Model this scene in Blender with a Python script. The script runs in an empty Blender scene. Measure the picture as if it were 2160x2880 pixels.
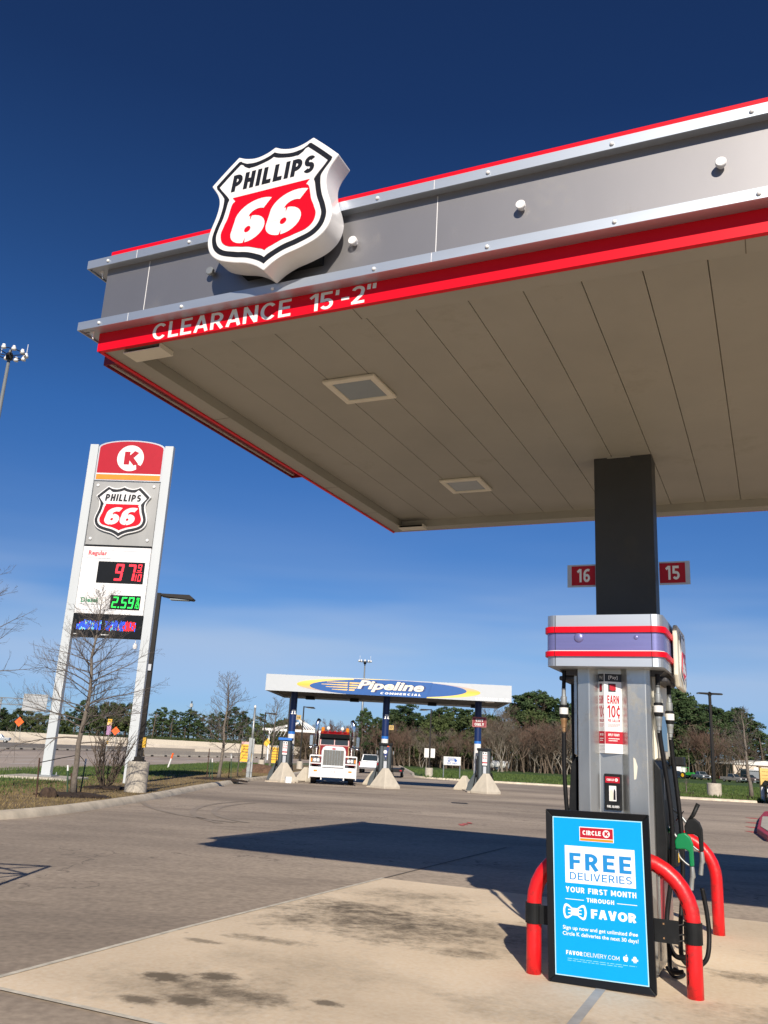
import bpy, bmesh, math, random
from math import sin, cos, pi, radians
from mathutils import Vector, Matrix

scene = bpy.context.scene
COL = scene.collection
# ------------------------------------------------------------------ camera
PITCH, ROLL, YAW = 0.269852, 0.053358, 0.431554
FPX, CAMH = 2396.2, 1.6
_f = Vector((0, cos(PITCH), sin(PITCH))); _u0 = Vector((0, -sin(PITCH), cos(PITCH))); _r0 = Vector((1, 0, 0))
_r = cos(ROLL) * _r0 + sin(ROLL) * _u0
_u = -sin(ROLL) * _r0 + cos(ROLL) * _u0
cam = bpy.data.cameras.new('camera'); camo = bpy.data.objects.new('camera', cam); COL.objects.link(camo)
cam.sensor_fit = 'VERTICAL'; cam.sensor_height = 36.0; cam.sensor_width = 27.0
cam.lens = FPX / 2880 * 36.0; cam.clip_start = 0.05; cam.clip_end = 9000
m = Matrix.Identity(4)
for i in range(3):
    m[i][0] = _r[i]; m[i][1] = _u[i]; m[i][2] = -_f[i]
m[2][3] = CAMH
camo.matrix_world = m
scene.camera = camo

# ------------------------------------------------------------------ light
SUN_EL, SUN_DIR = radians(29.3), Vector((0.022, -1.0, 0)).normalized()
to_sun = Vector((SUN_DIR.x * cos(SUN_EL), SUN_DIR.y * cos(SUN_EL), sin(SUN_EL)))
sun = bpy.data.lights.new('sun', 'SUN'); suno = bpy.data.objects.new('sun', sun); COL.objects.link(suno)
sun.energy = 5.0; sun.angle = radians(0.53); sun.color = (1.0, 0.91, 0.79)
suno.rotation_euler = to_sun.to_track_quat('Z', 'Y').to_euler()
W = bpy.data.worlds.new('World'); scene.world = W; W.use_nodes = True
wt = W.node_tree; wt.nodes.clear()
sky = wt.nodes.new('ShaderNodeTexSky'); sky.sky_type = 'NISHITA'; sky.sun_disc = False
sky.sun_elevation = SUN_EL; sky.sun_rotation = math.atan2(to_sun.x, to_sun.y)
sky.altitude = 0; sky.air_density = 1.0; sky.dust_density = 0.15; sky.ozone_density = 3.0
bg = wt.nodes.new('ShaderNodeBackground'); bg.inputs[1].default_value = 0.085
wo = wt.nodes.new('ShaderNodeOutputWorld')
# clear dry winter air: deeper blue overhead than the sky model gives, by elevation
tint = wt.nodes.new('ShaderNodeValToRGB'); te = tint.color_ramp.elements
te[0].position = 0.0; te[0].color = (.40, .62, 1.12, 1); te[1].position = 1.0; te[1].color = (.19, .29, .50, 1)
for p_, c_ in ((.04, (.36, .58, 1.06)), (.11, (.46, .63, .93)), (.2, (.335, .545, .87)), (.35, (.25, .53, .91)), (.5, (.20, .40, .69)), (.65, (.155, .29, .53))):
    e = te.new(p_); e.color = c_ + (1,)
gm = wt.nodes.new('ShaderNodeMixRGB'); gm.blend_type = 'MULTIPLY'; gm.inputs[0].default_value = 1.0
# thin cirrus low in the sky: real directions of the sky dome
tc = wt.nodes.new('ShaderNodeTexCoord'); sx = wt.nodes.new('ShaderNodeSeparateXYZ')
mp = wt.nodes.new('ShaderNodeMapping'); mp.inputs['Scale'].default_value = (.9, .9, 7.0); mp.inputs['Rotation'].default_value = (0.0, 0.06, 0)
ns = wt.nodes.new('ShaderNodeTexNoise'); ns.inputs['Scale'].default_value = 1.9; ns.inputs['Detail'].default_value = 3; ns.inputs['Roughness'].default_value = .5
rp = wt.nodes.new('ShaderNodeValToRGB'); rp.color_ramp.elements[0].position = .40; rp.color_ramp.elements[1].position = .66
zr = wt.nodes.new('ShaderNodeValToRGB')
els = zr.color_ramp.elements
els[0].position = 0.0; els[0].color = (.2, .2, .2, 1); els[1].position = .30; els[1].color = (0, 0, 0, 1)
e = els.new(.10); e.color = (.75, .75, .75, 1); e = els.new(.145); e.color = (.75, .75, .75, 1); e = els.new(.20); e.color = (.10, .10, .10, 1)
mu = wt.nodes.new('ShaderNodeMath'); mu.operation = 'MULTIPLY'
mu2 = wt.nodes.new('ShaderNodeMath'); mu2.operation = 'MULTIPLY'; mu2.inputs[1].default_value = .75
mx = wt.nodes.new('ShaderNodeMixRGB'); mx.inputs[2].default_value = (5.2, 6.2, 8.0, 1)
L = wt.links.new
L(tc.outputs['Generated'], sx.inputs[0]); L(tc.outputs['Generated'], mp.inputs[0]); L(mp.outputs[0], ns.inputs[0])
L(ns.outputs[0], rp.inputs[0]); L(sx.outputs[2], zr.inputs[0]); L(rp.outputs[0], mu.inputs[0]); L(zr.outputs[0], mu.inputs[1])
L(mu.outputs[0], mu2.inputs[0]); L(sky.outputs[0], gm.inputs[1]); L(sx.outputs[2], tint.inputs[0]); L(tint.outputs[0], gm.inputs[2])
L(gm.outputs[0], mx.inputs[1]); L(mu2.outputs[0], mx.inputs[0]); L(mx.outputs[0], bg.inputs[0]); L(bg.outputs[0], wo.inputs[0])
scene.view_settings.view_transform = 'Standard'; scene.view_settings.look = 'None'
scene.view_settings.exposure = 0.14; scene.view_settings.gamma = 1.0
scene.cycles.max_bounces = 8; scene.cycles.transparent_max_bounces = 6

# ------------------------------------------------------------------ terrain profile (the lot drains away from the pumps)
GY = [(-600, 0.0), (8, 0.0), (47, -.43), (58, -.63), (68, -.77), (80, -.9), (200, -1.7), (6000, -1.7)]
def gz(y):
    for (a, za), (b, zb) in zip(GY, GY[1:]):
        if y <= b: return za + (zb - za) * (y - a) / (b - a)
    return GY[-1][1]
def ray(px, py):
    a, b = (px - 1080) / FPX, (py - 1440) / FPX
    return _r * a - _u * b + _f
def gp(px, py, dz=0.0):          # where a sight line meets the terrain (raised by dz)
    d = ray(px, py); t = CAMH / max(1e-4, -d.z)
    for _ in range(60):
        t = (CAMH - gz(d.y * t) - dz) / max(1e-4, -d.z)
    p = d * t
    return Vector((p.x, p.y, gz(p.y) + dz))
def aty(px, py, Y):              # point of a sight line at distance Y
    d = ray(px, py); t = Y / d.y
    return Vector((d.x * t, Y, CAMH + d.z * t))

# ------------------------------------------------------------------ materials
MATS = {}
def mat(name, col, rough=.5, metal=0.0, var=.08, scale=4.0, bump=0.0, emit=0.0, spec=.5, coat=0.0, stretch=None, bscale=None, alpha=None, grime=None):
    if name in MATS: return MATS[name]
    M = bpy.data.materials.new(name); M.use_nodes = True; t = M.node_tree
    p = t.nodes['Principled BSDF']
    p.inputs['Roughness'].default_value = rough; p.inputs['Metallic'].default_value = metal
    p.inputs['Specular IOR Level'].default_value = spec
    if coat: p.inputs['Coat Weight'].default_value = coat; p.inputs['Coat Roughness'].default_value = .08
    c = tuple(col) + (1,)
    tcn = t.nodes.new('ShaderNodeTexCoord'); mpn = t.nodes.new('ShaderNodeMapping')
    if stretch: mpn.inputs['Scale'].default_value = stretch
    t.links.new(tcn.outputs['Object'], mpn.inputs[0])
    n = t.nodes.new('ShaderNodeTexNoise'); n.inputs['Scale'].default_value = scale; n.inputs['Detail'].default_value = 6; n.inputs['Roughness'].default_value = .62
    t.links.new(mpn.outputs[0], n.inputs[0])
    r = t.nodes.new('ShaderNodeValToRGB'); r.color_ramp.elements[0].position = .3; r.color_ramp.elements[1].position = .7
    r.color_ramp.elements[0].color = tuple(x * (1 - var) for x in col) + (1,)
    r.color_ramp.elements[1].color = tuple(min(1, x * (1 + var)) for x in col) + (1,)
    t.links.new(n.outputs[0], r.inputs[0]); t.links.new(r.outputs[0], p.inputs['Base Color'])
    if grime:                      # worn, dirty patches: (colour, amount, noise scale, threshold)
        gcol, gam, gsc, gth = grime
        g1 = t.nodes.new('ShaderNodeTexNoise'); g1.inputs['Scale'].default_value = gsc; g1.inputs['Detail'].default_value = 9; g1.inputs['Roughness'].default_value = .72; t.links.new(tcn.outputs['Object'], g1.inputs[0])
        g2 = t.nodes.new('ShaderNodeMapRange'); g2.inputs['From Min'].default_value = gth; g2.inputs['From Max'].default_value = gth + .13; g2.inputs['To Max'].default_value = gam; t.links.new(g1.outputs[0], g2.inputs['Value'])
        g3 = t.nodes.new('ShaderNodeMixRGB'); g3.inputs[2].default_value = tuple(gcol) + (1,); t.links.new(g2.outputs[0], g3.inputs[0]); t.links.new(r.outputs[0], g3.inputs[1]); t.links.new(g3.outputs[0], p.inputs['Base Color'])
        g4 = t.nodes.new('ShaderNodeMapRange'); g4.inputs['To Min'].default_value = rough; g4.inputs['To Max'].default_value = min(1, rough + .35); t.links.new(g2.outputs[0], g4.inputs['Value']); t.links.new(g4.outputs[0], p.inputs['Roughness'])
    if bump:
        b = t.nodes.new('ShaderNodeBump'); b.inputs['Strength'].default_value = bump; b.inputs['Distance'].default_value = .02
        n2 = t.nodes.new('ShaderNodeTexNoise'); n2.inputs['Scale'].default_value = bscale or scale * 8; n2.inputs['Detail'].default_value = 5
        t.links.new(mpn.outputs[0], n2.inputs[0]); t.links.new(n2.outputs[0], b.inputs['Height']); t.links.new(b.outputs[0], p.inputs['Normal'])
    if emit:
        p.inputs['Emission Color'].default_value = c; p.inputs['Emission Strength'].default_value = emit
    if alpha is not None: p.inputs['Alpha'].default_value = alpha
    MATS[name] = M
    return M
red = mat('red_enamel', (.74, .002, .016), .42, spec=.25, var=.05, scale=1.5)
red_dull = mat('red_faded_paint', (.42, .035, .05), .6, var=.25)
red_pipe = mat('red_pipe_paint', (.66, .010, .014), .36, var=.14, scale=5, bump=.08, grime=((.16, .02, .015), .7, 6.0, .53))
red_vinyl = mat('red_vinyl', (.43, .010, .026), .5, spec=.25, var=.04)
orange = mat('orange_vinyl', (.85, .26, .012), .45, var=.05)
silver = mat('silver_aluminium', (.52, .57, .63), .50, .85, var=.06, scale=1.4, stretch=(.4, .4, 3), bump=.02, bscale=2.5)
panel = mat('grey_metallic_panel', (.31, .302, .308), .50, .85, var=.05, scale=.9, stretch=(1.2, 1, .5), bump=.012, bscale=1.8, grime=((.24, .23, .22), .35, 2.6, .58))
white = mat('white_acrylic', (.82, .81, .80), .3, var=.03)
whitep = mat('white_paint', (.78, .77, .74), .45, var=.05)
cream = mat('cream_plastic', (.72, .68, .56), .45, var=.08)
black = mat('black_enamel', (.006, .007, .009), .4, var=.2, spec=.22)
blackp = mat('black_plastic', (.010, .011, .012), .5, var=.3, scale=9, spec=.25, grime=((.035, .033, .03), .5, 9, .58))
rubber = mat('black_rubber', (.008, .008, .009), .55, var=.3, scale=20, spec=.25)
steel = mat('stainless_steel', (.54, .545, .52), .34, .9, var=.12, scale=3.2, stretch=(1.0, 1.0, .35), bump=.02, grime=((.22, .21, .18), .55, 3.2, .54))
chrome = mat('chrome', (.75, .76, .78), .12, 1.0, var=.04)
galv = mat('galvanised_steel', (.36, .38, .38), .45, .6, var=.12, scale=6)
column_m = mat('dark_grey_column_paint', (.046, .047, .046), .5, var=.14, scale=1.5, spec=.4, bump=.03, grime=((.075, .07, .06), .5, 2.0, .55))
bronze = mat('dark_bronze_paint', (.015, .0125, .0105), .5, var=.15, spec=.25)
pylon_m = mat('pale_grey_cladding', (.53, .56, .575), .45, .0, var=.05, scale=1.0, stretch=(1, 1, .2))
violet = mat('violet_blue_plastic', (.205, .205, .44), .33, .4, var=.06, scale=8, stretch=(.2, .2, 4))
soffit_m = mat('cream_soffit_panel', (.355, .342, .29), .5, var=.07, scale=1.1, bump=.03, grime=((.22, .20, .155), .4, 1.1, .58))
lens = mat('frosted_lens', (.30, .34, .35), .25, var=.05)
concrete_old = mat('pale_cast_concrete', (.50, .45, .37), .85, var=.16, scale=5, bump=.15)
kerb_m = mat('kerb_concrete', (.60, .52, .40), .85, var=.22, scale=2.2, bump=.2)
tyre_m = mat('tyre_rubber', (.016, .016, .016), .8, var=.2)
glass = mat('dark_glass', (.02, .03, .035), .08, var=.1, spec=.8)
amber = mat('amber_plastic', (.75, .25, .02), .3, var=.05)
blue_deep = mat('navy_column_paint', (.006, .022, .10), .4, var=.06)
blue_lt = mat('bright_blue_paint', (.02, .16, .55), .4, var=.05)
blue_log = mat('royal_blue_vinyl', (.010, .095, .34), .4, var=.06)
yellow = mat('yellow_vinyl', (.86, .50, .03), .45, var=.06)
yel_sid = mat('yellow_siding', (.74, .50, .16), .6, var=.08)
poster_blue = mat('cyan_poster', (.0, .325, .80), .5, spec=.2, var=.02)
grey_pump = mat('grey_dispenser_paint', (.075, .09, .098), .4, .2, var=.12)
led_red = mat('red_led', (1.0, .02, .04), .5, emit=1.6)
led_green = mat('green_led', (.02, 1.0, .10), .5, emit=1.3)
led_blue = mat('blue_led', (.03, .12, 1.0), .5, emit=1.2)
led_cyan = mat('cyan_led', (.25, .75, 1.0), .5, emit=1.0)
bark = mat('grey_brown_bark', (.165, .138, .112), .9, var=.4, scale=9, bump=.5)
bark_y = mat('young_grey_twigs', (.125, .105, .09), .9, var=.3, scale=3)
bark_d = mat('dark_bark', (.115, .085, .06), .9, var=.3, scale=4)
twig_b = mat('brown_twigs', (.112, .084, .060), .9, var=.3, scale=.6)
bark_pale = mat('pale_grey_bark', (.25, .22, .18), .9, var=.25, scale=2)
twig_g = mat('grey_twigs', (.155, .128, .098), .9, var=.25, scale=.6)
twig_r = mat('reddish_brown_twigs', (.128, .078, .056), .9, var=.3, scale=.6)
mulch = mat('dark_mulch', (.035, .022, .014), .95, var=.5, scale=12, bump=.6)
rock_m = mat('brown_soil', (.13, .075, .045), .95, var=.4, scale=6, bump=.5)
green_noz = mat('green_nozzle', (.005, .21, .07), .35, var=.08)
brass = mat('brass_fitting', (.55, .33, .17), .35, .8, var=.1)
post_green = mat('green_post_paint', (.03, .07, .035), .6, var=.2)
rust = mat('rusty_post', (.07, .035, .022), .8, var=.3)
hiviz = mat('orange_sign_sheeting', (1.0, .13, .012), .5, var=.04, emit=.05)
truck_red = mat('dark_red_truck_paint', (.24, .008, .012), .25, var=.08, coat=.5)
car_white = mat('white_car_paint', (.74, .75, .76), .25, var=.03, coat=.5)
car_silver = mat('silver_car_paint', (.45, .47, .49), .28, .5, var=.05, coat=.5)
car_dark = mat('dark_car_paint', (.012, .018, .032), .22, var=.1, coat=.6)
car_grey = mat('dusty_grey_paint', (.22, .21, .20), .5, var=.15)
maroon = mat('maroon_sign_face', (.22, .008, .02), .45, var=.05)
beige = mat('beige_metal_wall', (.60, .52, .42), .6, var=.06)
tan_plate = mat('tan_number_plate', (.50, .34, .11), .5, var=.05)
txt_white = mat('white_lettering', (.84, .84, .82), .45, var=.02)
txt_blk = mat('black_lettering', (.012, .012, .014), .4, var=.1)
txt_grey = mat('grey_lettering', (.38, .38, .40), .5, var=.05)
txt_blue = mat('blue_lettering', (.02, .11, .42), .5, var=.05)
txt_green = mat('faded_green_lettering', (.06, .24, .13), .5, var=.05)
txt_pink = mat('faded_red_lettering', (.68, .10, .12), .5, var=.05)
poster_bluetxt = mat('blue_lettering_on_white', (.006, .23, .58), .45, var=.02)
grey_dk = mat('charcoal_and_shade', (.05, .05, .055), .5, var=.15)  # plinth grey; on tray and brackets it carries the shade under the topper
sign_grey = mat('light_grey_plate', (.50, .52, .55), .4, .3, var=.05)

def foliage(name, a, b, rough=.7):
    M = bpy.data.materials.new(name); M.use_nodes = True; t = M.node_tree; p = t.nodes['Principled BSDF']
    p.inputs['Roughness'].default_value = rough; p.inputs['Specular IOR Level'].default_value = .25
    tcn = t.nodes.new('ShaderNodeTexCoord'); n = t.nodes.new('ShaderNodeTexNoise'); n.inputs['Scale'].default_value = .9; n.inputs['Detail'].default_value = 4
    oi = t.nodes.new('ShaderNodeObjectInfo'); ad = t.nodes.new('ShaderNodeMath'); ad.operation = 'MULTIPLY_ADD'
    ad.inputs[1].default_value = .35; r = t.nodes.new('ShaderNodeValToRGB')
    sb = t.nodes.new('ShaderNodeMath'); sb.operation = 'SUBTRACT'; sb.inputs[1].default_value = .17
    r.color_ramp.elements[0].position = .25; r.color_ramp.elements[1].position = .75
    r.color_ramp.elements[0].color = a + (1,); r.color_ramp.elements[1].color = b + (1,)
    t.links.new(tcn.outputs['Object'], n.inputs[0]); t.links.new(oi.outputs['Random'], ad.inputs[0]); t.links.new(n.outputs[0], ad.inputs[2])
    t.links.new(ad.outputs[0], sb.inputs[0]); t.links.new(sb.outputs[0], r.inputs[0]); t.links.new(r.outputs[0], p.inputs['Base Color'])
    MATS[name] = M
    return M
pine_leaf = foliage('pine_needles', (.020, .042, .016), (.075, .115, .042))
oak_leaf = foliage('broad_evergreen_leaves', (.022, .038, .013), (.085, .11, .035))
under_m = foliage('undergrowth_twigs', (.05, .04, .024), (.13, .10, .062))

def ground_mat(name, base, dark, light, sc=1.0, streak=(.25, 1, 1), fine=.12, bump=.12, stains=(), amount=.5, cracks=0.0, rot=0.0):
    M = bpy.data.materials.new(name); M.use_nodes = True; t = M.node_tree; p = t.nodes['Principled BSDF']; N = t.nodes.new; Lk = t.links.new
    p.inputs['Roughness'].default_value = .88; p.inputs['Specular IOR Level'].default_value = .3
    tcn = N('ShaderNodeTexCoord'); mp = N('ShaderNodeMapping'); mp.inputs['Scale'].default_value = streak; mp.inputs['Rotation'].default_value = (0, 0, rot)
    Lk(tcn.outputs['Object'], mp.inputs[0])
    n1 = N('ShaderNodeTexNoise'); n1.inputs['Scale'].default_value = .55 * sc; n1.inputs['Detail'].default_value = 8; n1.inputs['Roughness'].default_value = .66; Lk(mp.outputs[0], n1.inputs[0])
    r1 = N('ShaderNodeValToRGB'); e = r1.color_ramp.elements; e[0].position = .28; e[0].color = dark + (1,); e[1].position = .74; e[1].color = light + (1,)
    q = e.new(.5); q.color = base + (1,); Lk(n1.outputs[0], r1.inputs[0])
    n2 = N('ShaderNodeTexNoise'); n2.inputs['Scale'].default_value = 34 * sc; n2.inputs['Detail'].default_value = 4; Lk(tcn.outputs['Object'], n2.inputs[0])
    m1 = N('ShaderNodeMixRGB'); m1.blend_type = 'OVERLAY'; m1.inputs[0].default_value = fine * 3; Lk(r1.outputs[0], m1.inputs[1]); Lk(n2.outputs[0], m1.inputs[2])
    cur = m1.outputs[0]
    n0 = N('ShaderNodeTexNoise'); n0.inputs['Scale'].default_value = .11 * sc / .42; n0.inputs['Detail'].default_value = 3; Lk(tcn.outputs['Object'], n0.inputs[0])
    r0 = N('ShaderNodeMapRange'); r0.inputs['From Min'].default_value = .32; r0.inputs['From Max'].default_value = .68; r0.inputs['To Min'].default_value = .80; r0.inputs['To Max'].default_value = 1.16; Lk(n0.outputs[0], r0.inputs['Value'])
    m0 = N('ShaderNodeMixRGB'); m0.blend_type = 'MULTIPLY'; m0.inputs[0].default_value = 1.0; Lk(cur, m0.inputs[1]); Lk(r0.outputs[0], m0.inputs[2]); cur = m0.outputs[0]
    # patches
    n3 = N('ShaderNodeTexNoise'); n3.inputs['Scale'].default_value = 2.4 * sc; n3.inputs['Detail'].default_value = 7; n3.inputs['Roughness'].default_value = .7; Lk(mp.outputs[0], n3.inputs[0])
    r3 = N('ShaderNodeValToRGB'); r3.color_ramp.elements[0].position = .56; r3.color_ramp.elements[1].position = .72; Lk(n3.outputs[0], r3.inputs[0])
    f3 = N('ShaderNodeMath'); f3.operation = 'MULTIPLY'; f3.inputs[1].default_value = amount; Lk(r3.outputs[0], f3.inputs[0])
    m3 = N('ShaderNodeMixRGB'); m3.inputs[2].default_value = tuple(x * .72 for x in dark) + (1,); Lk(f3.outputs[0], m3.inputs[0]); Lk(cur, m3.inputs[1]); cur = m3.outputs[0]
    if cracks:
        cw = N('ShaderNodeMixRGB'); cw.inputs[0].default_value = .5; Lk(tcn.outputs['Object'], cw.inputs[1]); cq = N('ShaderNodeTexNoise'); cq.inputs['Scale'].default_value = .8; cq.inputs['Detail'].default_value = 6; Lk(tcn.outputs['Object'], cq.inputs[0]); cx2 = N('ShaderNodeVectorMath'); cx2.operation = 'SCALE'; cx2.inputs['Scale'].default_value = 5; Lk(cq.outputs['Color'], cx2.inputs[0]); Lk(cx2.outputs[0], cw.inputs[2])
        ce = N('ShaderNodeTexVoronoi'); ce.feature = 'DISTANCE_TO_EDGE'; ce.inputs['Scale'].default_value = cracks; Lk(cw.outputs[0], ce.inputs['Vector'])
        cr = N('ShaderNodeMapRange'); cr.inputs['From Min'].default_value = .0015; cr.inputs['From Max'].default_value = .0045; cr.inputs['To Min'].default_value = .55; cr.inputs['To Max'].default_value = 0; Lk(ce.outputs['Distance'], cr.inputs['Value'])
        cm_ = N('ShaderNodeMixRGB'); cm_.inputs[2].default_value = (.11, .09, .07, 1); Lk(cr.outputs[0], cm_.inputs[0]); Lk(cur, cm_.inputs[1]); cur = cm_.outputs[0]
    # spill stains with shapes of their own
    def nz(sc_, det=6, ro=.65):
        q = N('ShaderNodeTexNoise'); q.inputs['Scale'].default_value = sc_; q.inputs['Detail'].default_value = det; q.inputs['Roughness'].default_value = ro; Lk(tcn.outputs['Object'], q.inputs[0]); return q.outputs[0]
    nb_, ns_, pt = nz(2.6), nz(13.0), nz(7.0, 8, .75)
    pr_ = N('ShaderNodeMapRange'); pr_.inputs['From Min'].default_value = .36; pr_.inputs['From Max'].default_value = .62; pr_.inputs['To Min'].default_value = .35; Lk(pt, pr_.inputs['Value'])
    for (cx, cy, rx, ry, k, soft) in stains:
        mm = N('ShaderNodeMapping'); mm.inputs['Location'].default_value = (-cx / rx, -cy / ry, 0); mm.inputs['Scale'].default_value = (1 / rx, 1 / ry, 0)
        Lk(tcn.outputs['Object'], mm.inputs[0]); ln = N('ShaderNodeVectorMath'); ln.operation = 'LENGTH'; Lk(mm.outputs[0], ln.inputs[0])
        ma = N('ShaderNodeMath'); ma.operation = 'MULTIPLY_ADD'; ma.inputs[1].default_value = 2.6 if rx > .28 else 1.3; Lk(nb_ if rx > .28 else ns_, ma.inputs[0]); Lk(ln.outputs['Value'], ma.inputs[2])
        m9 = N('ShaderNodeMath'); m9.operation = 'MULTIPLY_ADD'; m9.inputs[1].default_value = 1.2 if rx > .28 else .7; Lk(ns_ if rx > .28 else pt, m9.inputs[0]); Lk(ma.outputs[0], m9.inputs[2])
        mr = N('ShaderNodeMapRange'); mr.interpolation_type = 'SMOOTHSTEP'; e9 = 2.9 if rx > .28 else 1.9; mr.inputs['From Min'].default_value = e9 - soft; mr.inputs['From Max'].default_value = e9 + soft * .3
        mr.inputs['To Min'].default_value = k; mr.inputs['To Max'].default_value = 0; Lk(m9.outputs[0], mr.inputs['Value'])
        mk = N('ShaderNodeMath'); mk.operation = 'MULTIPLY'; Lk(mr.outputs[0], mk.inputs[0])
        if rx > .28: Lk(pr_.outputs[0], mk.inputs[1])
        else: mk.inputs[1].default_value = .9
        mi = N('ShaderNodeMixRGB'); mi.inputs[2].default_value = (.125, .10, .068, 1); Lk(mk.outputs[0], mi.inputs[0]); Lk(cur, mi.inputs[1]); cur = mi.outputs[0]
    # drips, gum and small spots, in loose clusters
    wob = N('ShaderNodeMixRGB'); wob.inputs[0].default_value = .035; Lk(tcn.outputs['Object'], wob.inputs[1]); q = N('ShaderNodeTexNoise'); q.inputs['Scale'].default_value = 9; Lk(tcn.outputs['Object'], q.inputs[0]); Lk(q.outputs['Color'], wob.inputs[2])
    for vs, r0, r1, lo_, hi_, st, cl in ((4.2, .03, .12, .50, .62, .62, .8), (1.7, .03, .13, .52, .60, .55, .55), (9.0, .04, .14, .54, .66, .5, 1.3)):
        v = N('ShaderNodeTexVoronoi'); v.inputs['Scale'].default_value = vs * sc; Lk(wob.outputs[0], v.inputs['Vector'])
        rv = N('ShaderNodeMapRange'); rv.inputs['From Min'].default_value = r0; rv.inputs['From Max'].default_value = r1; rv.inputs['To Min'].default_value = st; rv.inputs['To Max'].default_value = 0; Lk(v.outputs['Distance'], rv.inputs['Value'])
        n5 = nz(cl, 4, .6); gt = N('ShaderNodeMapRange'); gt.inputs['From Min'].default_value = lo_; gt.inputs['From Max'].default_value = hi_; Lk(n5, gt.inputs['Value'])
        sv = N('ShaderNodeSeparateColor'); Lk(v.outputs['Color'], sv.inputs[0]); m7 = N('ShaderNodeMath'); m7.operation = 'MULTIPLY'; Lk(rv.outputs[0], m7.inputs[0]); Lk(sv.outputs[0], m7.inputs[1])
        mm2 = N('ShaderNodeMath'); mm2.operation = 'MULTIPLY'; Lk(m7.outputs[0], mm2.inputs[0]); Lk(gt.outputs[0], mm2.inputs[1])
        md = N('ShaderNodeMixRGB'); md.inputs[2].default_value = (.07, .056, .04, 1); Lk(mm2.outputs[0], md.inputs[0]); Lk(cur, md.inputs[1]); cur = md.outputs[0]
    Lk(cur, p.inputs['Base Color'])
    b = N('ShaderNodeBump'); b.inputs['Strength'].default_value = bump; b.inputs['Distance'].default_value = .01; Lk(n2.outputs[0], b.inputs['Height']); Lk(b.outputs[0], p.inputs['Normal'])
    MATS[name] = M
    return M

# ------------------------------------------------------------------ object helpers
def obj(name, me, m=None, parent=None, smooth=False, bevel=0.0, bseg=2):
    o = bpy.data.objects.new(name, me); COL.objects.link(o)
    if m: me.materials.append(m)
    if parent: o.parent = parent
    if smooth:
        for p in me.polygons: p.use_smooth = True
    if bevel:
        b = o.modifiers.new('bevel', 'BEVEL'); b.width = bevel; b.segments = bseg; b.limit_method = 'ANGLE'; b.angle_limit = radians(40)
    return o
def tag(o, label=None, cat=None, group=None, kind=None):
    if label: o['label'] = label
    if cat: o['category'] = cat
    if group: o['group'] = group
    if kind: o['kind'] = kind
    return o
def thing(name, label, cat, loc=(0, 0, 0), rz=0.0, group=None):
    o = bpy.data.objects.new(name, None); COL.objects.link(o); o.empty_display_size = .2
    o.location = loc; o.rotation_euler = (0, 0, rz)
    return tag(o, label, cat, group)
def copy_tree(o, parent=None):
    c = o.copy(); COL.objects.link(c)
    if parent: c.parent = parent
    for ch in list(o.children): copy_tree(ch, c)
    return c

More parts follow.
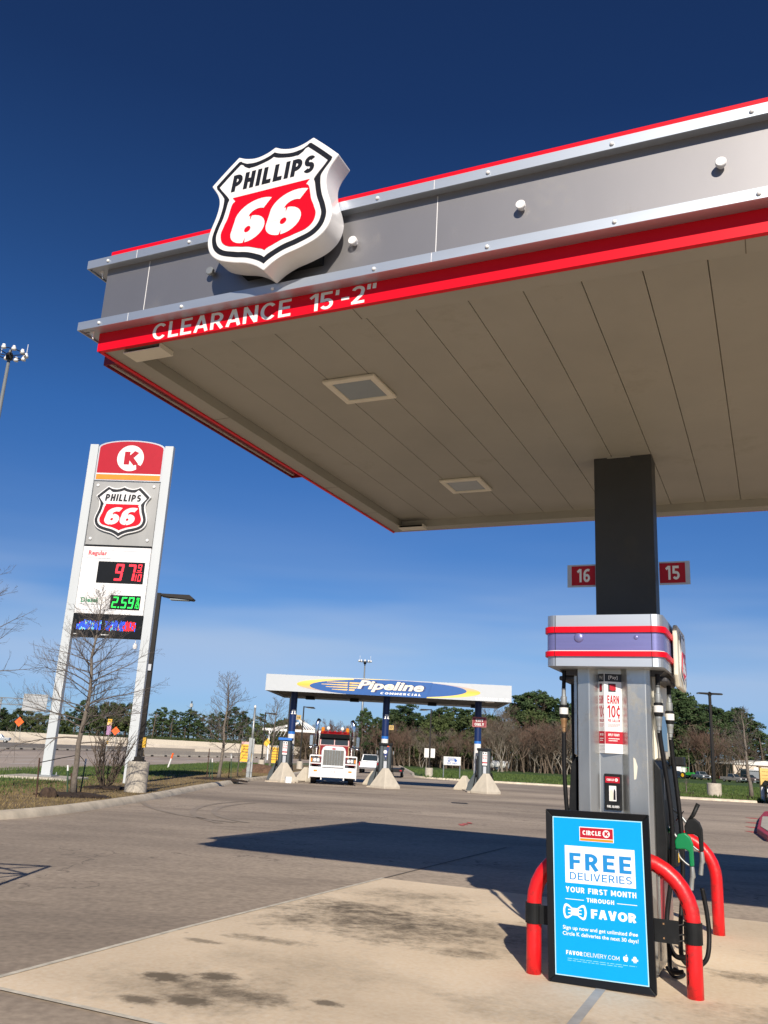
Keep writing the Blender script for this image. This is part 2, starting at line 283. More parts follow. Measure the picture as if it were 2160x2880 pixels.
def each(name, m, parent, boxes):
    for a, c in boxes: MB().box(a, c).build(name, m, parent)
class MB:
    def __init__(s): s.v = []; s.f = []
    def add(s, vs, fs):
        k = len(s.v); s.v += [tuple(x) for x in vs]; s.f += [tuple(i + k for i in f) for f in fs]; return s
    def box(s, a, b):
        (x0, y0, z0), (x1, y1, z1) = a, b
        return s.add([(x0, y0, z0), (x1, y0, z0), (x1, y1, z0), (x0, y1, z0), (x0, y0, z1), (x1, y0, z1), (x1, y1, z1), (x0, y1, z1)],
                     [(0, 3, 2, 1), (4, 5, 6, 7), (0, 1, 5, 4), (1, 2, 6, 5), (2, 3, 7, 6), (3, 0, 4, 7)])
    def cbox(s, c, d): return s.box([c[i] - d[i] / 2 for i in range(3)], [c[i] + d[i] / 2 for i in range(3)])
    def prism(s, poly, axis, a, b):      # polygon in the two other axes, extruded along axis from a to b
        n = len(poly)
        def P(p, t):
            return (t, p[0], p[1]) if axis == 0 else (p[0], t, p[1]) if axis == 1 else (p[0], p[1], t)
        return s.add([P(p, a) for p in poly] + [P(p, b) for p in poly],
                     [tuple(range(n))[::-1], tuple(range(n, 2 * n))] + [(i, (i + 1) % n, n + (i + 1) % n, n + i) for i in range(n)])
    def tube(s, path, r, n=6, cap=True):
        path = [Vector(p) for p in path]; k = len(path)
        rs = r if isinstance(r, (list, tuple)) else [r] * k
        prev = None; base = len(s.v)
        for i, p in enumerate(path):
            t = (path[min(i + 1, k - 1)] - path[max(i - 1, 0)]).normalized()
            if prev is None:
                a = t.cross(Vector((0, 0, 1)));
                if a.length < 1e-3: a = t.cross(Vector((0, 1, 0)))
            else: a = prev - t * prev.dot(t)
            a.normalize(); b = t.cross(a); prev = a
            for j in range(n):
                w = 2 * pi * j / n; q = p + (a * cos(w) + b * sin(w)) * rs[i]
                s.v.append((q.x, q.y, q.z))
        for i in range(k - 1):
            for j in range(n):
                o = base + i * n
                s.f.append((o + j, o + (j + 1) % n, o + n + (j + 1) % n, o + n + j))
        if cap:
            s.f.append(tuple(base + j for j in range(n))[::-1]); s.f.append(tuple(base + (k - 1) * n + j for j in range(n)))
        return s
    def cyl(s, a, b, r0, r1=None, n=16): return s.tube([a, b], [r0, r0 if r1 is None else r1], n)
    def lathe(s, c, prof, n=20):         # prof: (r, z)
        return s.tube([(c[0], c[1], c[2] + z + i * 1e-6) for i, (r, z) in enumerate(prof)], [max(r, 1e-4) for r, z in prof], n)
    def ball(s, c, r, n=10, sq=(1, 1, 1)):
        base = len(s.v); k = max(4, n // 2)
        for i in range(k + 1):
            for j in range(n):
                th, ph = pi * i / k, 2 * pi * j / n
                s.v.append((c[0] + r * sq[0] * sin(th) * cos(ph), c[1] + r * sq[1] * sin(th) * sin(ph), c[2] + r * sq[2] * cos(th)))
        for i in range(k):
            for j in range(n):
                s.f.append((base + i * n + j, base + (i + 1) * n + j, base + (i + 1) * n + (j + 1) % n, base + i * n + (j + 1) % n))
        return s
    def quad(s, a, b, c, d): return s.add([a, b, c, d], [(0, 1, 2, 3)])
    def mesh(s, name):
        me = bpy.data.meshes.new(name); me.from_pydata(s.v, [], s.f); me.update(); return me
    def build(s, name, m=None, parent=None, smooth=False, bevel=0.0, bseg=2):
        me = s.mesh(name)
        bm = bmesh.new(); bm.from_mesh(me); bmesh.ops.recalc_face_normals(bm, faces=bm.faces); bm.to_mesh(me); bm.free()
        return obj(name, me, m, parent, smooth, bevel, bseg)
def smooth_by_angle(o, a=40):
    for p in o.data.polygons: p.use_smooth = True
    try: o.data.set_sharp_from_angle(angle=radians(a))
    except Exception: pass
    return o

class Frame:                               # a plane to letter or draw on
    def __init__(s, o, xd=(1, 0, 0), yd=(0, 0, 1)):
        s.o = Vector(o); s.x = Vector(xd).normalized(); s.y = Vector(yd).normalized(); s.n = s.x.cross(s.y)
    def p(s, x, y, n=0.0): return s.o + s.x * x + s.y * y + s.n * n
def rect(fr, x0, y0, x1, y1, n0, n1, name, m, parent, bevel=0.0):
    b = MB(); b.add([fr.p(*q) for q in ((x0, y0, n0), (x1, y0, n0), (x1, y1, n0), (x0, y1, n0), (x0, y0, n1), (x1, y0, n1), (x1, y1, n1), (x0, y1, n1))],
                    [(0, 3, 2, 1), (4, 5, 6, 7), (0, 1, 5, 4), (1, 2, 6, 5), (2, 3, 7, 6), (3, 0, 4, 7)])
    return b.build(name, m, parent, bevel=bevel)
def plate(fr, poly, n0, n1, name, m, parent, bevel=0.0):
    k = len(poly); b = MB()
    b.add([fr.p(x, y, n0) for x, y in poly] + [fr.p(x, y, n1) for x, y in poly],
          [tuple(range(k))[::-1], tuple(range(k, 2 * k))] + [(i, (i + 1) % k, k + (i + 1) % k, k + i) for i in range(k)])
    return b.build(name, m, parent, bevel=bevel)
_fc = None
def text_geo(s, bold=0.0, shear=0.0, spacing=1.0):
    cu = bpy.data.curves.new('txt', 'FONT'); cu.body = s; cu.size = 1.0; cu.offset = bold; cu.shear = shear; cu.space_character = spacing
    cu.resolution_u = 4; cu.fill_mode = 'FRONT'
    to = bpy.data.objects.new('txt', cu); COL.objects.link(to)
    dg = bpy.context.evaluated_depsgraph_get(); me = bpy.data.meshes.new_from_object(to.evaluated_get(dg))
    vs = [tuple(v.co) for v in me.vertices]; fs = [tuple(p.vertices) for p in me.polygons]
    bpy.data.objects.remove(to); bpy.data.curves.remove(cu); bpy.data.meshes.remove(me)
    return vs, fs
def text(s, fr, x0, y0, w, h, n, m, parent, name='lettering', bold=0.0, shear=0.0, thick=0.0, spacing=1.0, into=None):
    """s fitted into the box (x0,y0,w,h) of frame fr; w None keeps the proportions (then h = glyph box height)"""
    vs, fs = text_geo(s, bold, shear, spacing)
    xs = [v[0] for v in vs]; ys = [v[1] for v in vs]; ax, ay = min(xs), min(ys); bw, bh = max(xs) - ax, max(ys) - ay
    ky = h / bh; kx = w / bw if w else ky
    b = into or MB()
    P = [((v[0] - ax) * kx + x0, (v[1] - ay) * ky + y0) for v in vs]
    if thick:
        k = len(P)
        b.add([fr.p(x, y, n + thick) for x, y in P] + [fr.p(x, y, n) for x, y in P], fs + [tuple(i + k for i in f)[::-1] for f in fs])
        cnt = {}
        for f in fs:
            for i in range(len(f)):
                e = (f[i], f[(i + 1) % len(f)]); key = tuple(sorted(e)); cnt.setdefault(key, []).append(e)
        off = len(b.v) - 2 * k
        for key, es in cnt.items():
            if len(es) == 1:
                i, j = es[0]; b.f.append((off + i, off + i + k, off + j + k, off + j))
    else:
        b.add([fr.p(x, y, n) for x, y in P], fs)
    if into: return None
    return b.build(name, m, parent) if thick else obj(name, b.mesh(name), m, parent)
# ---- a small geometric sans of our own: every glyph is a set of even strokes
def _arc(cx, cy, rx, ry, a0, a1, n=14): return [(cx + rx * cos(radians(a0 + (a1 - a0) * i / n)), cy + ry * sin(radians(a0 + (a1 - a0) * i / n))) for i in range(n + 1)]
def glyph(c, t):
    W_ = .60; l = t / 2; b_ = t / 2; T = 1 - t / 2; m_ = .5; r = W_ - t / 2; rx = (r - l) / 2; cx = W_ / 2
    I = [(l, 0), (l, 1)]
    if c == 'A': w = .70; return w, [[(t * .52, 0), (w / 2 - t * .08, 1)], [(w - t * .52, 0), (w / 2 + t * .08, 1)], [(w * .22, .30), (w * .78, .30)]]
    if c == 'B': q = (m_ - b_) / 2; return W_, [I, [(l, T)] + _arc(W_ - q - t / 2 - .03, T - q + .0, q, q, 90, -90) + [(l, m_)], [(l, m_ - .001)] + _arc(W_ - q - t / 2, m_ - q, q, q, 90, -90) + [(l, b_)]]
    if c in 'CG':
        w = .72; P = _arc(w / 2 + .02, .5, w / 2 - t / 2, .5 - t / 2, 42, 318, 26)
        return w, [P] + ([[(w * .55, .46), (w - t * .42, .46)], [(w - t * .5 - .02, .53), (w - t * .5 - .02, .13)]] if c == 'G' else [])
    if c == 'D': w = .68; k = .30; return w, [I, [(l, T), (w - k - t / 2, T)] + _arc(w - k - t / 2, .5, k, .5 - t / 2, 90, -90, 20) + [(l, b_)]]
    if c == 'E': w = .54; return w, [I, [(t * .9, T), (w, T)], [(t * .9, .51), (w * .92, .51)], [(t * .9, b_), (w, b_)]]
    if c == 'F': w = .53; return w, [I, [(t * .9, T), (w, T)], [(t * .9, .49), (w * .92, .49)]]
    if c == 'H': return W_, [I, [(r, 0), (r, 1)], [(t * .9, .5), (W_ - t * .9, .5)]]
    if c == 'I': return t, [I]
    if c == 'K': return .64, [I, [(t * .8, .38), (.60, 1.0)], [(.29, .56), (.61, 0)]]
    if c == 'L': w = .50; return w, [I, [(t * .9, b_), (w, b_)]]
    if c == 'M': w = .80; return w, [I, [(w - l, 0), (w - l, 1)], [(l * .9, .985), (w / 2, .22)], [(w - l * .9, .985), (w / 2, .22)]]
    if c == 'N': w = .66; return w, [I, [(w - l, 0), (w - l, 1)], [(l, .985), (w - l, .015)]]
    if c in 'O0':
        w = .76 if c == 'O' else .58; return w, [_arc(w / 2, .5, w / 2 - t / 2, .5 - t / 2, 90, 270, 20), _arc(w / 2, .5, w / 2 - t / 2, .5 - t / 2, 270, 450, 20)]
    if c == 'P': q = (T - .42) / 2; return .58, [I, [(l, T), (.58 - q - t / 2, T)] + _arc(.58 - q - t / 2, T - q, q, q, 90, -90) + [(l, T - 2 * q)]]
    if c == 'R': q = (T - .44) / 2; return .62, [I, [(l, T), (.58 - q - t / 2, T)] + _arc(.58 - q - t / 2, T - q, q, q, 90, -90) + [(l, T - 2 * q)], [(.30, .44), (.62 - t * .45, 0)]]
    if c == 'S':
        q = (1 - t) / 4; w = .58; k = w / 2 - t / 2; return w, [_arc(w / 2, 1 - t / 2 - q, k, q, 30, 270, 18)[:-1] + [(w / 2, .5)] + _arc(w / 2, t / 2 + q, k, q, 90, -150, 18)[1:]]
    if c == 'T': w = .58; return w, [[(0, T), (w, T)], [(w / 2, 0), (w / 2, 1 - t * .9)]]
    if c == 'U': w = .64; q = w / 2 - t / 2; return w, [[(l, 1), (l, q + b_)] + _arc(w / 2, q + b_, q, q, 180, 360) + [(w - l, 1)]]
    if c == 'V': w = .70; return w, [[(t * .5, 1), (w / 2 - t * .06, 0)], [(w - t * .5, 1), (w / 2 + t * .06, 0)]]
    if c == 'W': w = .98; return w, [[(t * .45, 1), (w * .28, 0)], [(w * .30, 0), (w * .5, .95)], [(w * .5, .95), (w * .70, 0)], [(w * .72, 0), (w - t * .45, 1)]]
    if c == 'X': w = .64; return w, [[(t * .5, 0), (w - t * .5, 1)], [(t * .5, 1), (w - t * .5, 0)]]
    if c == 'Y': w = .64; return w, [[(w / 2, 0), (w / 2, .46)], [(t * .5, 1), (w / 2, .40)], [(w - t * .5, 1), (w / 2, .40)]]
    if c == '1': return .36, [[(.36 - l, 0), (.36 - l, 1)], [(.36 - t * .6, .96), (.0, .76)]]
    if c == '2': k = .56 / 2 - t / 2; return .56, [_arc(.28, 1 - t / 2 - k, k, k, 165, -20, 16) + [(.56 - t * .75, .50), (t * .62, t * .72)], [(0, b_), (.56, b_)]]
    if c == '3': q = (1 - t) / 4; k = .28 - t / 2; return .56, [_arc(.28, 1 - t / 2 - q, k, q, 160, -90, 16), _arc(.28, t / 2 + q, k, q, 90, -160, 16)]
    if c == '5': q = .31 - t / 2; return .57, [[(.52, T), (t * .9, T)], [(t * .55, 1.0), (t * .48, .44)], _arc(.57 / 2 - .01, q + b_, .57 / 2 - t / 2 + .01, q, 128, -150, 20)]
    if c == '6': q = .31 - t / 2; k = .29 - t / 2; return .58, [_arc(.29, q + b_, k, q, 90, 450, 26)[:14], _arc(.29, q + b_, k, q, 90, 450, 26)[13:], [(l + .004, q + b_ + .05), (l + .012, .56)] + _arc(.40, .60, .40 - t / 2 - .01, .40 - t / 2, 172, 62, 12)]
    if c == '7': return .56, [[(0, T), (.56, T)], [(.56 - t * .55, 1 - t * .9), (.20, 0)]]
    if c == "'": return t, [[(l, 1), (l * .8, .70)]]
    if c == '"': return t * 2.5, [[(l, 1), (l * .8, .70)], [(t * 2.5 - l, 1), (t * 2.5 - l * 1.2, .70)]]
    if c == '-': return .34, [[(0, .42), (.34, .42)]]
    if c == '.': return t, [[(l, 0), (l, t)]]
    if c == '!': return t, [[(l, 1), (l, .32)], [(l, 0), (l, t)]]
    if c == '\u00a2': return .52, [_arc(.28, .48, .25 - t / 4, .32 - t / 4, 48, 312, 20), [(.29, .84), (.29, 1.0)], [(.29, -.06), (.29, .14)]]
    return .30, []
def ribbon(bb, fr, P, w, n, X):
    k = len(P); Lf, Rt = [], []
    P = [q for i, q in enumerate(P) if i == 0 or (Vector(q) - Vector(P[i - 1])).length > 1e-5]; k = len(P)
    for i in range(k):
        p = Vector(P[i]); a = (p - Vector(P[i - 1])).normalized() if i else None; c = (Vector(P[i + 1]) - p).normalized() if i < k - 1 else None
        d = (a + c).normalized() if a and c and (a + c).length > 1e-6 else (c or a); nn = Vector((-d.y, d.x)); s_ = 1.0
        if a and c: s_ = 1 / max(.5, nn.dot(Vector((-a.y, a.x))))
        Lf.append(p + nn * w / 2 * s_); Rt.append(p - nn * w / 2 * s_)
    base = len(bb.v)
    for a, c in zip(Lf, Rt): bb.v += [tuple(fr.p(*X(a), n)), tuple(fr.p(*X(c), n))]
    for i in range(k - 1): bb.f.append((base + 2 * i + 1, base + 2 * i + 3, base + 2 * i + 2, base + 2 * i))
def sans(s, fr, x0, y0, w, h, n, m, parent, name='lettering', t=.17, shear=0.0, gap=.11, dn=.00012):
    gl = [glyph(c, t) for c in s]; raw = sum(g[0] for g in gl) + gap * (len(s) - 1); kx = (w / raw) if w else h
    b = MB(); x = 0.0
    for gw, st in gl:
        for j, P in enumerate(st): ribbon(b, fr, P, t, n + j * dn, lambda p, x=x: (x0 + (x + p.x + shear * (p.y - .5) * h / kx) * kx, y0 + p.y * h))
        x += gw + gap
    me = b.mesh(name)
    for p in me.polygons:
        if p.normal.dot(fr.n) < 0: p.flip()
    return obj(name, me, m, parent)
def micro(fr, x0, y0, w, rows, step, h, n, m, parent, name='small_print', rng=None, into=None):
    rng = rng or random.Random(5); b = into or MB()
    for i in range(rows):
        x = x0
        y = y0 - i * step
        end = x0 + w * (1 if i < rows - 1 else .8)
        while x < end:
            l = rng.uniform(.03, .09) * w; l = min(l, end - x)
            b.add([fr.p(x, y, n), fr.p(x + l, y, n), fr.p(x + l, y + h, n), fr.p(x, y + h, n)], [(0, 1, 2, 3)])
            x += l + .018 * w
    if into is None: return obj(name, b.mesh(name), m, parent)

def sheet(name, poly, dz, m, kind='structure', parent=None, extra=()):
    """polygon laid on the terrain, dz above it"""
    bm = bmesh.new(); vs = [bm.verts.new((x, y, 0)) for x, y in poly]; bm.faces.new(vs)
    ys = [q[1] for q in poly]
    for gy in [g for g, _ in GY] + list(extra):
        if min(ys) < gy < max(ys):
            bmesh.ops.bisect_plane(bm, geom=bm.verts[:] + bm.edges[:] + bm.faces[:], plane_co=(0, gy, 0), plane_no=(0, 1, 0))
    for v in bm.verts: v.co.z = gz(v.co.y) + dz
    bmesh.ops.recalc_face_normals(bm, faces=bm.faces)
    for f in bm.faces:
        if f.normal.z < 0: f.normal_flip()
    me = bpy.data.meshes.new(name); bm.to_mesh(me); bm.free()
    o = obj(name, me, m, parent)
    if kind: o['kind'] = kind
    return o

# ================================================================== GROUND AND PAVING
U = Vector((cos(YAW), -sin(YAW), 0)); V = Vector((sin(YAW), cos(YAW), 0)); NC = Vector((-2.419, 6.420, 0))
def uvw(u, v, z=0.0): return NC + U * u + V * v + Vector((0, 0, z))
def uv2(u, v): p = uvw(u, v); return (p.x, p.y)

field_m = ground_mat('field_grass', (.055, .098, .022), (.035, .066, .016), (.10, .135, .036), sc=.12, streak=(1, 1, 1), fine=.16, bump=.4, amount=.25)
dry_m = ground_mat('dormant_lawn', (.235, .165, .085), (.12, .098, .044), (.33, .245, .135), sc=.9, streak=(1, 1, 1), fine=.2, bump=.5, amount=.45)
lot_m = ground_mat('weathered_concrete', (.40, .325, .25), (.235, .192, .15), (.545, .45, .34), sc=.42, streak=(.35, 1.0, 1), rot=.55, fine=.15, amount=.58, cracks=.22,
                   stains=[(-2.8, 20.8, 1.0, .35, .30, .6), (4.5, 13, .5, .3, .45, .5), (-1, 27, 3.5, .4, .28, .8), (6, 31, 5, .5, .3, .8), (0, 44.4, 4.0, .6, .35, .8), (-6, 9.5, 1.2, .35, .25, .6), (-3.3, 8.9, .3, .12, .4, .4)])
slab_m = ground_mat('pale_fuelling_slab', (.79, .645, .465), (.66, .53, .375), (.86, .715, .53), sc=.8, streak=(1, 1, 1), fine=.09, amount=.30,
                    stains=[(1.0, 3.5, 1.25, .95, .95, 1.1), (2.1, 3.5, 1.3, .7, .85, 1.2), (1.5, 2.9, 1.0, .5, .6, 1.1), (.92, .55, .20, .14, 1.0, .5), (1.23, .77, .19, .14, 1.0, .5), (1.4, .19, .22, .13, .95, .5), (1.14, .03, .18, .10, .9, .5),
                            (1.5, .48, .50, .24, .85, .8), (2.15, .65, .13, .08, .9, .4), (2.42, 2.54, .5, .18, .7, .7), (.86, 1.97, .4, .14, .75, .7), (1.0, 5.0, .7, .5, .7, 1.0), (.5, 1.6, .22, .08, .7, .5), (.7, 3.9, .5, .3, .8, .8), (1.6, 1.4, .9, .5, .35, 1.2),
                            (5.5, 4.2, .9, .35, .7, .8), (5.0, 1.9, .8, .5, .6, .9), (4.7, 3.2, .5, .2, .8, .6), (3.3, 1.2, .6, .35, .35, .8), (4.4, 1.2, .6, .3, .6, .9), (1.35, .35, .8, .5, .55, 1.0)])
road_m = ground_mat('road_concrete', (.43, .355, .29), (.36, .295, .24), (.49, .41, .335), sc=.15, streak=(3, .2, 1), fine=.06, amount=.25)
hwy_m = ground_mat('highway_concrete', (.46, .41, .345), (.38, .34, .29), (.53, .47, .40), sc=.15, streak=(3, .2, 1), fine=.06, amount=.2)
walk_m = ground_mat('pavement_concrete', (.56, .50, .38), (.5, .44, .33), (.62, .56, .44), sc=.5, fine=.06, amount=.2)
grass_blade = foliage('grass_blades', (.045, .085, .018), (.13, .17, .045))
dry_blade = foliage('dry_grass_blades', (.13, .10, .04), (.36, .265, .13))

def grid_sheet(name, x0, x1, dz, m):
    b = MB(); xs = [x0, x0 / 3, x0 / 12, -60, -20, 0, 20, 60, x1 / 12, x1 / 3, x1]
    for i, (y, z) in enumerate(GY):
        b.v += [(x, y, z + dz) for x in xs]
    n = len(xs)
    for i in range(len(GY) - 1):
        for j in range(n - 1): b.f.append((i * n + j, i * n + j + 1, (i + 1) * n + j + 1, (i + 1) * n + j))
    return tag(obj(name, b.mesh(name), m), kind='structure')
grid_sheet('ground', -5000, 5000, -.03, field_m)
KERB_L = [(-26, 12.6), (-14, 13.6), (-9.6, 14.8), (-7.8, 16.2), (-6.98, 17.6), (-6.55, 20), (-6.34, 24), (-6.30, 28), (-6.42, 36), (-6.30, 44), (-6.15, 52), (-6.2, 60), (-5.9, 74), (-5.6, 110), (-5.4, 170)]
KERB_R = [(5.2, 170), (4.75, 107), (4.35, 93), (4.1, 86.5), (4.4, 84.2), (5.6, 82.0), (8.0, 80.9), (17.0, 79.4), (18.8, 76), (19.5, 65), (20.0, 61.2), (21.0, 59.9), (25.8, 59.35)]
sheet('parking_lot', [(60, -40), (60, 59.3), (25.8, 59.35)] + KERB_R[::-1][1:] + KERB_L[::-1] + [(-26, -40)], .0, lot_m)
sl = [uv2(.08, -.28), uv2(13.6, -.28), uv2(13.6, 6.2), uv2(.08, 6.2)]
fs = sheet('fuelling_slab', sl, .006, slab_m)
# stains are given in the slab's own axes
fs.data.transform(Matrix.Rotation(YAW, 4, 'Z') @ Matrix.Translation(-NC)); fs.location = NC; fs.rotation_euler = (0, 0, -YAW)
joint_pale = mat('joint_sealant_pale', (.60, .55, .45), .9, var=.25, scale=9)
joint_dark = mat('joint_sealant_dark', (.16, .14, .12), .9, var=.3, scale=9)
def strip(name, pts, w, dz, m, kind='structure'):
    L_, R_ = [], []
    for i, p in enumerate(pts):
        a = Vector(pts[max(i - 1, 0)]).to_2d(); c = Vector(pts[min(i + 1, len(pts) - 1)]).to_2d(); t = (c - a).normalized(); nn = Vector((-t.y, t.x)); q = Vector(p).to_2d()
        L_.append(tuple(q + nn * w / 2)); R_.append(tuple(q - nn * w / 2))
    b = MB()
    for i in range(len(pts)): b.v += [(L_[i][0], L_[i][1], gz(L_[i][1]) + dz), (R_[i][0], R_[i][1], gz(R_[i][1]) + dz)]
    for i in range(len(pts) - 1): b.f.append((2 * i, 2 * i + 1, 2 * i + 3, 2 * i + 2))
    me = b.mesh(name)
    for p in me.polygons:
        if p.normal.z < 0: p.flip()
    o = obj(name, me, m); 
    if kind: o['kind'] = kind
    return o
strip('slab_joint', [uv2(.08, v) for v in (-.28, 1, 2, 3, 4, 5, 6.2)], .05, .010, joint_pale)
strip('slab_joint', [uv2(u, -.28) for u in (-5, -2, .1, 2, 4, 7)], .045, .010, joint_pale)
strip('slab_joint', [uv2(3.62, v) for v in (-.3, 0, .6, 1.3, 2.2)], .07, .011, mat('joint_sealant_grey', (.36, .35, .33), .9, var=.2))
strip('lot_joint', [(-8, 29.4), (0, 26.2), (8, 23.5)], .035, .006, joint_dark)
strip('lot_joint', [(-5.5, 42), (4, 37.5), (14, 34)], .04, .006, joint_dark)
strip('lot_joint', [(-7, 36), (3, 33.5), (9, 31)], .06, .0055, joint_pale)
for k, (x, y, r0, a0, a1) in enumerate([(-1.3, 24.3, 3.2, 2.5, 4.1), (-1.3, 24.3, 2.7, 2.5, 4.2), (-1.0, 30.5, 6.0, 3.5, 4.4)]):
    strip('tyre_mark', [(x + r0 * cos(a0 + (a1 - a0) * i / 14), y + 1.9 * r0 * sin(a0 + (a1 - a0) * i / 14)) for i in range(15)], .16, .007, mat('tyre_mark_rubber', (.305, .25, .195), .9, var=.16, scale=1.2))
strip('lot_joint', [uv2(.08, v) for v in (6.2, 9, 12)], .03, .007, joint_dark)
redmark = mat('faded_red_marking', (.52, .12, .11), .9, var=.3, scale=6)
b = MB()
for i, (dx, dy, l) in enumerate([(0, 0, .5), (.12, .35, .4), (.28, .8, .35)]):
    b.box((2.3 + dx, 22.4 + dy, gz(22.4) + .007), (2.42 + dx, 22.4 + dy + l, gz(22.4) + .0075))
tag(b.build('paint_mark', redmark), kind='structure')
gd = MB()
for i in range(9): gd.box((3.25 + i * .06, 34.15, gz(34.3) - .012), (3.285 + i * .06, 34.75, gz(34.3) + .009))
gd.box((3.19, 34.1, gz(34.3) - .02), (3.80, 34.8, gz(34.3) + .005))
tag(gd.build('drain_grate', mat('dark_iron', (.03, .028, .026), .7, var=.2)), 'dark iron drain grate set in the open concrete before the truck canopy', 'drain grate')

def kerb(name, pts, side, w=.26, h=.15):
    # smooth, then profile swept
    P = [Vector(p) for p in pts]; q = []
    for i in range(len(P) - 1):
        a, b_, c, d = P[max(i - 1, 0)], P[i], P[i + 1], P[min(i + 2, len(P) - 1)]
        for k in range(6):
            t = k / 6; q.append(.5 * ((2 * b_) + (-a + c) * t + (2 * a - 5 * b_ + 4 * c - d) * t * t + (-a + 3 * b_ - 3 * c + d) * t ** 3))
    q.append(P[-1]); prof = [(-.03, -.06), (-.02, .01), (.015, h * .45), (.05, h * .74), (.09, h * .92), (.14, h), (w, h), (w, -.06)]
    b = MB(); n = len(prof)
    for i, p in enumerate(q):
        t = (q[min(i + 1, len(q) - 1)] - q[max(i - 1, 0)]).normalized(); nn = Vector((-t.y, t.x)) * side
        for (o_, z) in prof: b.v.append((p.x + nn.x * o_, p.y + nn.y * o_, gz(p.y) + z))
    for i in range(len(q) - 1):
        for j in range(n - 1): b.f.append((i * n + j, i * n + j + 1, (i + 1) * n + j + 1, (i + 1) * n + j))
    b.f.append(tuple(range(n))); b.f.append(tuple((len(q) - 1) * n + j for j in range(n)))
    o = b.build(name, kerb_m); smooth_by_angle(o, 50); o['kind'] = 'structure'
    return q
kl = kerb('kerb', KERB_L, 1); kr = kerb('kerb', KERB_R, 1)
ISL = [tuple(p - Vector((.17, -.05)) if p.y < 18 else p + Vector((-.16, 0))) for p in kl if p.y < 112]
sheet('planting_strip', ISL + [(-10.2, 111), (-10.8, 76), (-10.6, 60), (-10.3, 46), (-10.8, 34), (-11.4, 26), (-13, 20), (-26, 18)], .13, dry_m)
sheet('verge', [(-10.3, 46), (-10.6, 60), (-10.8, 76), (-10.2, 111), (-13.4, 115), (-16.3, 95), (-18.0, 76), (-17.4, 58), (-16.2, 40), (-19, 25), (-30, 15), (-26, 18), (-13, 20), (-11.4, 26), (-10.8, 34)], .128, field_m)
sheet('side_pavement', [(-16.2, 108.6), (-11.4, 111.8), (-6, 116.5), (-6, 118.3), (-11.8, 113.6), (-16.6, 110.2)], .14, walk_m)
RB = [tuple(p + Vector((.05, .12))) for p in kr[30:]]
sheet('lawn_strip', [(4.9, 110)] + [tuple(p + Vector((.14, .1))) for p in kr[10:]] + [(27.5, 59.5), (34, 75), (48, 84), (48, 112)], .12, field_m)
sheet('dry_strip', [(20.15, 61.2), (21.05, 60.05), (25.9, 59.5), (29, 64), (33.5, 72), (33.2, 78.2), (27.5, 80.6), (20.6, 78)], .128, dry_m)
sheet('footpath', [(20.0, 80.4), (28.0, 80.6), (32.6, 78.0), (32.9, 79.5), (28.3, 82.6), (20.0, 82.4)], .134, walk_m)

# --- frontage road and highway to the left
RE = [(-30, 15), (-19, 25), (-16.3, 40), (-17.5, 58), (-18.1, 76), (-16.4, 95), (-13.4, 115), (-8, 150), (0, 190)]
BA = [(-62, 40), (-56, 80), (-49, 117), (-47.5, 150), (-46.5, 181), (-41, 206), (-33, 211), (-16, 213.5)]
sheet('frontage_road', RE + [(-5, 216)] + BA[::-1] + [(-70, 15)], -.01, road_m)
sheet('highway', BA + [(-5, 217), (-5, 240), (-20, 266), (-140, 266), (-300, 262), (-300, 40)], -.006, hwy_m)
wl = mat('road_line_white', (.72, .70, .66), .7, var=.15, scale=3)
for off in (6.2, 10.6):
    for k in range(12):
        y = 22 + k * 12; x = -17.2 - off - .18 * max(0, 40 - y) + .09 * max(0, y - 90)
        strip('lane_dash', [(x, y), (x + (.09 * 3 if y > 90 else 0), y + 4.2)], .30, -.004, wl)
strip('edge_line', [(-33.5, 40), (-33.2, 80), (-32.5, 105), (-30.8, 122), (-23.4, 164)], .2, -.004, wl)

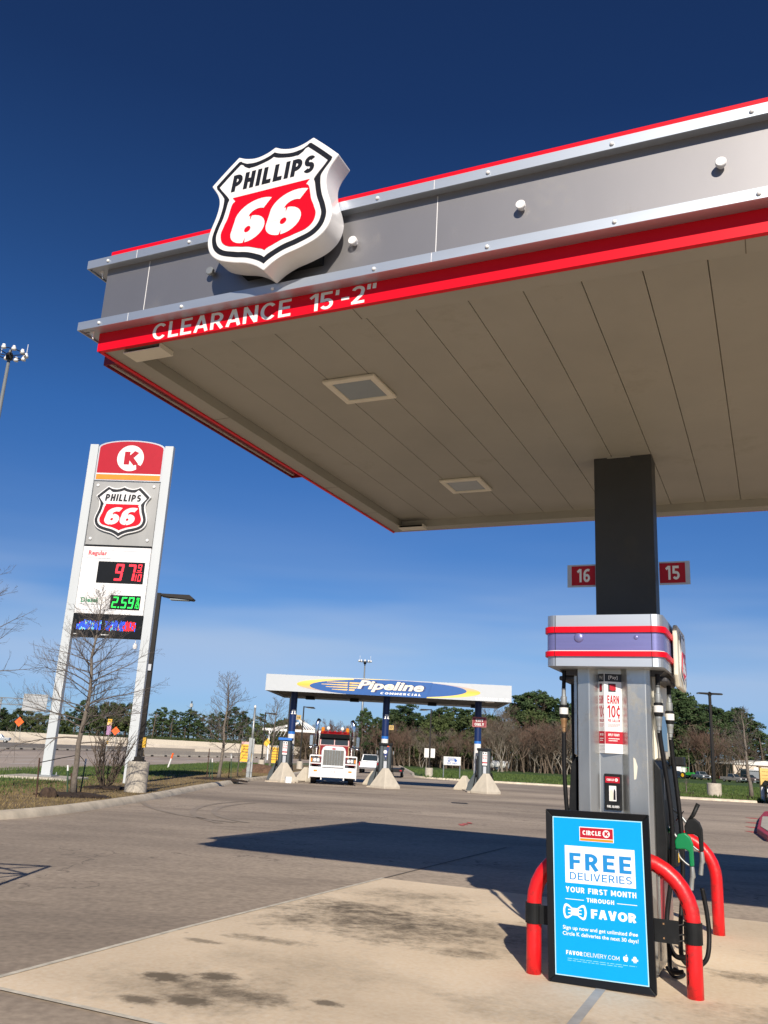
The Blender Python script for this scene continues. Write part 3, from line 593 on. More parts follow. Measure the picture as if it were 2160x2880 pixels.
def barrier(label, pts, h, scup=True):
    prof = [(-.30, 0), (-.30, .08), (-.16, .30), (-.09, h), (.09, h), (.16, .30), (.30, .08), (.30, 0)]; n = len(prof); b = MB(); t_ = thing('concrete_barrier', label, 'barrier', (pts[0][0], pts[0][1], gz(pts[0][1])))
    o0 = Vector(t_.location)
    for i, p in enumerate(pts):
        a = Vector(pts[max(i - 1, 0)]); c = Vector(pts[min(i + 1, len(pts) - 1)]); t = (c - a).normalized(); nn = Vector((t.y, -t.x))
        for (o_, z) in prof: b.v.append((p[0] + nn.x * o_ - o0.x, p[1] + nn.y * o_ - o0.y, gz(p[1]) + z - .02 - o0.z))
    for i in range(len(pts) - 1):
        for j in range(n - 1): b.f.append((i * n + j, i * n + j + 1, (i + 1) * n + j + 1, (i + 1) * n + j))
    b.build('barrier_body', concrete_old, t_)
    if scup:
        for i in range(len(pts) - 1):
            a, c = Vector(pts[i]), Vector(pts[i + 1]); L_ = (c - a).length; k = max(1, int(L_ / 4.0)); tt = (c - a).normalized(); nn = Vector((tt.y, -tt.x))
            for q in range(k):
                p = a + (c - a) * ((q + .5) / k) + nn * .29
                z = gz(p.y); w = tt * .4; m_ = nn * .04; s = MB()
                s.add([(p.x - w.x - o0.x, p.y - w.y - o0.y, z - o0.z), (p.x + w.x - o0.x, p.y + w.y - o0.y, z - o0.z), (p.x + w.x + m_.x - o0.x, p.y + w.y + m_.y - o0.y, z - o0.z), (p.x - w.x + m_.x - o0.x, p.y - w.y + m_.y - o0.y, z - o0.z),
                       (p.x - w.x - o0.x, p.y - w.y - o0.y, z + .2 - o0.z), (p.x + w.x - o0.x, p.y + w.y - o0.y, z + .2 - o0.z), (p.x + w.x + m_.x - o0.x, p.y + w.y + m_.y - o0.y, z + .2 - o0.z), (p.x - w.x + m_.x - o0.x, p.y - w.y + m_.y - o0.y, z + .2 - o0.z)],
                      [(4, 5, 6, 7), (0, 1, 5, 4), (1, 2, 6, 5), (2, 3, 7, 6), (3, 0, 4, 7)])
                s.build('drain_slot', black, t_)
barrier('long pale concrete barrier between the frontage road and the highway lanes', BA, .86)
barrier('shorter pale concrete barrier nearer the verge, beginning behind the right pylon leg', [(-31, 121), (-28.6, 135), (-23.6, 164), (-15, 200)], .85)
wallo = thing('retaining_wall', 'long pale concrete retaining wall across the far side of the highway', 'wall', (-100, 216, gz(216)))
b = MB(); b.prism([(0, -.1), (0.0, .95), (.35, 1.35), (.6, 1.35), (.6, -.1)], 0, -260, 110); b.build('wall_base', hwy_m, wallo)
b = MB(); b.prism([(.62, -.1), (.62, 2.5), (1.0, 2.5), (1.0, -.1)], 0, -260, 110); b.build('wall_parapet', concrete_old, wallo)

# grass blades (uncountable)
def blades(name, n, fn, m, h0, h1, w, seed):
    rng = random.Random(seed); b = MB()
    for _ in range(n):
        q = fn(rng)
        if q is None: continue
        x, y, z = q; a = rng.uniform(0, pi); h = rng.uniform(h0, h1); dx, dy = cos(a) * w, sin(a) * w; lx, ly = rng.gauss(0, .3) * h, rng.gauss(0, .3) * h
        k = len(b.v); b.v += [(x - dx, y - dy, z), (x + dx, y + dy, z), (x + lx, y + ly, z + h)]; b.f.append((k, k + 1, k + 2))
    return tag(obj(name, b.mesh(name), m), kind='stuff')
def isl_x(y):
    for (x0, y0), (x1, y1) in zip(KERB_L, KERB_L[1:]):
        if y0 <= y <= y1: return x0 + (x1 - x0) * (y - y0) / (y1 - y0)
    return -6
BEDS = [(gp(206, 2240, .13), 1.0, .8), (gp(297, 2219, .13), .9, .65), (gp(614, 2193, .13), 1.4, 1.0), (gp(757, 2170, .13), 1.5, 1.0)]
def in_bed(x, y): return any(((x - p.x) / a) ** 2 + ((y - p.y) / c) ** 2 < .85 for p, a, c in BEDS)
def f_dry(r):
    y = 15 + 62 * r.random() ** 1.5; x1 = isl_x(y) - .25; x = x1 - r.random() * 5.6
    if in_bed(x, y): return None
    return (x, y, gz(y) + .125)
def f_green(r):
    y = 17 + 90 * r.random() ** 1.5; x = -9.0 - r.random() ** .8 * 8.4
    if in_bed(x, y): return None
    if x > isl_x(y) - 1 or x < -17.3 - .6 * max(0, 34 - y) * .2: return None
    return (x, y, gz(y) + .12)
def f_field(r):
    y = 60 + 80 * r.random() ** 1.4; x = 3 + r.random() * 55
    if y < 80.8 and x < 20.4: return None
    if y < 84 and x < 4.6: return None
    if x < 5.0: return None
    return (x, y, gz(y) + (.115 if y < 108 else -.03))
blades('dry_grass', 42000, f_dry, dry_blade, .015, .06, .010, 1)
blades('green_grass', 30000, f_green, grass_blade, .05, .15, .016, 2)
blades('field_grass_blades', 50000, f_field, grass_blade, .08, .26, .04, 3)

# ================================================================== NEAR CANOPY (built in its own axes: u along the front, v to the back)
S = 4.62; LEN, DEP = 13.6, 6.163
def near(name, label, cat, group=None): return thing(name, label, cat, NC, -YAW, group)
def rebase(t, a, b_, c=0.0):
    for ch in t.children_recursive:
        if ch.data: ch.data.transform(Matrix.Translation((-a, -b_, -c)))
    t.location = uvw(a, b_, c)
    return t
can = near('fuel_canopy', 'large grey and red fuel station canopy with cream panelled underside on a dark column', 'canopy')
# roof deck above
MB().box((.05, .05, S + .30), (LEN - .05, DEP - .05, S + .42)).build('roof_deck', galv, can)
# underside: cream panels with open joints
js = [.22] + [.647 + .4029 * i for i in range(0, 32)]; js = [j for j in js if j < LEN - .3] + [LEN - .22]
b = MB()
for a, c in zip(js, js[1:]):
    g = .0045
    b.add([(a + g, .22, S + .10), (c - g, .22, S + .10), (c - g, DEP - .22, S + .10), (a + g, DEP - .22, S + .10), (a, .22, S + .118), (c, .22, S + .118), (c, DEP - .22, S + .118), (a, DEP - .22, S + .118)],
          [(0, 1, 2, 3), (0, 4, 5, 1), (3, 2, 6, 7), (0, 3, 7, 4), (1, 5, 6, 2)])
obj('soffit', b.mesh('soffit'), soffit_m, can)
MB().box((.2, .2, S + .119), (LEN - .2, DEP - .2, S + .125)).build('soffit_joint_backing', mat('dark_joint', (.05, .045, .035), .9), can)
# perimeter trim
b = MB()
for (x0, y0, x1, y1) in ((.012, .012, LEN - .012, .217), (.012, DEP - .217, LEN - .012, DEP - .012), (.012, .2175, .217, DEP - .2175), (LEN - .217, .2175, LEN - .012, DEP - .2175)):
    b.box((x0, y0, S + .002), (x1, y1, S + .1183))
b.build('soffit_trim', soffit_m, can, bevel=.004)
each('trim_joint', mat('trim_joint_dark', (.16, .14, .11), .8), can, [((u, .02, S + .0005), (u + .006, .216, S + .004)) for u in (2.3, 4.9, 7.6)] + [((.02, v, S + .0005), (.216, v + .006, S + .004)) for v in (1.6, 3.93, 5.1)] + [((3.25, DEP - .215, S + .0005), (3.256, DEP - .02, S + .004))])
# red lower band: one face per side, butted at the corners
b = MB()
b.box((0, -.004, S - .012), (LEN, .011, S + .24)); b.box((0, .0112, S - .012), (.0115, DEP - .0112, S + .24)); b.box((0, DEP - .011, S + .004), (LEN, DEP + .004, S + .24)); b.box((LEN - .0115, .0112, S - .012), (LEN, DEP - .0112, S + .24))
b.build('red_band', red, can)
lip = MB(); lip.box((0, .0112, S - .012), (LEN, .035, S - .001)); lip.box((.0118, .0352, S - .012), (.032, DEP - .04, S - .001)); lip.build('band_lip', red, can)
# grey fascia panels
b = MB(); ps = [.03, .472, 2.97, 5.47, 7.97, 10.47, LEN - .02]
for a, c in zip(ps, ps[1:]): b.box((a + .003, -.05, S + .19), (c - .003, .0, S + .72))
b.build('front_panel', panel, can)
each('panel_seam', white, can, [((a - .0028, -.0515, S + .208), (a + .0028, -.0503, S + .699)) for a in ps[1:-1]])
b = MB(); b.box((.03, .0005, S + .24), (.05, DEP, S + .74)); b.box((.0505, DEP - .03, S + .24), (LEN - .02, DEP, S + .74)); b.box((LEN - .04, .0005, S + .24), (LEN - .02, DEP - .031, S + .74)); b.build('side_panel', panel, can)
# projecting silver rails, returning round the corner
def rail(z0, z1, nm):
    b = MB(); e_, p_ = .122, .13
    b.prism([(-e_, -p_), (LEN + e_, -p_), (LEN + e_, -p_ + .012), (-e_ + .012, -p_ + .012), (-e_ + .012, DEP + p_), (-e_, DEP + p_)], 2, S + z0, S + z1)
    b.prism([(-e_ + .013, -p_ + .013), (LEN + e_, -p_ + .013), (LEN + e_, -.0055), (-.001, -.0055), (-.001, DEP + p_), (-e_ + .013, DEP + p_)], 2, S + z0 + .012, S + z0 + .02)
    b.prism([(-e_ + .013, -p_ + .013), (LEN + e_, -p_ + .013), (LEN + e_, -.058), (-.001, -.058), (-.001, DEP + p_), (-e_ + .013, DEP + p_)], 2, S + z1 - .012, S + z1 - .002)
    o = b.build(nm, silver, can)
    each('rail_seam', white, o, [((a - .002, -p_ - .0008, S + z0 + .001), (a + .002, -p_ - .0002, S + z1 - .001)) for a in (.395, 2.972, 5.48, 8.0, 10.5)])
    br = MB(); br.prism([(-.10, S + z0 + .011), (-.055, S + z0 + .011), (-.01, S + z0 - .06), (-.01, S + z0 + .011)], 1, -.06, -.052) if z0 < .3 else br.prism([(-.07, S + z0 + .011), (-.03, S + z0 - .02), (-.02, S + z0 - .06), (-.02, S + z0 + .011)], 1, -.05, -.043)
    br.build('end_bracket', white, o)
    return o
rlo = rail(.135, .207, 'silver_rail'); rhi = rail(.70, .776, 'silver_rail')
for r_, z in ((rlo, .166), (rhi, .733)):
    for i in range(16):
        x = .10 + i * .8145 if z > .5 else .105 + i * .8145
        if x > LEN: break
        if 1.6 < x < 1.9 and z > .5: continue
        c = MB(); c.lathe((0, 0, 0), [(.014, 0), (.014, .006), (.010, .012), (.0, .014)], 10); o = c.build('rivet', white, r_, smooth=True)
        o.data.transform(Matrix.Translation((x, -.131, S + z)) @ Matrix.Rotation(pi / 2, 4, 'X'))
MB().box((.12, -.125, S + .7765), (LEN, -.095, S + .812)).build('red_cap_strip', red, can)
# stand-off knobs
kn = []
for i in range(11):
    x = 1.121 + 1.226 * i
    c = MB(); c.lathe((0, 0, 0), [(.018, 0), (.018, .028), (.032, .030), (.033, .052), (.029, .057), (.0, .058)], 18); o = c.build('standoff_knob', galv if x < 2 else white, can); smooth_by_angle(o, 35)
    o.data.transform(Matrix.Translation((x, -.051, S + .456)) @ Matrix.Rotation(pi / 2, 4, 'X'))
# lower red light box along the left side
b = MB(); b.box((-.15, .24, S + .03), (-.004, 3.46, S + .10)); b.box((-.15, .24, S - .004), (-.138, 3.46, S + .0295)); b.box((-.137, .24, S - .004), (-.004, .252, S + .0295)); b.box((-.137, 3.448, S - .004), (-.004, 3.46, S + .0295))
sb = b.build('side_light_box', mat('shaded_red_light_box', (.20, .008, .018), .5, var=.1), can)  # red darkened: the shade on this left side is in the colour
MB().box((-.132, .27, S + .016), (-.105, 3.43, S + .0297)).build('light_strip', mat('grey_diffuser', (.42, .38, .35), .4), sb)
sans('CLEARANCE', Frame((0, -.004, S)), .555, -.002, 1.27, .14, .002, txt_white, can, 'clearance_lettering', t=.155, gap=.10)
sans("15'-2\"", Frame((0, -.004, S)), 1.985, -.002, .53, .14, .002, txt_white, can, 'clearance_lettering', t=.155, gap=.10)
# column
b = MB(); b.box((3.278, 4.0, 0), (3.874, 4.30, S + .0995)); cm = b.build('column', column_m, can, bevel=.006)
MB().box((3.42, 3.985, S + .088), (3.66, 3.9995, S + .0995)).build('column_collar', soffit_m, cm)
b = MB(); b.box((10.3, 4.0, 0), (10.9, 4.30, S + .0995)); b.build('column', column_m, can, bevel=.006)

# square lamps and the small corner fixtures under the canopy
def ceil_lamp(u0, v0, label):
    t = near('canopy_lamp', label, 'ceiling lamp', 'square lamps under the canopy'); w = .51
    b = MB(); z0, z1 = S + .066, S + .0995
    b.box((u0, v0, z0), (u0 + w, v0 + .065, z1)); b.box((u0, v0 + w - .065, z0), (u0 + w, v0 + w, z1)); b.box((u0, v0 + .0652, z0), (u0 + .065, v0 + w - .0652, z1)); b.box((u0 + w - .065, v0 + .0652, z0), (u0 + w, v0 + w - .0652, z1))
    b.build('frame', cream, t, bevel=.012, bseg=3)
    MB().box((u0 + .06, v0 + .06, S + .078), (u0 + w - .06, v0 + w - .06, S + .092)).build('diffuser', lens, t)
    rebase(t, u0 + w / 2, v0 + w / 2, S + .1)
ceil_lamp(1.40, 1.275, 'square cream framed lamp with bluish glass, nearer one under the canopy')
ceil_lamp(1.405, 4.25, 'square cream framed lamp under the canopy, smaller farther one toward the back edge')
def corner_fix(v0, label):
    t = near('corner_fixture', label, 'light fixture', 'small fixtures in the canopy corners')
    b = MB(); b.box((.23, v0, S - .040), (.60, v0 + .17, S - .034)); b.box((.23, v0 + .135, S - .0335), (.60, v0 + .17, S + .001)); b.box((.23, v0, S - .0335), (.238, v0 + .1345, S + .001)); b.box((.592, v0, S - .0335), (.60, v0 + .1345, S + .001))
    b.build('housing', cream, t)
    MB().box((.245, v0 + .04, S - .030), (.585, v0 + .130, S - .001)).build('lamp_cavity', blackp, t)
    rebase(t, .41, v0 + .1, S)
corner_fix(.05, 'small cream open-fronted fixture under the near left canopy corner')
corner_fix(5.78, 'small cream fixture under the far left canopy corner')

# number plates on the column
def numplate(n, u0, label):
    t = near('number_plate', label, 'number plate', 'pump number plates on the near column'); z0, z1 = 3.335, 3.572; fr = Frame((0, 4.06, 0))
    w = .297
    rect(fr, u0, z0, u0 + w, z1, -.02, 0, 'plate', sign_grey, t)
    f0 = u0 + (.045 if u0 < 3.5 else .006)
    rect(fr, f0, z0 + .016, f0 + .246, z1 - .016, .0002, .003, 'red_face', red_vinyl, t)
    sans(n, fr, f0 + .062, z0 + .048, .13, .142, .005, txt_white, t, 'numeral', t=.185, gap=.16)
    rebase(t, u0 + w / 2, 4.06, z0)
numplate('16', 3.0 + .033 - .06, 'red and grey plate numbered 16 left of the dark column')
numplate('15', 3.905, 'red and grey plate numbered 15 right of the dark column')

# ------------------------------------------------------------------ shield sign
def catmull(P, k=6):
    out = []
    for i in range(len(P) - 1):
        a, b_, c, d = (Vector(P[j]) for j in (max(i - 1, 0), i, i + 1, min(i + 2, len(P) - 1)))
        for q in range(k):
            t = q / k; out.append(tuple(.5 * ((2 * b_) + (-a + c) * t + (2 * a - 5 * b_ + 4 * c - d) * t * t + (-a + 3 * b_ - 3 * c + d) * t ** 3)))
    return out + [tuple(P[-1])]
def shield_outline():
    segs = [[(0, 1), (.07, .968), (.155, .953), (.24, .968), (.31, .998)], [(.31, .998), (.42, .90), (.525, .80)],
            [(.525, .80), (.462, .71), (.440, .63), (.455, .53), (.492, .42), (.505, .33), (.475, .235), (.40, .165), (.28, .12), (.16, .09), (.07, .05), (0, 0)]]
    r = []
    for s_ in segs: r += catmull(s_)[:-1]
    r.append((0, 0))
    return r + [(-x, y) for x, y in r[1:-1]][::-1]
SH = shield_outline()
def inset(poly, d):                        # star-shaped about its middle: pull every point towards it
    n = len(poly); out = []; c0 = Vector((0, .47))
    for i in range(n):
        p = Vector(poly[i]); a = (p - Vector(poly[i - 1])).normalized(); c = (Vector(poly[(i + 1) % n]) - p).normalized()
        t_ = a + c; t_ = t_.normalized() if t_.length > 1e-4 else a; nn = Vector((t_.y, -t_.x)); rad = p - c0; L_ = rad.length; cs = abs(nn.dot(rad / L_))
        half = max(.35, abs(nn.dot(Vector((a.y, -a.x))))); k = min(1.5, 1 / max(cs, .3)) * min(1.55, 1 / half)
        out.append(tuple(c0 + rad * max(.05, 1 - d * min(k, 1.7) / L_)))
    return out
_area = sum(SH[i - 1][0] * SH[i][1] - SH[i][0] * SH[i - 1][1] for i in range(len(SH)))
if _area < 0: SH = SH[::-1]
def shield(t, fr, H, thick, s=1.0, b0=.042, b1=.080, b2=.122):
    sc = lambda P: [(x * H, y * H) for x, y in P]
    st = .004 * s
    plate(fr, sc(SH), 0, thick, 'sign_case', white, t, bevel=.018 * H)
    plate(fr, sc(inset(SH, b0)), thick + .0005, thick + st, 'black_border', txt_blk, t)
    plate(fr, sc(inset(SH, b1)), thick + st + .0005, thick + 2 * st, 'white_face', white, t)
    inn = inset(SH, b2); yc = .645; low = []
    n = len(inn)
    for i in range(n):
        a, c = inn[i], inn[(i + 1) % n]
        if a[1] <= yc: low.append(a)
        if (a[1] - yc) * (c[1] - yc) < 0:
            k = (yc - a[1]) / (c[1] - a[1]); low.append((a[0] + (c[0] - a[0]) * k, yc))
    plate(fr, sc(low), thick + 2 * st + .0005, thick + 3 * st, 'red_field', red, t)
    sans('PHILLIPS', fr, -.335 * H, .700 * H, .68 * H, .138 * H, thick + 2 * st + .002, txt_blk, t, 'name_lettering', t=.235, shear=.10, gap=.13, dn=.0004 * s)
    sans('66', fr, -.285 * H, .248 * H, .57 * H, .335 * H, thick + 3 * st + .002, white, t, 'numerals', t=.235, shear=.20, gap=.03, dn=.0006 * s)
t = near('shield_sign', 'big white, black and red shield sign reading PHILLIPS 66 on the canopy fascia', 'shield sign')
shield(t, Frame((1.772, -.135, S + .196)), 1.03, .195)
b = MB(); b.prism([(1.45, S + .33), (2.1, S + .33), (2.1, S + .95), (1.45, S + .95)], 1, -.1355, -.051); b.build('mounting_box', blackp, t)
b = MB()
for x in (1.56, 1.98): b.box((x - .03, .05, S + .6), (x + .03, .08, S + 1.05)); b.box((x - .03, -.1345, S + .96), (x + .03, .0495, S + 1.0))
b.build('rear_bracket', galv, t)
rebase(t, 1.772, -.135, S + .196)

# ================================================================== NEAR PUMP
pump = near('fuel_pump', 'tall silver near fuel pump with violet and red striped topper', 'fuel pump')
def rrect(x0, y0, x1, y1, r, n=6):
    out = []
    for cx, cy, a in ((x1 - r, y0 + r, -pi / 2), (x1 - r, y1 - r, 0), (x0 + r, y1 - r, pi / 2), (x0 + r, y0 + r, pi)):
        for i in range(n + 1): w = a + (pi / 2) * i / n; out.append((cx + r * cos(w), cy + r * sin(w)))
    return out
# end cladding with a recessed centre
b = MB(); b.prism([(3.315, 3.86), (3.315, 2.86), (3.345, 2.715), (3.445, 2.70), (3.515, 2.765), (3.705, 2.765), (3.762, 2.70), (3.915, 2.70), (3.948, 2.735), (3.948, 3.86)], 2, .02, 2.36)
b.build('end_cladding', steel, pump, bevel=.006)
MB().box((3.325, 2.72, 0), (3.94, 3.84, .0195)).build('base_plinth', grey_dk, pump)
b = MB(); b.prism([(3.80, 1.63), (3.815, 1.62), (3.832, 1.56), (3.825, 1.50), (3.818, 1.46), (3.802, 1.455)], 1, 2.697, 2.6995); b.build('peeled_label', cream, pump)
# customer faces
for sgn, X in ((1, 3.949), (-1, 3.314)):
    q = lambda d: X + sgn * d
    b = MB(); b.prism([(q(0), .74), (q(.07), .76), (q(.085), .98), (q(.07), 1.20), (q(.05), 1.55), (q(0), 1.62)], 1, 2.80, 3.80); b.build('lower_panel', blackp, pump, bevel=.006)
    b = MB(); b.prism([(q(.0005), 1.62), (q(.028), 1.635), (q(.028), 2.30), (q(.0005), 2.34)], 1, 2.84, 3.76); b.build('upper_panel', cream if sgn > 0 else steel, pump, bevel=.004)
    b = MB(); b.box((min(q(.0285), q(.034)), 3.15, 1.70), (max(q(.0285), q(.034)), 3.55, 2.0)); b.build('display', glass, pump)
    b = MB(); b.box((min(q(.03), q(.16)), 3.62, 1.58), (max(q(.03), q(.16)), 3.80, 1.66)); b.build('card_reader', blackp, pump, bevel=.01)
    b = MB(); b.box((min(q(.0005), q(.01)), 2.86, .10), (max(q(.0005), q(.01)), 3.70, .735)); b.build('access_door', steel, pump)
    b = MB(); b.box((min(q(.0105), q(.014)), 2.90, .28), (max(q(.0105), q(.014)), 3.12, .73)); b.build('red_decal', red_dull, pump)
    b = MB(); b.box((min(q(.058), q(.064)), 2.92, 1.22), (max(q(.058), q(.064)), 2.95, 1.50)); b.build('trim_strip', galv, pump)
# topper
tz0, tz1 = 2.352, 2.785; tv0, tv1 = 2.50, 4.0 - .02; tu0, tu1 = 3.118, 4.088
MB().prism(rrect(tu0, tv0, tu1, tv1, .085), 2, tz0, tz1).build('topper', silver, pump); 
tp = pump.children[-1]; smooth_by_angle(tp, 30)
def band(z0, z1, e_, m_, nm): 
    o = MB().prism(rrect(tu0 - e_, tv0 - e_, tu1 + e_, tv1 + e_, .085 + e_), 2, z0, z1).build(nm, m_, tp); smooth_by_angle(o, 30); return o
band(2.485, 2.632, .003, violet, 'violet_band')
band(2.634, 2.684, .022, red, 'red_stripe'); band(2.434, 2.476, .022, red, 'red_stripe')
band(2.4765, 2.484, .006, white, 'white_line')
b = MB()
for x in (tu0 + .083, tu1 - .088): b.box((x - .0018, tv0 - .0045, tz0 + .002), (x + .0018, tv0 - .0001, 2.433)); b.box((x - .0018, tv0 - .0045, 2.686), (x + .0018, tv0 - .0001, tz1 - .002)); b.box((x - .0018, tv0 - .0255, 2.436), (x + .0018, tv0 - .0222, 2.474)); b.box((x - .0018, tv0 - .0255, 2.636), (x + .0018, tv0 - .0222, 2.682)); b.box((x - .0018, tv0 - .006, 2.486), (x + .0018, tv0 - .0032, 2.63))
b.build('topper_seam', blackp, tp)
for x, r_ in ((3.402, .042), (3.875, .019)):
    b = MB(); b.ball((x, tv0 - .0035, 2.592), r_, 16, (1, .38, 1)); b.build('dome_button', violet, tp, smooth=True)
b = MB(); b.prism([(3.12 + .05, tz0 - .001), (4.06, tz0 - .001), (4.02, tz0 - .05), (3.20, tz0 - .05)], 1, 2.80, tv1 - .03); b.build('topper_tray', grey_dk, tp)  # tray coloured dark: the shadow line under the topper is in its colour
b = MB(); b.box((3.15, 2.86, tz0 - .09), (3.30, 3.4, tz0 - .051)); b.build('hose_bracket', grey_dk, tp, bevel=.012); b = MB(); b.box((3.955, 2.86, tz0 - .09), (4.07, 3.5, tz0 - .051)); b.build('hose_bracket', grey_dk, tp, bevel=.012)  # brackets' shaded undersides are put into their dark colour
# sign panel on the customer side of the topper
b = MB(); b.prism([(3.02, 2.34), (3.02, 2.72), (3.08, 2.78), (3.72, 2.78), (3.78, 2.72), (3.78, 2.30), (3.70, 2.24), (3.10, 2.24)], 0, tu1 + .0235, tu1 + .062); sp = b.build('side_sign_panel', cream, pump, bevel=.012)
frs = Frame((tu1 + .063, 3.40, 2.25), (0, 1, 0), (0, 0, 1))
plate(frs, [(x * .50, y * .50) for x, y in SH], 0, .008, 'shield_badge', white, sp, bevel=.004)
plate(frs, [(x * .50, y * .50) for x, y in inset(SH, .05)], .0085, .011, 'badge_border', txt_blk, sp)
plate(frs, [(x * .50, y * .50) for x, y in inset(SH, .085)], .0115, .014, 'badge_face', white, sp)
plate(frs, [(x * .50, y * .50) for x, y in inset(SH, .12) if y < .63], .0145, .017, 'badge_field', red, sp)
text('66', frs, -.15, .12, .30, .17, .018, white, sp, 'badge_numerals', bold=.05, shear=.25)
# leaflet wedge: EARN 10 cents
we = MB(); zA, zB = 1.655, 2.315
we.prism([(3.512, 2.764), (3.572, 2.705), (3.712, 2.764)], 2, zA, zB); wd = we.build('leaflet_wedge', white, pump)
dR = Vector((3.712 - 3.572, 2.764 - 2.705, 0)); LR = dR.length; frR = Frame((3.572, 2.705, zA), dR, (0, 0, 1))
dL = Vector((3.572 - 3.512, 2.705 - 2.764, 0)); LL = dL.length; frL = Frame((3.512, 2.764, zA), dL, (0, 0, 1))
for fr, w in ((frR, LR), (frL, LL)):
    h = zB - zA
    rect(fr, .004, h * .895, w - .003, h - .003, .0003, .0012, 'black_header', txt_blk, wd)
    text('[Pay]', fr, .25 * w, h * .92, .5 * w, h * .05, .0018, txt_white, wd, 'header_lettering')
    rect(fr, .22 * w, h * .765, .64 * w, h * .87, .0003, .0012, 'picture_patch', txt_blk, wd)
    plate(fr, [(x * h * .085 + .47 * w, y * h * .085 + h * .775) for x, y in SH] if w > .1 else [(x * h * .05 + .43 * w, y * h * .085 + h * .775) for x, y in SH], .0014, .002, 'small_shield', red_vinyl, wd)
    sans('EARN', fr, .16 * w, h * .615, .66 * w, h * .105, .0008, red_vinyl, wd, 'offer_lettering', t=.20)
    sans('10¢', fr, .16 * w, h * .44, .72 * w, h * .155, .0008, red_vinyl, wd, 'offer_lettering', t=.17)
    sans('PER GALLON', fr, .17 * w, h * .385, .68 * w, h * .038, .0008, red_vinyl, wd, 'offer_lettering', t=.19)
    micro(fr, .16 * w, h * .358, .70 * w, 3, h * .015, h * .006, .001, red_vinyl, wd)
    micro(fr, .16 * w, h * .31, .70 * w, 4, h * .013, h * .004, .001, txt_grey, wd)
    rect(fr, .002, h * .115, w - .002, h * .268, .0003, .0012, 'red_footer', red_vinyl, wd)
    sans('APPLY TODAY!'.replace('J', 'I'), fr, .17 * w, h * .212, .62 * w, h * .03, .0016, txt_white, wd, 'footer_lettering', t=.2)
    micro(fr, .2 * w, h * .175, .6 * w, 2, h * .025, h * .010, .0018, txt_white, wd)
    micro(fr, .08 * w, h * .09, .84 * w, 5, h * .017, h * .005, .001, txt_grey, wd)
# glove dispenser
fg = Frame((3.553, 2.735, 1.205))
gl = rect(fg, 0, 0, .142, .285, -.029, 0, 'glove_dispenser', blackp, pump, bevel=.006)
rect(fg, .010, .213, .127, .262, .0003, .002, 'red_label', red_vinyl, gl)
sans('CIRCLE', fg, .022, .229, .058, .017, .0024, txt_white, gl, 'label_lettering', t=.22)
b = MB(); b.prism([(.100 + .013 * cos(2 * pi * i / 20), .238 + .013 * sin(2 * pi * i / 20)) for i in range(20)], 1, 0, .0004); o = b.build('label_disc', txt_white, gl); o.data.transform(Matrix.Translation((3.553, 2.732, 1.205)))
text('K', fg, .095, .231, .011, .014, .0035, red_vinyl, gl, 'label_lettering', bold=.02)
rect(fg, .040, .07, .098, .19, .0003, .0015, 'slot_frame', white, gl)
b = MB(); b.add([fg.p(*q, .002) for q in ((.046, .075), (.070, .075), (.078, .12), (.066, .165), (.046, .15))], [(0, 1, 2, 3, 4)]); b.build('paper_glove', cream, gl)
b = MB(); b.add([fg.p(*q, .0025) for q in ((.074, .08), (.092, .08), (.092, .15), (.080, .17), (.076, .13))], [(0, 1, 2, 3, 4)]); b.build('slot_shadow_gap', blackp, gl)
sans('FUEL GLOVES', fg, .022, .018, .098, .018, .001, txt_white, gl, 'label_lettering', t=.22)
# hoses
def spline(P, k=8): return catmull([tuple(p) for p in P], k)
def hose(P, r_=.019, nm='hose'):
    o = MB().tube(spline(P), r_, 10).build(nm, rubber, pump, smooth=True); return o
def breakaway(x, y, z, silver_top=True, tilt=0.0):
    bk = MB(); bk.lathe((x, y, z - .40), [(.017, 0), (.019, .05), (.024, .055), (.026, .10), (.030, .11), (.030, .13)], 14); o = bk.build('hose_coupling', galv if silver_top else brass, pump); smooth_by_angle(o, 40)
    k2 = MB(); k2.lathe((x, y, z - .27), [(.028, 0), (.034, .004), (.038, .03), (.038, .11), (.030, .115)], 14); a = k2.build('coupling_sleeve', blackp, o); smooth_by_angle(a, 40)
    k3 = MB(); k3.lathe((x, y, z - .235), [(.0385, 0), (.0387, .055)], 14); a = k3.build('coupling_label', whitep, o); smooth_by_angle(a, 40)
    k4 = MB(); k4.lathe((x, y, z - .155), [(.026, 0), (.028, .01), (.028, .07), (.02, .075), (.018, .13), (.020, .14)], 14); a = k4.build('coupling_neck', galv, o); smooth_by_angle(a, 40)
breakaway(4.0, 2.80, 2.24); breakaway(4.04, 3.26, 2.20, True)
hose([(4.0, 2.80, 2.32), (4.0, 2.80, 2.21)]); hose([(4.04, 3.26, 2.32), (4.04, 3.26, 2.18)])
hose([(4.0, 2.80, 1.86), (4.015, 2.82, 1.7), (4.045, 2.84, 1.45), (4.068, 2.85, 1.18), (4.065, 2.87, .95), (4.045, 2.9, .72), (4.01, 2.9, .5), (4.0, 2.88, .36), (4.02, 2.85, .22), (4.07, 2.8, .16), (4.15, 2.78, .17), (4.2, 2.82, .24), (4.21, 2.9, .34), (4.19, 2.95, .46), (4.188, 2.97, .54)])
hose([(4.04, 3.26, 1.82), (4.05, 3.28, 1.65), (4.08, 3.3, 1.3), (4.10, 3.3, .95), (4.09, 3.28, .6), (4.07, 3.2, .3), (4.08, 3.15, .09), (4.16, 3.2, .03), (4.25, 3.3, .07), (4.275, 3.38, .22), (4.265, 3.4, .4), (4.235, 3.4, .6)])
hose([(4.0, 2.95, .34), (4.02, 2.8, .18), (4.05, 2.62, .09), (4.14, 2.58, .10)], .017)
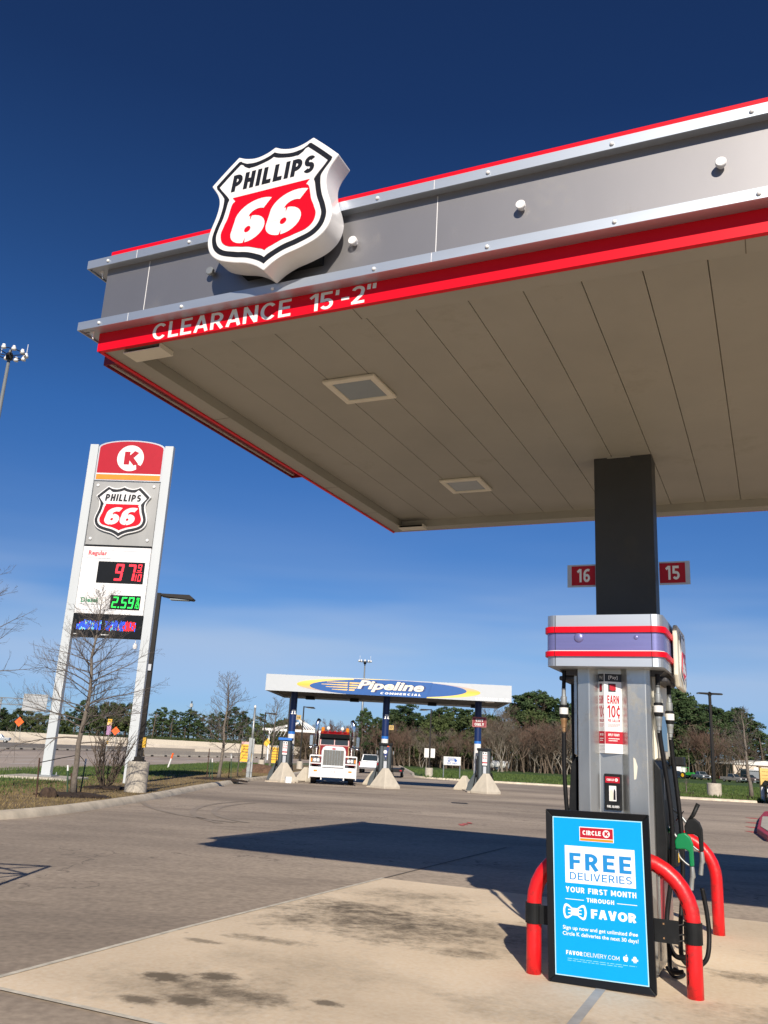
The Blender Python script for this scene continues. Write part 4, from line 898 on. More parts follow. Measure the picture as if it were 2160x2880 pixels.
hose([(3.99, 2.86, .06), (4.06, 2.72, .03), (4.12, 2.85, .028), (4.03, 3.0, .03)], .012)
def nozzle(o_, m_, sc, nm, label):
    x, y, z = o_; b = MB()
    P = lambda a, c: (x + a * sc, z + c * sc)
    b.prism([P(-.005, .06), P(.02, .115), P(.075, .13), P(.115, .10), P(.135, .05), P(.138, -.12), P(.105, -.125), P(.10, -.01), P(.07, .005), P(.0, .0)], 1, y - .022, y + .022)
    o = b.build(nm, m_, pump, bevel=.009, bseg=3); o['label'] = label
    s = MB(); s.tube(spline([(x + .01 * sc, y, z + .09 * sc), (x - .04 * sc, y, z + .15 * sc), (x - .09 * sc, y, z + .19 * sc)]), .012, 10); s.build('spout', galv, o, smooth=True)
    g = MB(); g.lathe((0, 0, 0), [(.055, 0), (.057, .006), (.02, .01), (.02, .02)], 16); q = g.build('splash_guard', m_, o); q.data.transform(Matrix.Translation((x - .035 * sc, y, z + .135 * sc)) @ Matrix.Rotation(radians(-52), 4, 'Y'))
    lv = MB(); lv.tube(spline([(x + .01 * sc, y, z + .005 * sc), (x + .03 * sc, y, z - .06 * sc), (x + .085 * sc, y, z - .11 * sc), (x + .11 * sc, y, z - .115 * sc)]), .007, 8); lv.build('lever', galv, o, smooth=True)
    sw = MB(); sw.tube([(x + .12 * sc, y, z - .125 * sc), (x + .122 * sc, y, z - .20 * sc), (x + .115 * sc, y, z - .215 * sc), (x + .105 * sc, y, z - .30 * sc)], [.017, .022, .018, .019], 12); q = sw.build('swivel', galv, o); smooth_by_angle(q, 40)
    return o
nozzle((4.08, 2.97, .93), green_noz, 1.0, 'green_fuel_nozzle', 'green diesel nozzle')
n2 = nozzle((4.12, 3.38, 1.02), blackp, 1.05, 'black_fuel_nozzle', 'black petrol nozzle')
MB().tube([(4.14, 3.38, 1.12), (4.19, 3.38, 1.18), (4.235, 3.38, 1.275)], [.010, .018, .019], 10).build('squeegee_handle', blackp, pump, smooth=True)
b = MB(); b.box((4.03, 2.88, .80), (4.10, 3.06, .93)); b.build('nozzle_boot', blackp, pump, bevel=.01)
b = MB(); b.box((4.101, 2.93, .83), (4.103, 3.0, .90)); b.build('yellow_sticker', yellow, pump)
b = MB(); b.box((4.03, 3.28, .80), (4.10, 3.46, .93)); b.build('nozzle_boot', blackp, pump, bevel=.01)
# left side hose and nozzles
hose([(3.21, 2.8, 2.34), (3.205, 2.8, 2.18)], .017)
breakaway(3.205, 2.8, 2.20, False)
hose([(3.205, 2.8, 1.82), (3.207, 2.8, 1.5), (3.225, 2.8, 1.2), (3.25, 2.85, .8), (3.22, 2.95, .4), (3.15, 3.05, .12), (3.08, 3.1, .15), (3.1, 3.05, .5)], .018)
hose([(3.18, 3.3, 2.30), (3.19, 3.3, 1.5), (3.22, 3.3, .8), (3.1, 3.35, .15), (3.05, 3.3, .4)], .018)
b = MB(); b.prism([(3.13, .98), (3.16, 1.10), (3.23, 1.12), (3.25, .95), (3.18, .93)], 1, 3.02, 3.07); b.build('black_fuel_nozzle', blackp, pump, bevel=.01)
rebase(pump, 3.63, 3.25)

# ================================================================== HOOP GUARDS
def hoop(v, label, scuffs=True):
    t = near('hoop_guard', label, 'hoop guard', 'red hoop guards at the pump island'); u0, u1, H, R_ = 3.085, 4.25, .90, .40
    P = [(u0, v, -.05), (u0, v, .2), (u0, v, H - R_)]
    for i in range(1, 9): w = pi - (pi / 2) * i / 8; P.append((u0 + R_ + R_ * cos(w), v, H - R_ + R_ * sin(w)))
    for i in range(0, 9): w = pi / 2 - (pi / 2) * i / 8; P.append((u1 - R_ + R_ * cos(w), v, H - R_ + R_ * sin(w)))
    P += [(u1, v, .2), (u1, v, -.05)]
    MB().tube(P, .0575, 20).build('pipe', red_pipe, t, smooth=True)
    if scuffs:
        rng = random.Random(4); b = MB()
        for i in range(70):
            w = rng.uniform(-.45, .75) if i < 56 else rng.uniform(.9, 1.3); rad = .0578; ph = rng.uniform(-2.6, -.9)
            cx, cz = u1 - R_ + R_ * cos(w), H - R_ + R_ * sin(w)
            if w < 0: cx, cz = u1, H - R_ + w * .9
            er = Vector((cos(max(w, 0)), 0, sin(max(w, 0)))); et = Vector((-er.z, 0, er.x)); ev = Vector((0, 1, 0))
            n_ = (er * cos(ph + pi / 2) * -1 + ev * -abs(sin(ph)) * 1).normalized(); c_ = Vector((cx, v, cz)) + n_ * rad; s_ = n_.cross(et).normalized()
            l1, l2 = rng.uniform(.006, .030), rng.uniform(.003, .009)
            b.add([c_ + et * l1, c_ + s_ * l2, c_ - et * l1 * .7 + s_ * l2 * .4, c_ - s_ * l2], [(0, 1, 2, 3)])
        b.build('scuff_marks', blackp, t)
    rebase(t, (u0 + u1) / 2, v)
hoop(2.26, 'red bent-pipe hoop guard in front of the near pump holding the blue poster')
hoop(4.99, 'red bent-pipe hoop guard behind the near pump', False)

rk2 = thing('unseen_rack', 'unseen open braced metal rack just outside the left edge, seen by its lattice shadow', 'rack', (-4.5, 7.5, 0), .05)  # out of view, added to throw the lattice shadow onto the paving
b = MB(); H_ = 2.2
for x in (-.75, .65): b.tube([(x, 0, 0), (x, 0, H_)], .028, 6)
b.build('post', galv, rk2); b = MB()
for z in (H_, H_ - .42): b.tube([(-.75, 0, z), (.65, 0, z)], .024, 6)
b.build('crossbar', galv, rk2); b = MB(); b.tube([(.65, 0, H_), (-.2, 0, H_ - .42)], .018, 6); b.tube([(-.2, 0, H_), (.65, 0, H_ - .42)], .018, 6); b.tube([(.65, 0, H_ - .42), (-.75, 0, .5)], .018, 6); b.build('brace', galv, rk2)
# ================================================================== POSTER SIGN
ps_ = near('poster_sign', 'black framed bright blue delivery poster strapped to the red hoop', 'poster')
pw, ph = .768, 1.203; FW = .047
rot = radians(1.05); fr = Frame((3.238, 2.115, .006), (cos(rot), 0, sin(rot)), (-sin(rot), 0, cos(rot)))
b = MB()
def rb(x0, y0, x1, y1, n0, n1, bb): bb.add([fr.p(*q) for q in ((x0, y0, n0), (x1, y0, n0), (x1, y1, n0), (x0, y1, n0), (x0, y0, n1), (x1, y0, n1), (x1, y1, n1), (x0, y1, n1))], [(0, 3, 2, 1), (4, 5, 6, 7), (0, 1, 5, 4), (1, 2, 6, 5), (2, 3, 7, 6), (3, 0, 4, 7)])
# mitred frame
for k, (p0, p1, q1, q0) in enumerate((((0, 0), (pw, 0), (pw - FW, FW), (FW, FW)), ((pw, 0), (pw, ph), (pw - FW, ph - FW), (pw - FW, FW)), ((pw, ph), (0, ph), (FW, ph - FW), (pw - FW, ph - FW)), ((0, ph), (0, 0), (FW, FW), (FW, ph - FW)))):
    P = [p0, p1, q1, q0]; c = (sum(p[0] for p in P) / 4, sum(p[1] for p in P) / 4)
    P = [(x + (c[0] - x) * .004, y + (c[1] - y) * .004) for x, y in P]; hs_ = [.026, .026, .016, .016]
    b.add([fr.p(x, y, -.02) for x, y in P] + [fr.p(x, y, h_) for (x, y), h_ in zip(P, hs_)], [(0, 3, 2, 1), (4, 5, 6, 7), (0, 1, 5, 4), (1, 2, 6, 5), (2, 3, 7, 6), (3, 0, 4, 7)])
b.build('frame', black, ps_, bevel=.0025)
rect(fr, .01, .01, pw - .01, ph - .01, -.018, .004, 'backing', blackp, ps_)
x0, y0, x1, y1 = FW + .002, FW + .002, pw - FW - .002, ph - FW - .002
rect(fr, x0, y0, x1, y1, .0042, .008, 'poster_margin', mat('pale_blue_margin', (.45, .75, .88), .4), ps_)
po = rect(fr, x0 + .008, y0 + .008, x1 - .008, y1 - .008, .0082, .010, 'poster', poster_blue, ps_)
N0 = .0115
lx = lambda f: x0 + (x1 - x0) * f
ly = lambda f: y1 - (y1 - y0) * f
# positions as fractions of the poster measured down from its top
rect(fr, lx(.305), ly(.150), lx(.685), ly(.058), .0102, .0110, 'logo_edge', txt_white, po)
rect(fr, lx(.312), ly(.128), lx(.678), ly(.063), .0111, .0120, 'logo_red', red_vinyl, po)
rect(fr, lx(.312), ly(.1475), lx(.678), ly(.1325), .0111, .0120, 'logo_orange', orange, po)
sans('CIRCLE', fr, lx(.34), ly(.110), lx(.545) - lx(.34), .032, .0124, txt_white, po, 'logo_lettering', t=.22)
def cdisc(cx, cy, r_, n, nm, m_, par, notch=True, fr=fr):
    k = 36; P = [(cx + r_ * cos(2 * pi * i / k), cy + r_ * sin(2 * pi * i / k)) for i in range(k)]
    return plate(fr, P, n, n + .0008, nm, m_, par)
cdisc(lx(.605), ly(.0955), .0265, .0122, 'logo_disc', txt_white, po)
sans('K', fr, lx(.605) - .013, ly(.0955) - .015, .029, .031, .0132, red_vinyl, po, 'logo_lettering', t=.26)
rect(fr, lx(.135), ly(.423), lx(.905), ly(.185), .0102, .0110, 'white_box', txt_white, po)
sans('FREE', fr, lx(.185), ly(.337), lx(.865) - lx(.185), .118, N0, poster_bluetxt, po, 'headline', t=.20, gap=.20)
sans('DELIVERIES', fr, lx(.185), ly(.401), lx(.865) - lx(.185), .052, N0, poster_bluetxt, po, 'headline', t=.135, gap=.15)
sans('YOUR FIRST MONTH', fr, lx(.135), ly(.482), lx(.905) - lx(.135), .038, .0106, txt_white, po, 'headline', t=.20, gap=.14)
sans('THROUGH', fr, lx(.365), ly(.535), lx(.665) - lx(.365), .029, .0106, txt_white, po, 'headline', t=.20, gap=.13)
for a, c in ((.128, .335), (.695, .91)): rect(fr, lx(a), ly(.5275), lx(c), ly(.5235), .0102, .0108, 'rule', txt_white, po)
sans('FAVOR', fr, lx(.41), ly(.632), lx(.895) - lx(.41), .062, .0106, txt_white, po, 'brand_lettering', t=.235, gap=.085)
# bow-tie mark: outlined bow with a knot
bx, by = lx(.232), ly(.602)
def bow(k):
    k *= .84
    return [(bx + x * k, by + y * k) for x, y in catmull([(-.022, .030), (-.062, .058), (-.088, .056), (-.102, .02), (-.102, -.02), (-.088, -.056), (-.062, -.058), (-.022, -.030)], 4) + catmull([(.022, -.030), (.062, -.058), (.088, -.056), (.102, -.02), (.102, .02), (.088, .056), (.062, .058), (.022, .030)], 4)]
plate(fr, bow(1.0), .0102, .0108, 'bow_outline', txt_white, po)
for sg in (-1, 1):
    plate(fr, [(bx + sg * x * .82, by + y * .79) for x, y in ([(.036, .028), (.064, .044), (.080, .042), (.088, .015), (.088, -.015), (.080, -.042), (.064, -.044), (.036, -.028)][::sg])], .0109, .0113, 'bow_wing', poster_blue, po)
    for yy in (-.012, .012): plate(fr, [(bx + sg * .026, by + yy - .0035), (bx + sg * .05, by + yy - .0035), (bx + sg * .05, by + yy + .0035), (bx + sg * .026, by + yy + .0035)][::sg], .0114, .0118, 'bow_pleat', txt_white, po)
plate(fr, [(bx - .020, by - .022), (bx + .020, by - .022), (bx + .020, by + .022), (bx - .020, by + .022)], .0114, .0119, 'bow_knot', txt_white, po)
text('Sign up now and get unlimited', fr, lx(.095), ly(.722), lx(.79) - lx(.095), .034, .0106, txt_white, po, 'body_lettering', bold=.012)
text('free', fr, lx(.81), ly(.713), lx(.905) - lx(.81), .026, .0106, txt_white, po, 'body_lettering', bold=.02, shear=.3)
text('Circle K deliveries the next 30 days!', fr, lx(.092), ly(.759), lx(.908) - lx(.092), .034, .0106, txt_white, po, 'body_lettering', bold=.012)
sans('FAVOR', fr, lx(.125), ly(.868), lx(.305) - lx(.125), .027, .0106, txt_white, po, 'web_lettering', t=.22)
sans('DELIVERY.COM', fr, lx(.32), ly(.868), lx(.70) - lx(.32), .027, .0106, txt_white, po, 'web_lettering', t=.10)
micro(fr, lx(.14), ly(.893), (x1 - x0) * .74, 2, .013, .0035, .0106, mat('pale_small_print', (.25, .66, .9), .5), po)
ax, ay = lx(.765), ly(.853)
plate(fr, catmull([(ax + x, ay + y) for x, y in ((0, .013), (.012, .015), (.017, .004), (.014, -.010), (.006, -.019), (0, -.017), (-.006, -.019), (-.014, -.010), (-.017, .004), (-.012, .015), (0, .013))], 4)[:-1][::-1], .0102, .0108, 'app_icon', txt_white, po)
plate(fr, [(ax + .001, ay + .016), (ax + .010, ay + .022), (ax + .008, ay + .030), (ax, ay + .022)], .0102, .0108, 'app_icon_leaf', txt_white, po)
ax = lx(.862)
plate(fr, [(ax - .013, ay - .012), (ax + .013, ay - .012), (ax + .013, ay + .006), (ax - .013, ay + .006)], .0102, .0108, 'app_icon', txt_white, po)
plate(fr, [(ax + .013 * cos(pi * i / 10), ay + .0085 + .013 * sin(pi * i / 10)) for i in range(11)], .0102, .0108, 'app_icon_head', txt_white, po)
for q in (-.019, .019): plate(fr, [(ax + q - .003, ay - .008), (ax + q + .003, ay - .008), (ax + q + .003, ay + .005), (ax + q - .003, ay + .005)], .0102, .0108, 'app_icon_arm', txt_white, po)
for q in (-.006, .006): plate(fr, [(ax + q - .003, ay - .020), (ax + q + .003, ay - .020), (ax + q + .003, ay - .0125), (ax + q - .003, ay - .0125)], .0102, .0108, 'app_icon_leg', txt_white, po)
# straps round the hoop legs
for sg, ux, xe in ((-1, 3.085, 3.235), (1, 4.25, 4.02)):
    z0, z1 = .36, .505
    b = MB()
    n = 12; a0, a1 = (-pi * 1.05, -pi * .12) if sg < 0 else (-pi * .88, pi * .05)
    P = [(ux + .066 * cos(a0 + (a1 - a0) * i / n), 2.26 + .066 * sin(a0 + (a1 - a0) * i / n)) for i in range(n + 1)] + [(ux + .061 * cos(a0 + (a1 - a0) * i / n), 2.26 + .061 * sin(a0 + (a1 - a0) * i / n)) for i in range(n + 1)][::-1]
    b.prism(P, 2, z0, z1); st_ = b.build('strap', blackp, ps_)
    b = MB()
    if sg < 0: b.box((3.142, 2.200, z0 + .005), (xe + .02, 2.206, z1 - .005))
    else: b.box((xe - .03, 2.150, z0 - .0), (4.165, 2.156, z1 + .01)); 
    b.build('bracket_arm', blackp, ps_)
    if sg > 0:
        b = MB()
        for z in (z0 + .03, z1 - .02): b.lathe((0, 0, 0), [(.008, 0), (.006, .003)], 8) if False else b.box((4.055, 2.1485, z - .006), (4.066, 2.1498, z + .006))
        b.build('bolt', brass, ps_)
        b = MB()
        for z in (z0 + .02, z0 + .06, z1 - .02): b.tube([(4.160, 2.153, z), (4.19, 2.17, z + .008), (4.205, 2.195, z - .01)], .006, 6)
        b.build('strap_tail', blackp, ps_)
rebase(ps_, 3.62, 2.115)

# ================================================================== PYLON SIGN
PB = gp(112, 2190, .13); PA = radians(4.3)
pyl = thing('pylon_sign', 'tall grey two-legged pylon sign with red K panel, shield and fuel prices', 'pylon sign', PB, -PA)
k_ = PB.y / 36.88                       # everything below was measured at 36.88 m
Z0 = PB.z
def pz(z): return (CAMH + (z - CAMH) * k_) - Z0
def px_(x): return (x + .30) * k_
PT = pz(14.28)
b = MB(); b.box((px_(-.30), 0, .14), (px_(.085), .24, PT)); b.build('leg', pylon_m, pyl, bevel=.01)
b = MB(); b.box((px_(3.185), 0, .0), (px_(3.57), .24, PT)); b.build('leg', pylon_m, pyl, bevel=.01)
fP = Frame((0, .02, 0))
# side reveal of the boxes between the legs
b = MB(); b.box((px_(.09), .10, pz(6.53)), (px_(3.18), .225, pz(12.88))); b.build('cabinet', sign_grey, pyl)
arch = [(px_(.095), pz(12.58)), (px_(3.175), pz(12.58)), (px_(3.175), pz(14.16))] + [(px_(1.635 + 1.54 * cos(w)), pz(14.16 + .36 * sin(w))) for w in [pi * i / 16 for i in range(1, 16)]] + [(px_(.095), pz(14.16))]
plate(Frame((0, .23, 0)), arch, .0, .19, 'header_cabinet', sign_grey, pyl)
ins = lambda P, cx, cz, s_: [((x - cx) * s_ + cx, (z - cz) * s_ + cz) for x, z in P]
cx_ = px_(1.635)
arch2 = [(px_(.16), pz(12.93)), (px_(3.11), pz(12.93)), (px_(3.11), pz(14.12))] + [(px_(1.635 + 1.475 * cos(w)), pz(14.12 + .345 * sin(w))) for w in [pi * i / 16 for i in range(1, 16)]] + [(px_(.16), pz(14.12))]
hd = plate(Frame((0, .038, 0)), arch2, .0, .008, 'red_header', red_vinyl, pyl)
rect(fP, px_(.16), pz(12.865), px_(3.11), pz(12.925), -.01, -.0055 + .002, 'white_stripe', white, pyl)
rect(fP, px_(.16), pz(12.63), px_(3.11), pz(12.86), -.018, -.008, 'orange_stripe', orange, pyl)
ck, cz = px_(1.635), pz(13.66); R_ = .615 * k_
P = [(ck + R_ * cos(2 * pi * i / 48), cz + R_ * sin(2 * pi * i / 48)) for i in range(48)]
plate(fP, P, -.0085, -.006, 'white_disc', txt_white, hd)
# K cut through the disc
sans('K', fP, ck - .285 * k_, cz - .31 * k_, .60 * k_, .62 * k_, -.0050, red_vinyl, hd, 'letter', t=.27)
plate(fP, [(ck + .29 * k_, cz - .30 * k_), (ck + .36 * k_, cz - .66 * k_), (ck + .62 * k_, cz - .42 * k_), (ck + .33 * k_, cz - .26 * k_)][::1], -.0058, -.0052, 'disc_notch', red_vinyl, hd)
# brushed panel with shield
rect(fP, px_(.12), pz(9.60), px_(3.14), pz(12.52), -.07, -.012, 'brushed_panel', mat('brushed_aluminium_panel', (.33, .33, .32), .5, .35, var=.14, scale=.8, stretch=(1, 1, .3)), pyl)
rect(fP, px_(.12), pz(9.52), px_(3.14), pz(9.585), -.07, -.0, 'dark_sill', black, pyl)
for x, z in ((.32, 12.33), (2.90, 12.33), (.32, 9.86), (2.90, 9.86)):
    b = MB(); b.ball((px_(x), .02 + .012 - .02, pz(z)), .065, 12, (1, .5, 1)); b.build('dome_bolt', white, pyl, smooth=True)
shg = bpy.data.objects.new('shield_badge', None); COL.objects.link(shg); shg.parent = pyl
shield(shg, Frame((px_(1.60), .0315, pz(9.90))), 2.40 * k_, .10, 2.0, .022, .076, .112)
# price cabinet
rect(fP, px_(.09), pz(6.54), px_(3.13), pz(9.51), -.07, -.0, 'price_panel', white, pyl, bevel=.01)
b = MB()
for (a, c, d, e) in ((.2, 9.33, 3.03, 9.36), (.2, 6.70, 3.03, 6.72), (.2, 6.7, .215, 9.33), (3.015, 6.7, 3.03, 9.33)): b.box((px_(a), .016, pz(c)), (px_(d), .0195, pz(e)))
b.build('panel_rib', sign_grey, pyl)
def lbl(x0, z0, x1, z1, s, m_):
    rect(fP, px_(x0), pz(z0), px_(x1), pz(z1), .0005, .006, 'label_strip', whitep, pyl)
    rect(fP, px_(x0), pz(z0) - .018, px_(x1), pz(z0) - .002, .0005, .012, 'label_ledge', sign_grey, pyl)
    text(s, fP, px_(x0 + .07), pz(z0 + .06), None, (.22 if s == 'Diesel' else .26) * k_, .008, m_, pyl, 'label_lettering', bold=.045, spacing=1.06)
lbl(.28, 9.0, 1.38, 9.30, 'Regular', txt_pink); lbl(.24, 6.96, 1.36, 7.27, 'Diesel', txt_green)
SEG = {'9': 'abcdfg', '7': 'abc', '2': 'abged', '5': 'afgcd', '1': 'bc', '0': 'abcdef', '6': 'afgedc'}
def seg7(bb, ch, x, z, w, h, t_, sh=.10, fr=fP, n0=.014, n1=.017):
    g = t_ * .25; q = {'a': (x + g, z + h - t_, x + w - g, z + h), 'g': (x + g, z + h / 2 - t_ / 2, x + w - g, z + h / 2 + t_ / 2), 'd': (x + g, z, x + w - g, z + t_),
         'f': (x, z + h / 2 + g, x + t_, z + h - g), 'b': (x + w - t_, z + h / 2 + g, x + w, z + h - g), 'e': (x, z + g, x + t_, z + h / 2 - g), 'c': (x + w - t_, z + g, x + w, z + h / 2 - g)}
    for s_ in SEG[ch]:
        x0, z0, x1, z1 = q[s_]; kx = lambda zz: sh * (zz - z)
        # lamps in the segment
        hor = (x1 - x0) > (z1 - z0); n = 6 if hor else 7
        for i in range(n):
            f0, f1 = i / n, (i + .82) / n
            a0, a1, c0, c1 = (x0 + (x1 - x0) * f0, x0 + (x1 - x0) * f1, z0, z1) if hor else (x0, x1, z0 + (z1 - z0) * f0, z0 + (z1 - z0) * f1)
            bb.add([fr.p(a0 + kx(c0), c0, n1), fr.p(a1 + kx(c0), c0, n1), fr.p(a1 + kx(c1), c1, n1), fr.p(a0 + kx(c1), c1, n1)], [(0, 1, 2, 3)])
sc1 = rect(fP, px_(.86), pz(7.90), px_(2.95), pz(8.855), .0005, .012, 'price_screen', black, pyl)
def digit(ch, x, z, w, h, t_, m_, par):
    d = MB(); seg7(d, ch, x, z, w, h, t_); obj('price_digit', d.mesh('price_digit'), m_, par)
for a_ in (('9', px_(1.62), pz(8.02), .36 * k_, .74 * k_, .085), ('7', px_(2.16), pz(8.02), .36 * k_, .74 * k_, .085), ('9', px_(2.64), pz(8.47), .17 * k_, .30 * k_, .034), ('1', px_(2.50), pz(8.02), .12 * k_, .31 * k_, .034), ('0', px_(2.68), pz(8.02), .16 * k_, .31 * k_, .034)): digit(*a_, led_red, sc1)
MB().box((px_(2.62), .004, pz(8.40)), (px_(2.86), .006, pz(8.425))).build('fraction_bar', led_red, sc1)
sc2 = rect(fP, px_(1.615), pz(6.76), px_(2.95), pz(7.38), .0005, .012, 'price_screen', black, pyl)
for a_ in (('2', px_(1.69), pz(6.83), .24 * k_, .48 * k_, .05), ('5', px_(2.09), pz(6.83), .24 * k_, .48 * k_, .05), ('9', px_(2.40), pz(6.83), .24 * k_, .48 * k_, .05), ('9', px_(2.77), pz(7.11), .11 * k_, .19 * k_, .02), ('1', px_(2.68), pz(6.83), .08 * k_, .19 * k_, .02), ('0', px_(2.80), pz(6.83), .10 * k_, .19 * k_, .02)): digit(*a_, led_green, sc2)
MB().box((px_(1.985), .004, pz(6.83)), (px_(2.04), .006, pz(6.885))).build('price_point', led_green, sc2); MB().box((px_(2.76), .004, pz(7.06)), (px_(2.91), .006, pz(7.08))).build('fraction_bar', led_green, sc2)
# message board
mb_ = rect(fP, px_(.10), pz(5.54), px_(3.16), pz(6.525), -.30, .035, 'message_board', black, pyl, bevel=.01)
rng = random.Random(11)
G = {m_: MB() for m_ in ('red_led', 'blue_led', 'cyan_led', 'white_acrylic')}
for i in range(50):
    f = i / 49; x = .30 + 2.56 * f
    if .42 < f < .47: continue
    zt, zb = 6.25 - .16 * max(0, .12 - f) / .12 + rng.uniform(-.05, .03), 5.84 + rng.uniform(-.02, .03)
    z = zb
    while z < zt:
        h = rng.uniform(.07, .16); r_ = rng.random()
        m_ = ('red_led' if r_ < .8 else 'white_acrylic') if f > .80 and r_ < .9 else 'red_led' if r_ < .05 else 'white_acrylic' if r_ < .16 else 'cyan_led' if r_ < .34 else 'blue_led'
        if not (.68 < f < .75 and z > 6.1): G[m_].add([fP.p(px_(x), pz(z), .0365), fP.p(px_(x + .022), pz(z), .0365), fP.p(px_(x + .027), pz(min(z + h, zt)), .0365), fP.p(px_(x + .005), pz(min(z + h, zt)), .0365)], [(0, 1, 2, 3)])
        z += h
for m_, b in G.items(): obj('message_lights', b.mesh('message_lights'), MATS[m_], mb_)['kind'] = 'stuff'
micro(fP, px_(1.42), pz(5.63), .42 * k_, 1, .05, .035, .0365, txt_white, mb_, 'maker_lettering', random.Random(2)); micro(fP, px_(.22), pz(5.63), .16 * k_, 1, .05, .03, .0365, txt_white, mb_, 'maker_lettering', random.Random(3))
b = MB(); b.tube([(px_(2.93), .1, pz(5.54)), (px_(2.93), .1, pz(5.33))], .012, 5); b.lathe((px_(2.93), .1, pz(5.12)), [(.075, 0), (.08, .14), (.05, .17), (.05, .21)], 10); b.build('hanging_sensor', white, pyl)
b = MB(); b.box((px_(-.42), -.14, .09), (px_(.23), .52, .139)); b.build('base_plate', galv, pyl)
b = MB()
for x in (-.34, .15):
    for y in (-.07, .44): b.lathe((px_(x), y, .139), [(.03, 0), (.03, .06), (.018, .065), (.018, .11)], 8)
b.build('anchor_bolts', galv, pyl)
ped = thing('concrete_footing', 'low pale concrete footing under the left pylon leg', 'footing', PB + Vector((0, 0, 0)), -PA)
b = MB(); b.box((-1.25, -.75, -.25), (1.35, 1.25, .088)); b.build('footing_block', concrete_old, ped, bevel=.03)
ped2 = thing('concrete_footing', 'low concrete footing under the right pylon leg behind the lamp base', 'footing', PB + Vector((0, 0, 0)), -PA)
b = MB(); b.box((px_(2.9), -.35, -.25), (px_(3.85), 1.0, -.002)); b.build('footing_block', concrete_old, ped2, bevel=.03)

# ================================================================== LAMP POSTS
def lamp_post(label, base, H, heads=1, arm_dir=1, base_h=.75, base_r=.31, rz=0.0, box=False, group='dark bronze lamp posts', s=1.0):
    t = thing('lamp_post', label, 'lamp post', base, rz, group)
    MB().lathe((0, 0, -.3), [(base_r, 0), (base_r, .3 + base_h - .02), (base_r - .02, .3 + base_h)], 24).build('concrete_base', concrete_old, t); smooth_by_angle(t.children[-1], 40)
    b = MB(); b.cbox((0, 0, base_h + .02), (.34, .34, .04)); b.cbox((0, 0, base_h + .09), (.26, .26, .1)); b.build('pole_shoe', bronze, t)
    b = MB(); b.tube([(0, 0, base_h), (0, 0, H)], [.105 * s, .085 * s], 4); o = b.build('pole', bronze, t); o.data.transform(Matrix.Rotation(pi / 4, 4, 'Z'))
    for sg in ((arm_dir,) if heads == 1 else (1, -1)):
        b = MB(); b.prism([(sg * .07, H - .10), (sg * .32, H - .14), (sg * 1.12, H - .20), (sg * 1.16, H - .15), (sg * 1.0, H - .03), (sg * .07, H - .03)] if heads == 1 else [(sg * .10, H - .05), (sg * .95, H - .0), (sg * 1.0, H + .05), (sg * .85, H + .10), (sg * .10, H + .10)], 1, -.17, .17)
        h = b.build('lamp_head', bronze, t, bevel=.015)
        MB().box((min(sg * .38, sg * .98), -.13, H - .205 if heads == 1 else H - .03), (max(sg * .38, sg * .98), .13, H - .175 if heads == 1 else H - .004)).build('lamp_lens', lens, h)
    if heads == 2: MB().lathe((0, 0, H - .12), [(.14, 0), (.14, .1), (.18, .2), (.05, .3), (.0, .31)], 12).build('pole_cap', bronze, t)
    if box:
        b = MB(); b.box((.075, -.14, base_h + .42), (.17, -.02, base_h + .72)); b.build('yellow_switch_box', yellow, t); b = MB(); b.box((-.045, -.125, base_h + 2.75), (.05, -.112, base_h + 2.95)); b.build('small_notice', sign_grey, t)
    return t
lb = gp(380, 2228, .13); H1 = aty(447, 1668, lb.y).z - lb.z
lamp_post('dark lamp post leaning over the right pylon leg on a stained concrete drum', lb, H1, 1, 1, .90, .33, 0.0, True)
p = gp(1206, 2184, .12); lamp_post('dark lamp post with white boards at its foot, head pointing left', p, aty(1209, 1994, p.y).z - p.z, 1, -1, .80, .38)
wbx = thing('notice_boards', 'pair of small blank white boards strapped to a lamp post', 'notice board', p + Vector((0, -.12, 1.0 + .75)))
b = MB(); b.box((-.52, -.02, .0), (-.09, .0, .85)); b.build('board', whitep, wbx); b = MB(); b.box((.09, -.02, .0), (.5, .0, .85)); b.build('board', whitep, wbx)
p = gp(1208, 2184, .12)
p = gp(2010, 2240, .13); lamp_post('dark twin-headed lamp post on a pale drum right of the near pump', p, aty(1991, 1952, p.y).z - p.z, 2, 1, .95, .52, 0, s=1.4)
p = Vector((-6.5, 68.0, gz(68) + .12)); lamp_post('dark lamp post behind the left blue column, its head hidden by the canopy', p, 6.75, 1, 1, .75, .31)
p = Vector((-10.3, 84.0, gz(84) + .12)); lamp_post('short dark lamp post behind the left blue column, head just above its number plate', p, aty(850, 2009, 84).z - p.z, 1, 1, .75, .31)
p = Vector((-7.0, 88.0, gz(88) + .12)); lamp_post('dark lamp post rising behind the red lorry stack, head pointing right', p, aty(889, 1988, 88).z - p.z, 1, 1, .75, .31)

